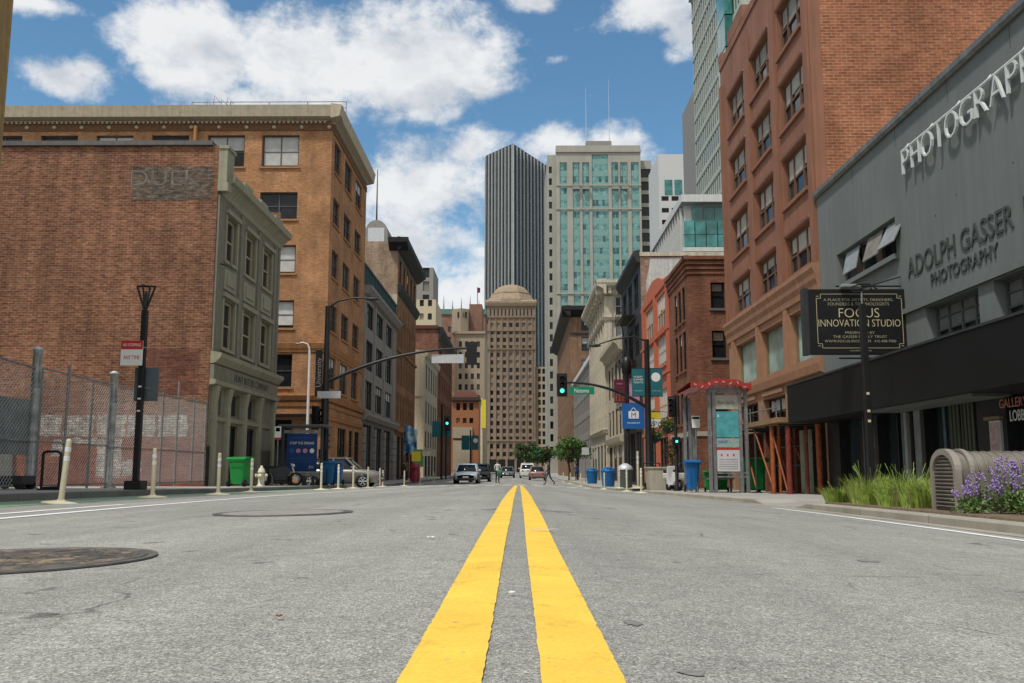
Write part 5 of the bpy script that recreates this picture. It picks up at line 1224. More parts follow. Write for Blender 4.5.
# white lamp column in the alley
t = thing('street_light', 'slender pale street light with curved arm behind the navy poster', 'street light', (-13.0, 57, zl(57) - .12))
MB().tube([(0, 0, 0), (0, 0, 8.0), (-.03, 0, 8.5), (-.15, -.05, 8.75), (-.45, -.1, 8.85), (-.6, -.1, 8.8)], [.11, .07, .06, .05, .04, .04], 8).obj('pole', WHITE, t); MB().ball((-.72, -.1, 8.76), .13, sq=(1.5, .8, .5)).obj('lamp_head', GALV, t)

# traffic signals
LITG = emit('lit_green_lens', (.10, .85, .66), 1.1); LITR = emit('lit_red_lens', (1., .08, .03), 4.); LENS = plain('unlit_lens', (.02, .02, .02), .2, var=.05)
def signal_head(parent, x, y, z, face=-1, lit=None, yaw=0, name='signal_head', s=.88):
    M = Matrix.Translation((x, y, z)) @ Matrix.Rotation(yaw, 4, 'Z') @ Matrix.Scale(s, 4)
    o = MB().box(-.19, -.12, -.55, .19, .12, .55).xf(M).obj(name, BLACK, parent, bevel=.02)
    MB().box(-.3, .10 * -face - .012, -.66, .3, .10 * -face + .012, .66).xf(M).obj('backplate', BLACK, o)
    for k, zz in enumerate((.34, 0, -.34)):
        MB().lathe([(.125, .122 * face), (.125, .128 * face), (.01, .132 * face)], 16, (0, 0, zz), axis='y').xf(M).obj('lens', lit[1] if lit and lit[0] == k else LENS, o)
        v = MB()
        v.prism([(.15 * math.cos(a), .15 * math.sin(a)) for a in [PI * i / 10 for i in range(11)]] + [(.135 * math.cos(a), .135 * math.sin(a)) for a in [PI * i / 10 for i in range(10, -1, -1)]], lambda a, p, q: (p, a, q + zz), .12 * face, .33 * face); v.xf(M).obj('visor', BLACK, o)
    return o
def arc_arm(x0, z0, x1, z1, r0, r1, n=14, rise=2.2):
    pts = []
    for i in range(n + 1):
        u = i / n; pts.append((x0 + (x1 - x0) * u, 0, z0 + (z1 - z0) * (1 - (1 - u) ** rise)))
    return MB().tube(pts, [r0 + (r1 - r0) * i / n for i in range(n + 1)], 10)
y = 45.8; t = thing('signal_mast', 'black traffic signal mast on the left with long curved arm over the road', 'traffic signal', (-9.6, y, zl(y)))
z0 = zl(y)
MB().lathe([(.26, 0), (.26, .25), (.19, .35), (.19, 4.9), (.15, 5.0), (.12, 8.9)], 14).obj('pole', BLACK, t)
arc_arm(.1, 4.75 - z0, 7.45, 6.42 - z0, .10, .05).obj('mast_arm', BLACK, t)
MB().tube([(0, 0, 8.8), (.5, 0, 9.15), (1.3, -.1, 9.3), (2.0, -.1, 9.28)], [.06, .05, .04, .035], 8).obj('luminaire_arm', BLACK, t); MB().ball((2.25, -.1, 9.24), .2, sq=(1.7, .8, .5)).obj('luminaire', DARK, t)
signal_head(t, 7.25, 0, 6.15 - z0, 1)
MB().box(5.25, .05, 5.68 - z0, 6.85, .08, 6.12 - z0).obj('street_name_plate', ALU, t)
MB().tube([(5.7, .06, 6.1 - z0), (5.7, .03, 6.42 - z0)], .02, 5).tube([(6.5, .06, 6.1 - z0), (6.5, .03, 6.42 - z0)], .02, 5).obj('plate_hanger', BLACK, t)
signal_head(t, -.38, -.1, 3.3, -1, None, R(60)); signal_head(t, -.1, .38, 2.1, 1, None, R(-70), 'pedestrian_signal')
MB().box(-.36, -.22, 4.25, .8, -.2, 4.6).obj('street_name_plate', ALU, t)
MB().box(-.2, -.28, 1.3, .2, -.17, 1.75).obj('push_button', DARK, t)
y = 46.0; z0 = zrt(y); t = thing('signal_mast', 'black traffic signal mast on the right with lit green light and Natoma sign', 'traffic signal', (6.4, y, z0))
MB().lathe([(.24, 0), (.24, .25), (.17, .35), (.15, 4.6), (.12, 7.4)], 14).obj('pole', BLACK, t)
arc_arm(-.1, 3.5 - z0, -4.1, 4.72 - z0, .09, .05).obj('mast_arm', BLACK, t)
MB().tube([(0, 0, 7.3), (-.6, 0, 7.55), (-1.6, -.1, 7.4), (-2.4, -.1, 7.15)], [.05, .045, .04, .03], 8).obj('luminaire_arm', BLACK, t); MB().ball((-2.6, -.1, 7.08), .18, sq=(1.7, .8, .5)).obj('luminaire', DARK, t)
signal_head(t, -4.25, 0, 4.6 - z0, -1, (2, LITG))
p = MB().box(-3.92, -.06, 4.12 - z0, -2.65, -.03, 4.5 - z0).obj('street_name_plate', SIGNGREEN, t); fit_text('Natoma', .72, .2, REFL, p, (-3.28, -.065, 4.31 - z0), 0, .003)
def banner(parent, x0, z0, x1, z1, mat, y=-.02):
    return MB().box(x0, y - .008, z0, x1, y + .008, z1).obj('banner', mat, parent)
bt = banner(t, -.78, 4.05 - z0, -.13, 5.4 - z0, TEAL); fit_text('MUSEUM', .42, .09, REFL, bt, (-.47, -.031, 5.0 - z0), 0, .002); fit_text('SUMMER', .5, .09, REFL, bt, (-.45, -.031, 4.86 - z0), 0, .002); fit_text('NIGHTS', .46, .09, REFL, bt, (-.45, -.031, 4.72 - z0), 0, .002); fit_text('YERBA BUENA', .45, .05, ALU, bt, (-.45, -.031, 4.3 - z0), 0, .002)
bt = banner(t, .13, 4.05 - z0, .75, 5.4 - z0, TEAL); MB().lathe([(.23, -.029), (.2, -.031)], 20, (.42, 0, 4.98 - z0), axis='y').obj('white_disc', REFL, bt); fit_text('YERBA BUENA', .45, .05, ALU, bt, (.44, -.031, 4.3 - z0), 0, .002)
for z in (5.42, 4.03): MB().tube([(-.8, 0, z - z0), (.78, 0, z - z0)], .02, 6).obj('banner_bracket', BLACK, t)
t = thing('walk_signal_post', 'black pedestrian signal post with triple signal head near the coral building', 'traffic signal', (6.2, 36.8, zrt(36.8)))
MB().lathe([(.13, 0), (.13, .12), (.07, .2), (.06, 3.75)], 12).obj('pole', BLACK, t); signal_head(t, -.12, -.05, 3.3, -1, None, R(-25), s=.62)
o = MB().box(-.16, -.2, 1.75, .14, .05, 2.1).obj('pedestrian_signal', BLACK, t, bevel=.02); MB().box(-.05, -.215, 1.88, .04, -.201, 1.97).obj('lens', LITG, o)
t = thing('signal_post', 'small far traffic signal showing green beside the twin teal banners', 'traffic signal', (-7.75, 99, zl(99))); MB().tube([(0, 0, 0), (0, 0, 6.2)], .09, 8).obj('pole', BLACK, t); signal_head(t, .1, -.1, 5.9, -1, (1, LITG), s=1.2)
t = thing('signal_post', 'far traffic signal showing red with a green name plate before the dark trees', 'traffic signal', (4.9, 150, -.6)); MB().tube([(0, 0, 0), (0, 0, 4.4)], .12, 8).obj('pole', BLACK, t); MB().tube([(0, 0, 4.2), (-2.2, 0, 4.4)], .07, 6).obj('mast_arm', BLACK, t); signal_head(t, -.6, -.15, 3.9, -1, (0, LITR), s=1.1); MB().box(-2.4, -.1, 3.6, -1.1, -.05, 4.0).obj('street_name_plate', SIGNGREEN, t)
# banner pole
y = 53.; z0 = zrt(y); t = thing('banner_pole', 'black pole with maroon and pink banners above a square blue banner', 'pole', (6.2, y, z0))
MB().lathe([(.17, 0), (.17, .3), (.11, .4), (.10, 6.3)], 12).obj('pole', BLACK, t)
MB().lathe([(.11, 6.3), (.28, 6.5), (.30, 7.1), (.2, 7.4), (.05, 7.5)], 10).obj('lantern', BLACK, t)
bt = banner(t, -.75, 4.2 - z0, -.12, 5.55 - z0, MAROON)
for k in range(9): MB().ball((-.62 + (k % 3) * .18, -.03, 4.35 - z0 + (k // 3) * .15), .06, seg=8, sq=(1, .1, 1)).obj('floral_dot', ORANGEP, bt)
fit_text('OPERA', .36, .09, PINKB, bt, (-.43, -.031, 5.3 - z0), 0, .002)
bt = banner(t, .12, 4.2 - z0, .7, 5.6 - z0, PINKB)
bt = MB().box(-.32, -.16, 2.72 - z0, .95, -.13, 4.16 - z0).obj('banner', BLUEB, t)
MB().box(.04, -.175, 3.3 - z0, .62, -.161, 3.72 - z0).obj('picture', REFL, bt); MB().tube([(.16, -.17, 3.72 - z0), (.33, -.17, 3.92 - z0), (.5, -.17, 3.72 - z0)], .02, 5).obj('picture_gable', REFL, bt); fit_text('M', .26, .28, BLUEB, bt, (.33, -.178, 3.5 - z0), 0, .003); fit_text('MUSEUM', .7, .09, REFL, bt, (.32, -.163, 3.05 - z0), 0, .002)
t = thing('yellow_notice', 'yellow and white hanging notice between the banner pole and the signal mast', 'sign', (6.6, 47.4, 2.55))
MB().box(-.1, -.01, .45, .62, .01, .78).obj('yellow_panel', YEL, t); p = MB().box(-.1, -.01, 0, .62, .01, .42).obj('white_panel', REFL, t); fit_text('OPEN', .5, .2, BLACK, p, (.26, -.012, .22), 0, .002); MB().tube([(-.18, 0, .8), (.64, 0, .8)], .02, 5).obj('bracket', BLACK, t)
# teal banners far on the left
for k, (x, y, lab) in enumerate(((-8.3, 100, 'pole with twin teal banners in front of the cream building'), (-8.6, 165, 'far pole with twin teal banners before the small orange building'))):
    z0 = zl(y); t = thing('banner_pole', lab, 'pole', (x, y, z0)); MB().tube([(0, 0, 0), (0, 0, 8)], .12, 8).obj('pole', BLACK, t); s = 1 if k == 0 else 1.5
    banner(t, -1.05 * s, 4.5, -.15, 4.5 + 1.7 * s, TEAL); bt = banner(t, .15, 4.5, .95 * s, 4.5 + 1.7 * s, TEAL); MB().lathe([(.28 * s, -.03), (.26 * s, -.032)], 16, (.6 * s, 0, 4.5 + 1.1 * s), axis='y').obj('white_disc', REFL, bt)
t = thing('yellow_banner_pole', 'tall pale pole carrying a long narrow yellow banner before the tan tower', 'pole', (-9.2, 230, -.5)); MB().tube([(0, 0, 0), (0, 0, 18.6)], .35, 8).obj('pole', CREAMP, t); MB().box(-.05, -.5, 11.2, 1.0, -.4, 18.2).obj('banner', YEL, t)
t = thing('flag_banner', 'fluttering blue and white street flag before the brown brick building', 'flag', (-12.3, 99, zl(99)))
MB().tube([(0, 0, 0), (0, 0, 6)], .05, 6).obj('pole', GALV, t)
mb = MB(); n = 9
for i in range(n):
    for j in range(n): mb.v.append((.05 + 1.4 * i / 8 - .5 * (1 - j / 8) * 0, .18 * math.sin(i * 1.1 + j * .5), 2.6 + 2.9 * j / 8 + .25 * math.sin(i * .7)))
for i in range(n - 1):
    for j in range(n - 1): mb.f.append((i * n + j, (i + 1) * n + j, (i + 1) * n + j + 1, i * n + j + 1)); mb.mi.append(0); mb.sm.append(True)
tf = NT('blue_white_cloth'); gg = tf.uv(src='Object'); nn = tf.ramp(tf.noise(gg, 1.3, 3), [(.42, (.03, .16, .36)), (.52, (.25, .45, .60)), (.62, (.60, .66, .68))]); FLAGM = tf.out(nn, .7)
f_ = mb.obj('cloth', FLAGM, t); sm = f_.modifiers.new('Solid', 'SOLIDIFY'); sm.thickness = .02
t = thing('green_street_banner', 'small green upright banner below the blue flag', 'banner', (-10.9, 97, zl(97))); MB().tube([(0, 0, 0), (0, 0, 3.2)], .03, 6).obj('pole', GALV, t); MB().box(.02, -.02, 1.3, .95, .02, 3.1).obj('cloth', plain('leaf_green_cloth', (.12, .36, .13), .7, var=.2), t)
t = thing('red_bin', 'dark red upright street bin on the left pavement beyond the silver car', 'bin', (-8.9, 80, zl(80)))
MB().lathe([(.38, 0), (.42, .08), (.42, 1.25), (.3, 1.5), (.05, 1.62)], 16).obj('body', plain('crimson_plastic', (.34, .03, .055), .5, var=.2), t); MB().box(-.2, -.46, 1.0, .2, -.38, 1.15).obj('slot', BLACK, t)

# right bus shelter with map panel
y = 31.; z0 = zrt(y); t = thing('bus_shelter', 'grey steel bus shelter with map panel and red wave shaped roof edge on right pavement', 'bus shelter', (6.35, y, z0))
for x in (.0, .15, 1.02, 1.22): MB().box(x - .055, -.06, 0, x + .055, .06, 3.45).obj('post', GALV, t, bevel=.008)
for x in (-.42, -.25): MB().box(x - .05, 2.2, 0, x + .05, 2.32, 3.3).obj('rear_post', GALV, t)
MB().box(-.08, -.058, 3.32, 1.30, .058, 3.46).obj('top_beam', GALV, t)
for z in (.5, .62): MB().box(.06, -.03, z, 1.2, .03, z + .05).obj('cross_rail', GALV, t)
for k, (z, h, m) in enumerate(((2.76, .46, plain('shelter_header', (.42, .42, .36), .4, var=.1)), (1.82, .86, plain('aqua_map', (.10, .38, .42), .25, var=.3, scale=4)), (1.49, .30, plain('pale_aqua_map', (.30, .42, .38), .3, var=.2, scale=8)), (1.41, .06, RED), (.70, .7, plain('timetable_paper', (.58, .57, .60), .4, var=.08)))):
    p = MB().box(.21, -.045, z, .96, .0, z + h).obj(('header_panel', 'map_panel', 'map_footer', 'red_strip', 'timetable')[k], m, t)
    if k == 0: fit_text('Muni 2nd St', .55, .12, GREYFR, p, (.56, -.048, z + .22), 0, .002)
    if k == 2: fit_text('MAP', .3, .1, BLUEB, p, (.42, -.048, z + .18), 0, .002)
    if k == 1: fit_text('i', .05, .1, REFL, p, (.29, -.048, z + .72), 0, .002)
    if k == 4:
        for q in range(3): MB().box(.34 + q * .2, -.048, z + .5, .39 + q * .2, -.0455, z + .57).obj('route_mark', RED, p)
        for q in range(5): MB().box(.28, -.048, z + .08 + q * .075, .9, -.0455, z + .092 + q * .075).obj('timetable_line', GREYFR, p)
mb = MB(); n = 40; X0, X1 = -.66, 1.36    # undulating red roof edge
wz = lambda x: 3.58 + .07 * math.sin(x * 3.6) + .03 * math.sin(x * 9)
top = [(X0 + (X1 - X0) * i / n, wz(X0 + (X1 - X0) * i / n) + .11) for i in range(n + 1)]; bot = [(X0 + (X1 - X0) * i / n, wz(X0 + (X1 - X0) * i / n) - .09 - .04 * math.sin(i * 1.3)) for i in range(n, -1, -1)]
for (p, q), (r_, s_) in zip(zip(top, top[1:]), zip(bot[::-1], bot[::-1][1:])):
    mb.add([(p[0], -.32, p[1]), (q[0], -.32, q[1]), (s_[0], -.32, s_[1]), (r_[0], -.32, r_[1]), (p[0], 2.3, p[1] - .1), (q[0], 2.3, q[1] - .1), (s_[0], 2.3, s_[1] - .02), (r_[0], 2.3, r_[1] - .02)], [(0, 1, 2, 3), (4, 5, 6, 7), (0, 1, 5, 4), (3, 2, 6, 7)])
mb.obj('wave_roof', plain('translucent_red_roof', (.36, .045, .04), .3, var=.25, scale=6), t)
for k in range(8): MB().box(-.055, -.006, -.022, .055, .0, .022).xf(Matrix.Translation((-.5 + k * .235, -.3205, wz(-.5 + k * .235) + .02 * (-1) ** k)) @ Matrix.Rotation((.5, -.7, 1.2, .1)[k % 4], 4, 'Y')).obj('roof_cutout', plain('pale_pink_roof', (.50, .28, .26), .4), t)
MB().box(-.3, 2.24, 1.0, .0, 2.28, 2.4).obj('rear_panel', GALV, t)
MB().box(-.3, 1.4, .42, 1.1, 1.7, .47).obj('bench', GALV, t)
for x in (-.2, 1.0): MB().box(x - .03, 1.5, 0, x + .03, 1.6, .42).obj('bench_leg', GALV, t)

# Focus sign
THIN = -.014
t = thing('projecting_sign', 'black projecting sign with thin gold border reading Focus Innovation Studio', 'sign', (7.87, 21.5, 3.06))
W, H_ = 2.42, 1.53
MB().box(-W / 2 + .09, -.17, 0, W / 2, .04, H_).obj('panel', BLACK, t, bevel=.01); MB().box(-W / 2 - .02, -.18, -.02, -W / 2 + .088, .06, H_ + .02).obj('end_cap', DARK, t)
mb = MB(); a, b0, b1 = .009, .14, H_ - .12
x0, x1 = -W / 2 + .28, W / 2 - .16; n = .1
path = [(x0, b0 + n), (x0 + n, b0 + n), (x0 + n, b0), (x1 - n, b0), (x1 - n, b0 + n), (x1, b0 + n), (x1, b1 - n), (x1 - n, b1 - n), (x1 - n, b1), (x0 + n, b1), (x0 + n, b1 - n), (x0, b1 - n)]
for p, q in zip(path, path[1:] + path[:1]):
    mb.box(min(p[0], q[0]) - a / 2, -.177, min(p[1], q[1]) - a / 2, max(p[0], q[0]) + a / 2, -.1705, max(p[1], q[1]) + a / 2)
for cx, cz in ((x0, b0), (x1, b0), (x0, b1), (x1, b1)):
    sx = 1 if cx < 0 else -1; sz = 1 if cz < .7 else -1
    mb.box(min(cx, cx + sx * n * .55), -.176, min(cz + sz * .045, cz + sz * .055), max(cx, cx + sx * n * .55), -.1705, max(cz + sz * .045, cz + sz * .055))
mb.obj('gold_border', GOLD, t)
GD = plain('dull_gold_lettering', (.42, .39, .27), .5)
for s, w, h, z, m in (('A PLACE FOR ARTISTS, DESIGNERS,', 1.62, .070, 1.27, GD), ('FOUNDERS & TECHNOLOGISTS', 1.42, .070, 1.175, GD), ('FOCUS', .94, .215, .965, GOLD), ('INNOVATION STUDIO', 1.9, .165, .725, GOLD), ('PRESENTED BY', .68, .058, .50, GD), ('THE GASSER FAMILY TRUST', 1.25, .062, .405, GD), ('WWW.FOCUS-INCO.COM   415-408-7000', 1.65, .058, .30, GD), ('GOLDEN GATE SIGN', .5, .022, .075, GOLD)):
    fit_text(s, w, h, m, t, (.05, -.174, z), 0, .003)
THIN = 0.
for z in (-.08, H_ + .1): MB().tube([(W / 2 + .12, 0, z), (-.4, 0, z)], .02, 6).obj('bracket', BLACK, t)
MB().tube([(W / 2, 0, -.3), (.1, 0, -.05)], .015, 6).tube([(W / 2, 0, H_ + .35), (.1, 0, H_ + .02)], .015, 6).obj('stay', BLACK, t)
t = thing('sign_floodlight', 'small pale floodlight on an arm above the black projecting sign', 'lamp', (7.7, 21.2, 4.62)); MB().tube([(1.2, .5, -.3), (.6, .2, .06), (0, 0, .02)], .018, 6).obj('arm', DARK, t); MB().box(-.22, -.1, -.03, .22, .1, .05).obj('lamp_head', plain('grey_lamp_head', (.25, .27, .26), .4), t, bevel=.02)

# rounded metal cabinet
t = thing('metal_cabinet', 'long silver metal cabinet with rounded top and slatted arched end', 'cabinet', (5.72, 12.6, zrt(12.75) + .02))
def archp(w, h, n=14): # profile (y,z)
    r_ = w / 2; return [(r_, 0), (r_, h - r_ * .75)] + [(r_ * math.cos(PI * i / n), h - r_ * .75 + r_ * .75 * math.sin(PI * i / n)) for i in range(1, n)] + [(-r_, h - r_ * .75), (-r_, 0)]
RACK = plain('cabinet_steel', (.27, .245, .205), .5, .3, var=.22, scale=3, streak=.25)
MB().prism(archp(.66, .785), lambda a, p, q: (a, p, q), .03, 2.7, 0, True).obj('body', RACK, t)
ho = archp(.75, .83); hi = archp(.62, .75)
mb = MB()
for a0, a1 in ((-.04, .05), (.16, .22)):
    P = [(p, q) for p, q in ho]; Q = [(p, q) for p, q in (hi if a0 < 0 else archp(.68, .795))]; n = len(P)
    for i in range(n - 1):
        mb.add([(a0, *P[i]), (a0, *P[i + 1]), (a0, *Q[i + 1]), (a0, *Q[i]), (a1, *P[i]), (a1, *P[i + 1]), (a1, *Q[i + 1]), (a1, *Q[i])], [(0, 1, 2, 3), (4, 5, 6, 7), (0, 1, 5, 4), (3, 2, 6, 7)])
mb.obj('end_frame', plain('pale_steel', (.36, .33, .28), .45, .4, var=.15), t)
for k in range(14):
    z = .05 + k * .05; hw = .30 if z < .53 else .30 * math.sqrt(max(.05, 1 - ((z - .53) / .24) ** 2))
    MB().add([(.0, -hw, z), (.0, hw, z), (-.022, hw, z + .018), (-.022, -hw, z + .018), (.02, -hw, z + .04), (.02, hw, z + .04)], [(0, 1, 2, 3), (3, 2, 5, 4), (0, 1, 5, 4)]).obj('slat', RACK, t)
for k in range(22):   # ribs over the top
    P = archp(.676, .792); x = .3 + k * .11; mb = MB(); m = [i for i, p in enumerate(P) if p[1] > .52]
    mb.tube([(x, P[i][0], P[i][1]) for i in m], .010, 5); mb.obj('rib', RACK, t)
MB().box(.3, -.342, .12, 2.6, -.332, .5).obj('access_panel', RACK, t, bevel=.004)

# beige box, scooters, motorcycle
t = thing('planter_box', 'beige cube shaped planter box on the right pavement before the coral building', 'planter', (6.4, 42.5, zrt(42.5)))
BG = plain('beige_planter', (.46, .42, .33), .8, var=.15, streak=.2)
MB().prism([(-.55, 0), (.55, 0), (.62, .95), (-.62, .95)], lambda a, p, q: (p, a, q), -.5, .5).obj('tub', BG, t, bevel=.02); MB().box(-.66, -.54, .951, .66, .54, 1.02).obj('rim', BG, t)
t = thing('picture_stand', 'black framed empty display stand left of the beige planter box', 'display stand', (5.75, 43.2, zrt(43)))
mb = MB()
for p, q in (((0, 0, 0), (0, 0, 1.2)), ((.75, 0, 0), (.75, 0, 1.2)), ((0, 0, 1.2), (.75, 0, 1.2)), ((0, 0, .25), (.75, 0, .25))): mb.tube([p, q], .03, 6)
mb.obj('frame', BLACK, t)
def two_wheeler(name, label, loc, rz, paint, big=False):
    t = thing(name, label, 'motorcycle' if big else 'scooter', loc, rz); wr = .30 if big else .22; wb = 1.35 if big else 1.22
    for x in (0, wb):
        w = MB(); pts = [(x + (wr - .05) * math.cos(2 * PI * i / 20), 0, wr + (wr - .05) * math.sin(2 * PI * i / 20)) for i in range(21)]; w.tube(pts, .055, 8, caps=False); w = w.obj('wheel', RUBBER, t); MB().lathe([(.1, -.04), (.1, .04)], 12, (x, 0, wr), axis='y').obj('hub', ALU, w)
    if big:
        MB().prism([(.3, .45), (1.0, .42), (1.15, .7), (.9, .85), (.55, .8), (.25, .75)], lambda a, p, q: (p, a, q), -.13, .13).obj('body', paint, t, bevel=.05); MB().prism([(-.1, .74), (.5, .76), (.55, .86), (-.15, .88)], lambda a, p, q: (p, a, q), -.13, .13).obj('seat', RUBBER, t, bevel=.03); MB().box(.35, -.2, .22, .95, .2, .5).obj('engine', DARK, t, bevel=.04)
    else:
        MB().prism([(-.15, .45), (.45, .3), (.5, .62), (.35, .74), (-.2, .72)], lambda a, p, q: (p, a, q), -.16, .16).obj('body', paint, t, bevel=.06); MB().prism([(.4, .22), (1.0, .22), (1.0, .28), (.4, .3)], lambda a, p, q: (p, a, q), -.16, .16).obj('footboard', paint, t, bevel=.02)
        MB().prism([(.95, .25), (1.06, .25), (1.0, .95), (.88, .98)], lambda a, p, q: (p, a, q), -.19, .19).obj('leg_shield', paint, t, bevel=.03); MB().prism([(-.2, .72), (.4, .74), (.38, .83), (-.18, .84)], lambda a, p, q: (p, a, q), -.14, .14).obj('seat', RUBBER, t, bevel=.03)
    MB().tube([(wb, 0, wr), (wb - .22, 0, .98)], .04, 8).obj('fork', ALU, t); MB().tube([(wb - .3, -.33, 1.02), (wb - .22, 0, .98), (wb - .3, .33, 1.02)], .02, 6).obj('handlebar', DARK, t); MB().ball((wb - .14, 0, .88), .09, seg=10).obj('headlight', ALU, t)
    return t
two_wheeler('scooter', 'white motor scooter parked at the kerb left of the bus shelter', (6.35, 37.0, zrt(37)), R(100), WHITE)
two_wheeler('scooter', 'second white motor scooter parked behind the pedestrian signal post', (6.2, 39.1, zrt(39)), R(70), WHITE)
two_wheeler('motorcycle', 'dark motorcycle parked between the hydrant and navy poster', (-11.3, 41.5, zl(41.5)), R(15), DARK, True)
# ------------------------------------------------------------------ vehicles
TYRE = RUBBER
CARGLASS = glass('car_glass', (.012, .014, .016), .12, .3, .0, rand=.2)
def make_car(name, label, loc, rz, paint, L=4.6, W=1.82, H=1.66, suv=True, cat='car', group=None):
    t = thing(name, label, cat, loc, rz, group); hw = W / 2; hl = L / 2
    def loft(secs, name, mat, bevel=.0, caps=True):
        mb = MB(); n = len(secs[0])
        for s in secs: mb.v += s
        for i in range(len(secs) - 1):
            for k in range(n - 1): mb.f.append((i * n + k, i * n + k + 1, (i + 1) * n + k + 1, (i + 1) * n + k)); mb.mi.append(0); mb.sm.append(True)
        for base in (0, (len(secs) - 1) * n): mb.f.append(tuple(range(base, base + n))); mb.mi.append(0); mb.sm.append(False)
        return mb.obj(name, mat, t)
    zb = H * .60; hood = zb - .02
    st = [(-hl, .80, .45, zb - .12), (-hl + .12, .93, .30, zb), (-hl + .7, 1, .24, zb + .03), (-.2, 1, .22, zb + .02), (hl - 1.35, 1, .22, zb), (hl - .9, .99, .24, zb - .04), (hl - .4, .96, .28, zb - .11), (hl - .14, .89, .33, zb - .18), (hl - .02, .80, .42, zb - .30), (hl, .74, .5, zb - .4)]
    secs = []
    for x, wf, z0, z1 in st:
        w = hw * wf; pts = [(x, -w * .90, z0), (x, -w, z0 + .14), (x, -w, z1 - .22), (x, -w * .95, z1 - .05), (x, -w * .84, z1), (x, 0, z1 + .035), (x, w * .84, z1), (x, w * .95, z1 - .05), (x, w, z1 - .22), (x, w, z0 + .14), (x, w * .90, z0), (x, 0, z0)]; secs.append(pts + [pts[0]])
    loft(secs, 'body', paint)
    rear = -hl + (.18 if suv else .75); r2 = rear + (.35 if suv else .75)
    gs = [(rear, .80, .78, zb + .02, zb + .06), (r2, .86, .70, zb - .02, H - .06), (r2 + .6, .88, .70, zb - .02, H - .02), (.35, .88, .70, zb - .02, H - .03), (hl - 1.25, .86, .80, zb - .02, zb + .04)]
    secs = []
    for x, w0, w1, z0, z1 in gs:
        a, b_ = hw * w0, hw * w1; pts = [(x, -a, z0), (x, -b_, z1), (x, 0, z1 + .02), (x, b_, z1), (x, a, z0)]; secs.append(pts + [pts[0]])
    loft(secs, 'windows', CARGLASS)
    mb = MB(); zz = H - .03
    mb.prism([(r2 - .16, H - .20), (r2 + .05, H - .04), (r2 + .6, H + .012), (.3, H + .005), (.55, H - .09), (.4, H - .12), (r2 + .5, H - .10)], lambda a, p, q: (p, a, q), -hw * .735, hw * .735); mb.obj('roof', paint, t, bevel=.02)
    pil = MB()
    for s in (-1, 1):
        pil.tube([(hl - 1.28, s * hw * .87, zb), (.38, s * hw * .73, H - .05)], .065, 6)
        pil.tube([(-.25, s * hw * .885, zb), (-.3, s * hw * .715, H - .05)], .06, 6)
        pil.tube([(rear + .9, s * hw * .88, zb), (r2 + .4, s * hw * .715, H - .05)], .10, 6); pil.tube([(rear + .04, s * hw * .82, zb + .02), (r2, s * hw * .715, H - .06)], .07, 6)
    pil.obj('pillars', paint, t)
    wr = .35
    for x in (-hl + .88, hl - .92):
        for s in (-1, 1):
            MB().lathe([(wr + .07, s * (hw - .03)), (wr + .07, s * (hw + .012)), (.05, s * (hw + .013))], 24, (x, 0, wr + .01), axis='y').obj('wheel_arch', BLACK, t)
            w = MB().lathe([(wr - .1, s * (hw - .2)), (wr - .02, s * (hw - .2)), (wr, s * (hw - .16)), (wr, s * (hw + .02)), (wr - .03, s * (hw + .045)), (wr - .1, s * (hw + .04))], 26, (x, 0, wr), axis='y').obj('wheel', TYRE, t)
            r_ = MB()
            for k in range(6):
                a = 2 * PI * k / 6; c, n_ = math.cos(a), math.sin(a); r_.tube([(x + .05 * c, s * (hw + .045), wr + .05 * n_), (x + .235 * c, s * (hw + .05), wr + .235 * n_)], .034, 5)
            r_.lathe([(.255, s * (hw + .03)), (.235, s * (hw + .058)), (.22, s * (hw + .03))], 22, (x, 0, wr), axis='y').lathe([(.065, s * (hw + .03)), (.05, s * (hw + .06))], 12, (x, 0, wr), axis='y'); r_.obj('rim', ALU, w)
    for s in (-1, 1):
        MB().ball((hl - .2, s * hw * .66, zb - .28), .15, sq=(.9, 1.1, .6)).obj('headlight', REFL, t); MB().box(-hl - .01, s * hw * .62 - .12, zb - .3, -hl + .14, s * hw * .62 + .12, zb - .1).obj('tail_light', RED, t, bevel=.02)
        MB().ball((hl - 1.55, s * (hw + .09), zb + .1), .11, seg=10, sq=(.6, 1, .7)).obj('mirror', paint, t)
        for x in (-.75, .35): MB().box(x - .1, s * (hw - .005) - .015, zb - .18, x + .1, s * (hw - .005) + .015, zb - .14).obj('door_handle', ALU, t)
        for x in (-1.0, -.22, .82): MB().box(x - .007, s * hw - .004 * s, .42, x + .007, s * (hw + .003), zb - .16).obj('door_seam', BLACK, t)
        MB().box(-hl + 1.3, s * (hw - .04) - .03, .2, hl - 1.35, s * (hw - .04) + .045, .32).obj('sill_trim', DARK, t)
    MB().box(hl - .06, -hw * .45, zb - .36, hl + .015, hw * .45, zb - .24).obj('grille', BLACK, t); MB().box(hl - .14, -hw * .7, .30, hl + .03, hw * .7, .46).obj('bumper', DARK, t, bevel=.04); MB().box(hl + .031, -.22, .46, hl + .045, .22, .57).obj('number_plate', REFL, t)
    return t
SILVER = plain('silver_car_paint', (.235, .22, .195), .3, .35, var=.05)
make_car('parked_car', 'silver sport utility car emerging from the alley on the left behind the posts', (-10.35, 54.2, zl(48) - .17 - .05), 0, SILVER, 4.75, 1.86, 1.72)
make_car('oncoming_car', 'pale blue oncoming car in the left lane beyond the crosswalk', (-4.1, 74, zr(-4.1, 74)), -PI / 2, plain('pale_blue_car_paint', (.58, .66, .72), .3, .1, var=.05), 4.5, 1.85, 1.55)
make_car('parked_car', 'dark car just behind the pale blue oncoming car', (-3.5, 84, zr(-3.5, 84)), -PI / 2, plain('dark_car_paint', (.03, .032, .035), .25, .2, var=.05), 4.5, 1.82, 1.6)
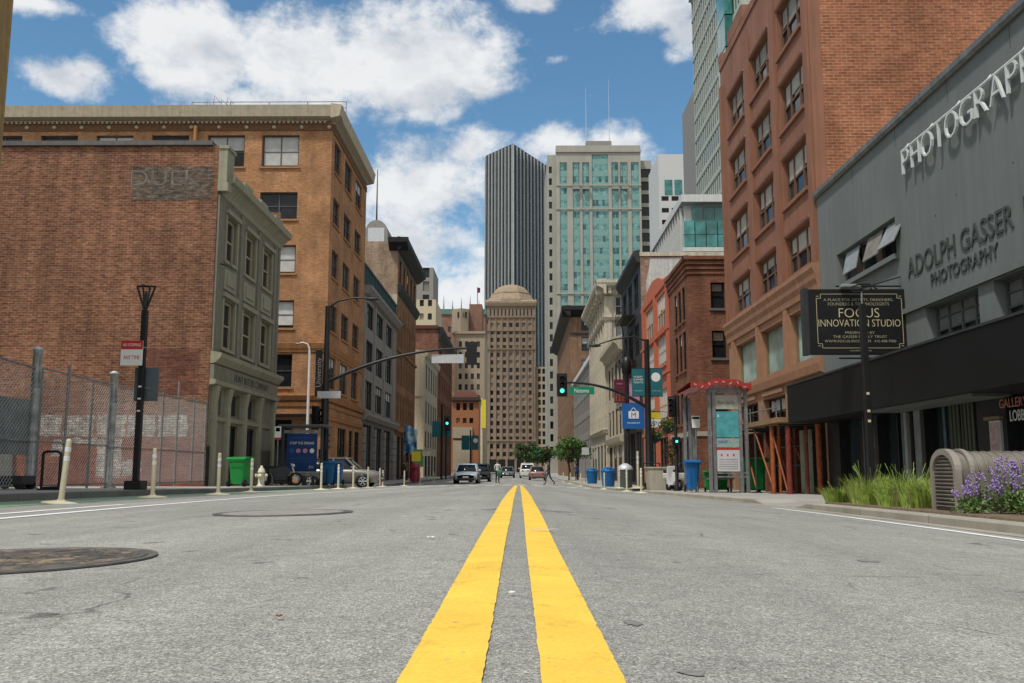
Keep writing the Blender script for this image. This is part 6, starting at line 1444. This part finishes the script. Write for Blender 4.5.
make_car('far_car', 'small dark grey car far down the middle of the street', (-1.5, 122, zr(-1.5, 122)), -PI / 2, plain('grey_car_paint', (.14, .16, .17), .3, .2), 4.4, 1.8, 1.45, False)
make_car('far_car', 'white van like car far down the right lane', (1.05, 118, zr(1.05, 118)), PI / 2, WHITE, 4.9, 1.9, 1.9)
make_car('far_car', 'dusty pink grey car in the right lane beside the walking man', (1.95, 100, zr(1.95, 100)), PI / 2, plain('dusty_pink_paint', (.30, .21, .19), .3, .2), 4.4, 1.8, 1.5, False)

# ------------------------------------------------------------------ people
SKIN = plain('skin', (.36, .20, .13), .6, var=.05)
def person(label, loc, rz, pose, shirt, trousers, shoes, hair, hold=None, s=1.):
    t = thing('person', label, 'person', loc, rz)
    J = dict(pel=(0, 0, .95), wst=(0, -.01, 1.08), che=(0, -.01, 1.32), nek=(0, -.01, 1.49), hd0=(0, -.03, 1.58), hd1=(0, -.035, 1.68), top=(0, -.02, 1.75))
    for s_, n in ((-1, 'r'), (1, 'l')):
        J['hip' + n] = (s_ * .10, 0, .90); J['sho' + n] = (s_ * .19, 0, 1.42)
    J.update(pose)
    E = [('pel', 'wst'), ('wst', 'che'), ('che', 'nek'), ('nek', 'hd0'), ('hd0', 'hd1'), ('hd1', 'top')]
    for n in 'rl': E += [('pel', 'hip' + n), ('hip' + n, 'kne' + n), ('kne' + n, 'ank' + n), ('ank' + n, 'toe' + n), ('che', 'sho' + n), ('sho' + n, 'elb' + n), ('elb' + n, 'wri' + n), ('wri' + n, 'pal' + n)]
    rad = dict(pel=(.155, .12), wst=(.135, .10), che=(.165, .115), nek=(.055, .06), hd0=(.075, .085), hd1=(.082, .10), top=(.05, .06), hip=(.095, .10), kne=(.06, .065), ank=(.042, .045), toe=(.04, .03), sho=(.062, .065), elb=(.045, .045), wri=(.03, .033), pal=(.034, .02))
    names = list(J); me = bpy.data.meshes.new('body'); me.from_pydata([J[k] for k in names], [(names.index(a), names.index(b_)) for a, b_ in E], [])
    o = bpy.data.objects.new('body', me); COL.objects.link(o)
    sk = o.modifiers.new('Skin', 'SKIN'); sk.use_smooth_shade = True; o.modifiers.new('Sub', 'SUBSURF').levels = 2
    for i, k in enumerate(names):
        r_ = rad.get(k) or rad[k[:-1]]; me.skin_vertices[0].data[i].radius = r_; me.skin_vertices[0].data[i].use_root = (k == 'pel')
    bpy.context.view_layer.update(); dg = bpy.context.evaluated_depsgraph_get()
    m2 = bpy.data.meshes.new_from_object(o.evaluated_get(dg)); m2.name = 'body'; bpy.data.objects.remove(o)
    bm = bmesh.new(); bm.from_mesh(m2)
    # nose, ears and fingers joined to the body mesh
    hx = Vector(J['hd1'])
    add = MB().ball((hx.x, hx.y - .115, hx.z - .03), .018, seg=6, sq=(.8, 1, 1.4))
    for s_ in (-1, 1): add.ball((hx.x + s_ * .085, hx.y + .01, hx.z - .02), .025, seg=6, sq=(.4, .8, 1.3))
    for n in 'rl':
        w, p = Vector(J['wri' + n]), Vector(J['pal' + n]); d = (p - w).normalized(); sd = Vector((0, 1, 0)) - d * d.y; sd = sd.normalized(); inn = d.cross(sd) * (1 if n == 'r' else -1)
        for k in range(4):
            b0 = p + sd * (.022 - .015 * k) - d * .01; Lf = (.070, .082, .076, .060)[k]; add.tube([b0, b0 + d * Lf * .5, b0 + d * Lf * .85 + inn * Lf * .3], [.0085, .008, .006], 5)
        b0 = w + (p - w) * .5 + sd * .025; add.tube([b0, b0 + sd * .03 + d * .03, b0 + sd * .035 + d * .06], [.01, .009, .007], 5)
    tmp = add.mesh('tmp', [SKIN]); bm.from_mesh(tmp); bm.normal_update()
    bm.to_mesh(m2); bm.free(); bpy.data.meshes.remove(tmp)
    m2.materials.clear()
    for m in (SKIN, shirt, trousers, shoes): m2.materials.append(m)
    def near(c):
        best = None
        for a, b_ in E:
            A, B = Vector(J[a]), Vector(J[b_]); u = max(0, min(1, (c - A).dot(B - A) / (B - A).length_squared)); dd = (A + (B - A) * u - c).length
            if best is None or dd < best[0]: best = (dd, a, b_)
        return best
    for p in m2.polygons:
        p.use_smooth = True; dd, a, b_ = near(p.center)
        p.material_index = 3 if b_.startswith('toe') else 2 if a[:3] in ('hip', 'kne') or b_[:3] == 'hip' or (a == 'pel' and p.center.z < .98 + J['pel'][2] - .95) else 0 if a in ('nek', 'hd0', 'hd1') or b_[:3] == 'pal' else 1
    uvl = m2.uv_layers.new(name='UVMap') if not m2.uv_layers else None
    bo = bpy.data.objects.new('body', m2); COL.objects.link(bo); bo.parent = t
    MB().ball((hx.x, hx.y + .022, hx.z + .025), .112, seg=14, sq=(.92, 1.0, 1.0)).obj('hair', hair, t)
    for s_ in (-1, 1): MB().ball((hx.x + s_ * .032, hx.y - .098, hx.z - .01), .010, seg=6).obj('eye', BLACK, t)
    t.scale = (s, s, s); return t
HAIRD = plain('dark_hair', (.02, .015, .012), .7); HAIRB = plain('brown_hair', (.10, .06, .035), .7)
JEANS = plain('blue_denim', (.05, .085, .13), .8, var=.2); JACK = plain('dark_jacket', (.025, .028, .035), .8, var=.2); WSH = plain('white_shirt', (.60, .60, .56), .8, var=.1); GRB = plain('green_bag_cloth', (.05, .16, .09), .8)
stride = dict(kner=(-.10, -.20, .50), ankr=(-.10, -.22, .09), toer=(-.11, -.38, .04), knel=(.10, .10, .50), ankl=(.10, .42, .16), toel=(.11, .36, .03), elbr=(-.25, .14, 1.18), wrir=(-.24, .04, .97), palr=(-.235, .0, .90), elbl=(.25, -.08, 1.17), wril=(.22, -.25, 1.02), pall=(.21, -.32, .98))
stand = dict(kner=(-.10, -.03, .50), ankr=(-.10, .0, .09), toer=(-.12, -.15, .035), knel=(.11, -.02, .50), ankl=(.12, .03, .09), toel=(.14, -.12, .035), elbr=(-.26, .02, 1.15), wrir=(-.26, -.12, .93), palr=(-.255, -.15, .86), elbl=(.26, .02, 1.15), wril=(.25, -.14, .95), pall=(.24, -.18, .88))
person('man in dark jacket and blue jeans striding across the road on the right', (2.25, 71, zr(2.25, 71)), R(-75), stride, JACK, JEANS, RUBBER, HAIRD, s=1.03)
person('person in white top standing in the road left of the yellow lines', (-1.65, 72, zr(-1.65, 72)), R(160), stand, WSH, JACK, RUBBER, HAIRB)
t = thing('shoulder_bag', 'green bag carried by the person in the white top', 'bag', (-1.48, 71.75, zr(-1.6, 72) + .58)); MB().lathe([(.15, 0), (.21, .06), (.22, .3), (.17, .4), (.05, .42)], 12, sy=.55).obj('bag_body', GRB, t); MB().tube([(-.12, 0, .38), (-.15, .05, .75), (.02, .1, .88), (.12, 0, .4)], .012, 5).obj('strap', GRB, t)
person('person in black clothes walking on the left pavement beside the red bin', (-9.75, 79, zl(79)), R(100), stride, JACK, JACK, WSH, HAIRB)
person('person in olive jacket by the doorway of the brown building on the left', (-10.6, 88, zl(88)), R(60), stand, plain('olive_jacket', (.10, .08, .05), .8), JACK, RUBBER, HAIRD)
person('far pedestrian in blue standing under the trees on the right pavement', (6.4, 104, zrt(104)), R(10), stand, BLUEB, JACK, RUBBER, HAIRD)

# ------------------------------------------------------------------ vegetation
LEAFD = m_leaf('dark_leaf', (.030, .062, .020)); LEAFM = m_leaf('mid_leaf', (.075, .145, .03)); GRASS = m_leaf('grass_blade', (.30, .42, .075), .4); GRASSD = m_leaf('dry_grass', (.26, .23, .10), .3); LAVL = m_leaf('sage_leaf', (.15, .225, .07), .35)
LAVF = plain('lavender_flower', (.31, .215, .46), .7, var=.35, scale=12); BARK = plain('bark', (.085, .065, .05), .9, var=.35, scale=6, bump=.6)
def leaves(mb, rg, c, r, n, size, flat=.8):
    for _ in range(n):
        v = Vector((rg.gauss(0, 1), rg.gauss(0, 1), rg.gauss(0, 1))).normalized() * r * (rg.random() ** .6 + .35 * rg.random() ** 4); v.z *= flat; p = Vector(c) + v
        a = Vector((rg.gauss(0, 1), rg.gauss(0, 1), rg.gauss(0, .6))).normalized(); b_ = a.cross(Vector((rg.gauss(0, 1), rg.gauss(0, 1), rg.gauss(0, 1)))).normalized(); s = size * rg.uniform(.6, 1.3)
        mb.add([p - a * s, p + b_ * s * .45, p + a * s, p - b_ * s * .45], [(0, 1, 2, 3)], rg.choice((0, 0, 1)))
def tree(label, loc, h, r, seed, leaf=.16, n=2600, mats=None, group=None):
    rg = random.Random(seed); t = thing('street_tree', label, 'tree', loc, 0, group); mb = MB(); top = Vector((rg.uniform(-.2, .2), rg.uniform(-.2, .2), h * .55))
    mb.tube([(0, 0, -.1), (.04, 0, h * .2), (top * .7).to_tuple(), top], [.16, .12, .09, .05], 8); cl = []
    for k in range(11):
        a = 2 * PI * k / 11 + rg.uniform(-.3, .3); rr = r * rg.uniform(.3, .85); e = Vector((math.cos(a) * rr, math.sin(a) * rr, h * rg.uniform(.5, .95))); s = Vector((0, 0, h * rg.uniform(.3, .5)))
        mb.tube([s, (s + e) / 2 + Vector((0, 0, .15)), e], [.05, .035, .012], 5); cl.append((e, r * rg.uniform(.2, .4)))
    cl.append((Vector((0, 0, h * .84)), r * .36)); mb.obj('trunk', BARK, t); lf = MB()
    for c, q in cl: leaves(lf, rg, c, q * rg.uniform(.8, 1.5), int(n * .62) // len(cl), leaf)
    lf.obj('crown', mats or [LEAFD, LEAFM], t, fix=False); return t
GT = 'street trees far down the right pavement'
tree('leafy street tree with bright crown, nearest on the right beyond the barrel bins', (5.6, 104, zrt(104)), 5.2, 1.9, 1, .17, 3000, [LEAFM, LEAFM], GT)
tree('street tree just behind the nearest one on the right, darker and lower', (7.0, 112, zrt(112)), 4.6, 1.7, 2, .18, 2400, None, GT)
tree('dark tree standing left of the green street name sign far ahead', (3.9, 150, zr(3.9, 150)), 4.8, 2.0, 3, .2, 2800, None, GT)
tree('large dark tree in front of the tan tower base, leftmost of the far trees', (1.6, 190, -.7), 6.4, 2.6, 4, .26, 3000, None, GT)
tree('far dark tree at the foot of the tan tower directly behind the walking man', (3.6, 228, -.7), 6.6, 2.8, 5, .28, 2600, None, GT)
tree('dark tree farthest along the street before the lower tan wing', (6.4, 262, -.7), 7.4, 3.4, 6, .36, 2400, None, GT)
# hanging flower baskets on the signal mast and shelter side
def basket(label, loc, r, seed):
    rg = random.Random(seed); t = thing('hanging_basket', label, 'plant basket', loc, 0, 'hanging plant baskets by the signal mast'); MB().lathe([(.05, -r * .9), (r * .6, -r * .6), (r * .7, -r * .1)], 14).obj('pot', DARK, t); lf = MB(); leaves(lf, rg, (0, 0, .05), r, 420, .07, .9); lf.obj('foliage', [LEAFM, LEAFD], t, fix=False); MB().tube([(0, 0, 0), (0, 0, r * 1.6), (-.3, 0, r * 1.7)], .015, 5).obj('hanger', BLACK, t)
basket('hanging plant basket under the yellow and white notice', (6.75, 46.6, 2.15), .52, 11); basket('smaller green and gold hanging basket nearer the pedestrian signal post', (7.2, 45.0, 2.5), .42, 12)
t = thing('potted_shrub', 'thin leafy shrub in a pot by the coral building', 'shrub', (7.7, 47.2, zrt(47))); MB().lathe([(.25, 0), (.32, .5), (.34, .52)], 14).obj('pot', DARK, t); MB().tube([(0, 0, .4), (.05, 0, 1.6)], .03, 6).obj('stem', BARK, t); lf = MB(); rg = random.Random(9)
for z in (1.2, 1.7, 2.1): leaves(lf, rg, (0, 0, z), .4, 150, .07)
lf.obj('foliage', [LEAFD, LEAFM], t, fix=False)
# grass clumps in the planter
def grass(label, loc, r, h, n, seed, stalks=6):
    rg = random.Random(seed); t = thing('ornamental_grass', label, 'grass clump', loc, 0, 'ornamental grass clumps in the planter'); mb = MB()
    for _ in range(n):
        a = rg.uniform(0, 2 * PI); rr = r * math.sqrt(rg.random()); b0 = Vector((math.cos(a) * rr, math.sin(a) * rr, 0)); ln = h * rg.uniform(.55, 1.1); lean = Vector((math.cos(a), math.sin(a), 0)) * ln * rg.uniform(.05, .55) + Vector((rg.gauss(0, .05), rg.gauss(0, .05), 0)); w = Vector((-math.sin(a + 1), math.cos(a + 1), 0)) * .0055
        p1 = b0 + lean * .35 + Vector((0, 0, ln * .6)); p2 = b0 + lean + Vector((0, 0, ln * rg.uniform(.7, 1.0))); m = 1 if rg.random() < .2 else 0
        mb.add([b0 - w, b0 + w, p1 + w * .8, p1 - w * .8, p2], [(0, 1, 2, 3), (3, 2, 4)], m)
    mb.obj('blades', [GRASS, GRASSD, LEAFM], t, fix=False); sb = MB()
    for _ in range(stalks):
        a = rg.uniform(0, 2 * PI); d = Vector((math.cos(a), math.sin(a), 0)); q = [d * r * .3, d * r * .6 + Vector((0, 0, h * .8)), d * r * rg.uniform(.7, 1.3) + Vector((0, 0, h * rg.uniform(1.05, 1.4)))]; sb.tube(q, [.0022, .0016, .004], 4)
    sb.obj('seed_stalks', GRASS, t)
gl = [(6.0, 16.2, .30, .52, 'tallest ornamental grass clump with seed stalks at the left end of the planter'), (5.75, 15.2, .34, .42, 'second grass clump from the left end of the planter'), (6.25, 14.9, .32, .50, 'grass clump at the back of the planter behind the second clump'), (5.8, 14.3, .32, .40, 'middle grass clump at the front edge of the planter'), (6.3, 14.0, .32, .45, 'middle grass clump at the back of the planter'), (5.85, 13.6, .3, .40, 'grass clump just left of the silver metal cabinet'), (6.5, 13.45, .3, .46, 'grass clump touching the back corner of the silver cabinet'), (6.5, 16.0, .3, .5, 'grass clump at the back left corner of the planter'), (5.6, 16.5, .22, .3, 'smallest grass tuft at the left front corner of the planter')]
for k, (x, y, r_, h, lab) in enumerate(gl): grass(lab, (x, y, zrt(y) + .03), r_, h, 760, 20 + k, 9 if k in (0, 2, 7) else 3)
# lavender bushes
def lavender(label, loc, r, seed, n=1000, fl=42, h=.44):
    rg = random.Random(seed); t = thing('lavender_bush', label, 'lavender bush', loc, 0, 'purple flowering bushes in front of the metal cabinet'); lf = MB()
    for k in range(9): a = rg.uniform(0, 6.3); rr = r * rg.uniform(0, .7); leaves(lf, rg, (math.cos(a) * rr, math.sin(a) * rr, h * rg.uniform(.2, .55)), r * .45, n // 9, .03, .9)
    lf.obj('foliage', [LAVL, LEAFM], t, fix=False); st = MB(); fb = MB()
    for _ in range(fl):
        a = rg.uniform(0, 2 * PI); rr = r * rg.uniform(.1, 1.0); b0 = Vector((math.cos(a) * rr * .5, math.sin(a) * rr * .5, h * .3)); tip = Vector((math.cos(a) * rr * 1.15, math.sin(a) * rr * 1.15, h * rg.uniform(.75, 1.4) * (1.25 - .45 * rr / r))); st.tube([b0, tip], .0035, 4)
        d = (tip - b0).normalized(); ln = rg.uniform(.08, .17)
        for q in range(9):
            p = tip - d * ln * q / 9; fb.ball(p + Vector((rg.gauss(0, .008), rg.gauss(0, .008), 0)), rg.uniform(.009, .017), seg=5)
    st.obj('stems', LAVL, t, fix=False); fb.obj('blossom', LAVF, t, fix=False)
lavender('purple lavender bush nearest the slatted end of the silver cabinet', (6.02, 11.55, zrt(11.5) + .03), .36, 41); lavender('fuller purple lavender bush at the right edge of the frame', (6.25, 11.15, zrt(11.1) + .03), .42, 42, 1400, 52, .50); lavender('low sprig of lavender drooping over the kerb', (5.65, 11.75, zrt(11.7) + .03), .26, 43, 380, 18, .28); lavender('purple lavender bush cut by the right edge behind the fuller one', (6.6, 11.5, zrt(11.5) + .03), .4, 44, 900, 44, .55)
SUN_E, SKY_S, CLOUD_V, SKY_TINT, EXPO = 2.45, .145, 5.0, (.50, .69, .70, 1), .38
# ------------------------------------------------------------------ camera, sun, sky
F = 926.; P = math.atan(128.5 / F); YW = math.atan(7 / F * math.cos(P))
cam = bpy.data.cameras.new('Camera'); co = bpy.data.objects.new('Camera', cam); COL.objects.link(co)
co.location = (0, 0, .4); co.rotation_euler = (PI / 2 + P, 0, YW); cam.sensor_width = 36; cam.lens = F / 1024 * 36; cam.clip_end = 6000; cam.clip_start = .05
SC.camera = co
S = Vector((-.34, -.40, 1.)).normalized()        # towards the sun
EL = math.asin(S.z); AZ = math.atan2(S.x, S.y)
sun = bpy.data.lights.new('Sun', 'SUN'); sun.energy = SUN_E; sun.angle = R(5); sun.color = (1., .955, .88)
so = bpy.data.objects.new('Sun', sun); COL.objects.link(so); so.rotation_euler = (-S).to_track_quat('-Z', 'Y').to_euler(); so.location = (0, 0, 60)
w = bpy.data.worlds.new('World'); SC.world = w; w.use_nodes = True; nt = w.node_tree; N = nt.nodes; LK = nt.links.new; bg = N['Background']
sky = N.new('ShaderNodeTexSky'); sky.sky_type = 'NISHITA'; sky.sun_disc = False; sky.sun_elevation = EL; sky.sun_rotation = AZ; sky.altitude = 0; sky.air_density = 1.0; sky.dust_density = .5; sky.ozone_density = 2.5
tc = N.new('ShaderNodeTexCoord'); D = tc.outputs['Generated']
def vm(op, a, b=None):
    n = N.new('ShaderNodeVectorMath'); n.operation = op
    for s, v in zip(n.inputs, (a, b)):
        if v is None: continue
        if hasattr(v, 'links'): LK(v, s)
        else: s.default_value = v
    return n
def mt(op, a, b=None, c=None, clamp=False):
    n = N.new('ShaderNodeMath'); n.operation = op; n.use_clamp = clamp
    for s, v in zip(n.inputs, (a, b, c)):
        if v is None: continue
        if hasattr(v, 'links'): LK(v, s)
        else: s.default_value = v
    return n.outputs[0]
def noise(v, sc, det, ro, sz=(1, 1, 1)):
    m = vm('MULTIPLY', v, sz); n = N.new('ShaderNodeTexNoise'); n.inputs['Scale'].default_value = sc; n.inputs['Detail'].default_value = det; n.inputs['Roughness'].default_value = ro; LK(m.outputs[0], n.inputs['Vector']); return n.outputs['Fac']
cp_, sp_ = math.cos(P), math.sin(P)
def pdir(px, py):
    a = (px - 512) / F; b_ = (341.5 - py) / F
    v = Vector((-math.sin(YW) * cp_, math.cos(YW) * cp_, sp_)) + Vector((math.cos(YW), math.sin(YW), 0)) * a + Vector((math.sin(YW) * sp_, -math.cos(YW) * sp_, cp_)) * b_
    return v.normalized()
# cumulus banks: direction, angular size across and up, weight
CL = [(205, 48, 70, 50, 1.), (320, 56, 120, 52, 1.), (420, 65, 95, 58, 1.), (476, 86, 34, 24, .85), (290, 105, 120, 30, .8), 
      (420, 185, 95, 55, .95), (400, 250, 110, 60, .85), (470, 150, 60, 34, .8), (440, 300, 90, 50, .75),
      (560, 145, 45, 26, .9), (615, 152, 45, 32, 1.), (600, 200, 80, 60, .6), (58, 80, 42, 22, .9), (86, 68, 16, 16, .8),
      (650, 10, 58, 26, .9), (690, 35, 40, 22, .85), (535, 2, 34, 12, .85), (590, 95, 16, 12, .55), (35, 2, 40, 10, .8), (560, 60, 20, 8, .4)]
tot = None
for px, py, rx, ry, wt in CL:
    c = pdir(px, py); d = vm('SUBTRACT', D, tuple(c)); d = vm('MULTIPLY', d.outputs[0], (F / rx, F / rx, F / ry)); L = vm('LENGTH', d.outputs[0]).outputs['Value']
    g = mt('MULTIPLY', mt('SUBTRACT', 1., mt('MULTIPLY', L, .62), None, True), wt); tot = g if tot is None else mt('MAXIMUM', tot, g)
# unseen cloud cover added behind and above the camera as fill light
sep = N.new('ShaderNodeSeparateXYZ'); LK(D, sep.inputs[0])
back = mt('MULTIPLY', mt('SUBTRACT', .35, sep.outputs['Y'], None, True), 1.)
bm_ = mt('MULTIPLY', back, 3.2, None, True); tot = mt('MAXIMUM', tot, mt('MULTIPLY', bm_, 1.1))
warp = noise(D, 9., 3, .5, (1, 1, 1.4)); n1 = noise(D, 7.5, 12, .60, (1, 1, 1.5)); n2 = noise(D, 30, 10, .62, (1, 1, 1.3))
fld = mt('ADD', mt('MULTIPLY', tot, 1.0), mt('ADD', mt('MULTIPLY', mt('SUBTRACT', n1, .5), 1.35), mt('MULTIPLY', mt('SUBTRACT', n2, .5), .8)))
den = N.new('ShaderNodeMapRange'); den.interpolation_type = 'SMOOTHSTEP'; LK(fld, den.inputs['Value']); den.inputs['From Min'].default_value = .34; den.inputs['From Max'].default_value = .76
# self shading: compare the field a little further towards the sun / upwards
UP = vm('ADD', D, (-.006, 0, .030)).outputs[0]
n1u = noise(UP, 7.5, 8, .60, (1, 1, 1.5))
lit = N.new('ShaderNodeMapRange'); LK(mt('SUBTRACT', mt('MULTIPLY', n1, 1.), n1u), lit.inputs['Value']); lit.inputs['From Min'].default_value = -.11; lit.inputs['From Max'].default_value = .10
thick = N.new('ShaderNodeMapRange'); LK(fld, thick.inputs['Value']); thick.inputs['From Min'].default_value = .45; thick.inputs['From Max'].default_value = 1.25; thick.inputs['To Min'].default_value = 1.; thick.inputs['To Max'].default_value = .45
br0 = mt('MULTIPLY', mt('ADD', mt('MULTIPLY', lit.outputs[0], .62), .38), mt('ADD', mt('MULTIPLY', thick.outputs[0], .6), .4))
br = mt('MAXIMUM', br0, mt('MULTIPLY', bm_, .8)); cr = N.new('ShaderNodeValToRGB'); e = cr.color_ramp.elements; e[0].position = .18; e[0].color = tuple(CLOUD_V * x for x in (.54, .59, .66)) + (1,); e[1].position = .80; e[1].color = tuple(CLOUD_V * x for x in (.93, .94, .95)) + (1,)  # brightness floor keeps the added rear clouds light for fill
LK(br, cr.inputs['Fac'])
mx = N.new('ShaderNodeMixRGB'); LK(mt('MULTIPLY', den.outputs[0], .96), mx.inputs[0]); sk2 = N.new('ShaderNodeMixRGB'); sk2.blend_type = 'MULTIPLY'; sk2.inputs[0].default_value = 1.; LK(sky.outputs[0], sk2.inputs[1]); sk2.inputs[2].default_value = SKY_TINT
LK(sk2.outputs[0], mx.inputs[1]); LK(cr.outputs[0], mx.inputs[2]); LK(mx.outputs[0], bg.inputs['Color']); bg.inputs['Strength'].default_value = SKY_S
vs = SC.view_settings; vs.view_transform = 'Standard'; vs.look = 'None'; vs.exposure = EXPO; vs.gamma = 1.; vs.use_curve_mapping = False
SC.cycles.max_bounces = 6; SC.cycles.diffuse_bounces = 3; SC.cycles.glossy_bounces = 3; SC.cycles.caustics_reflective = False; SC.cycles.caustics_refractive = False
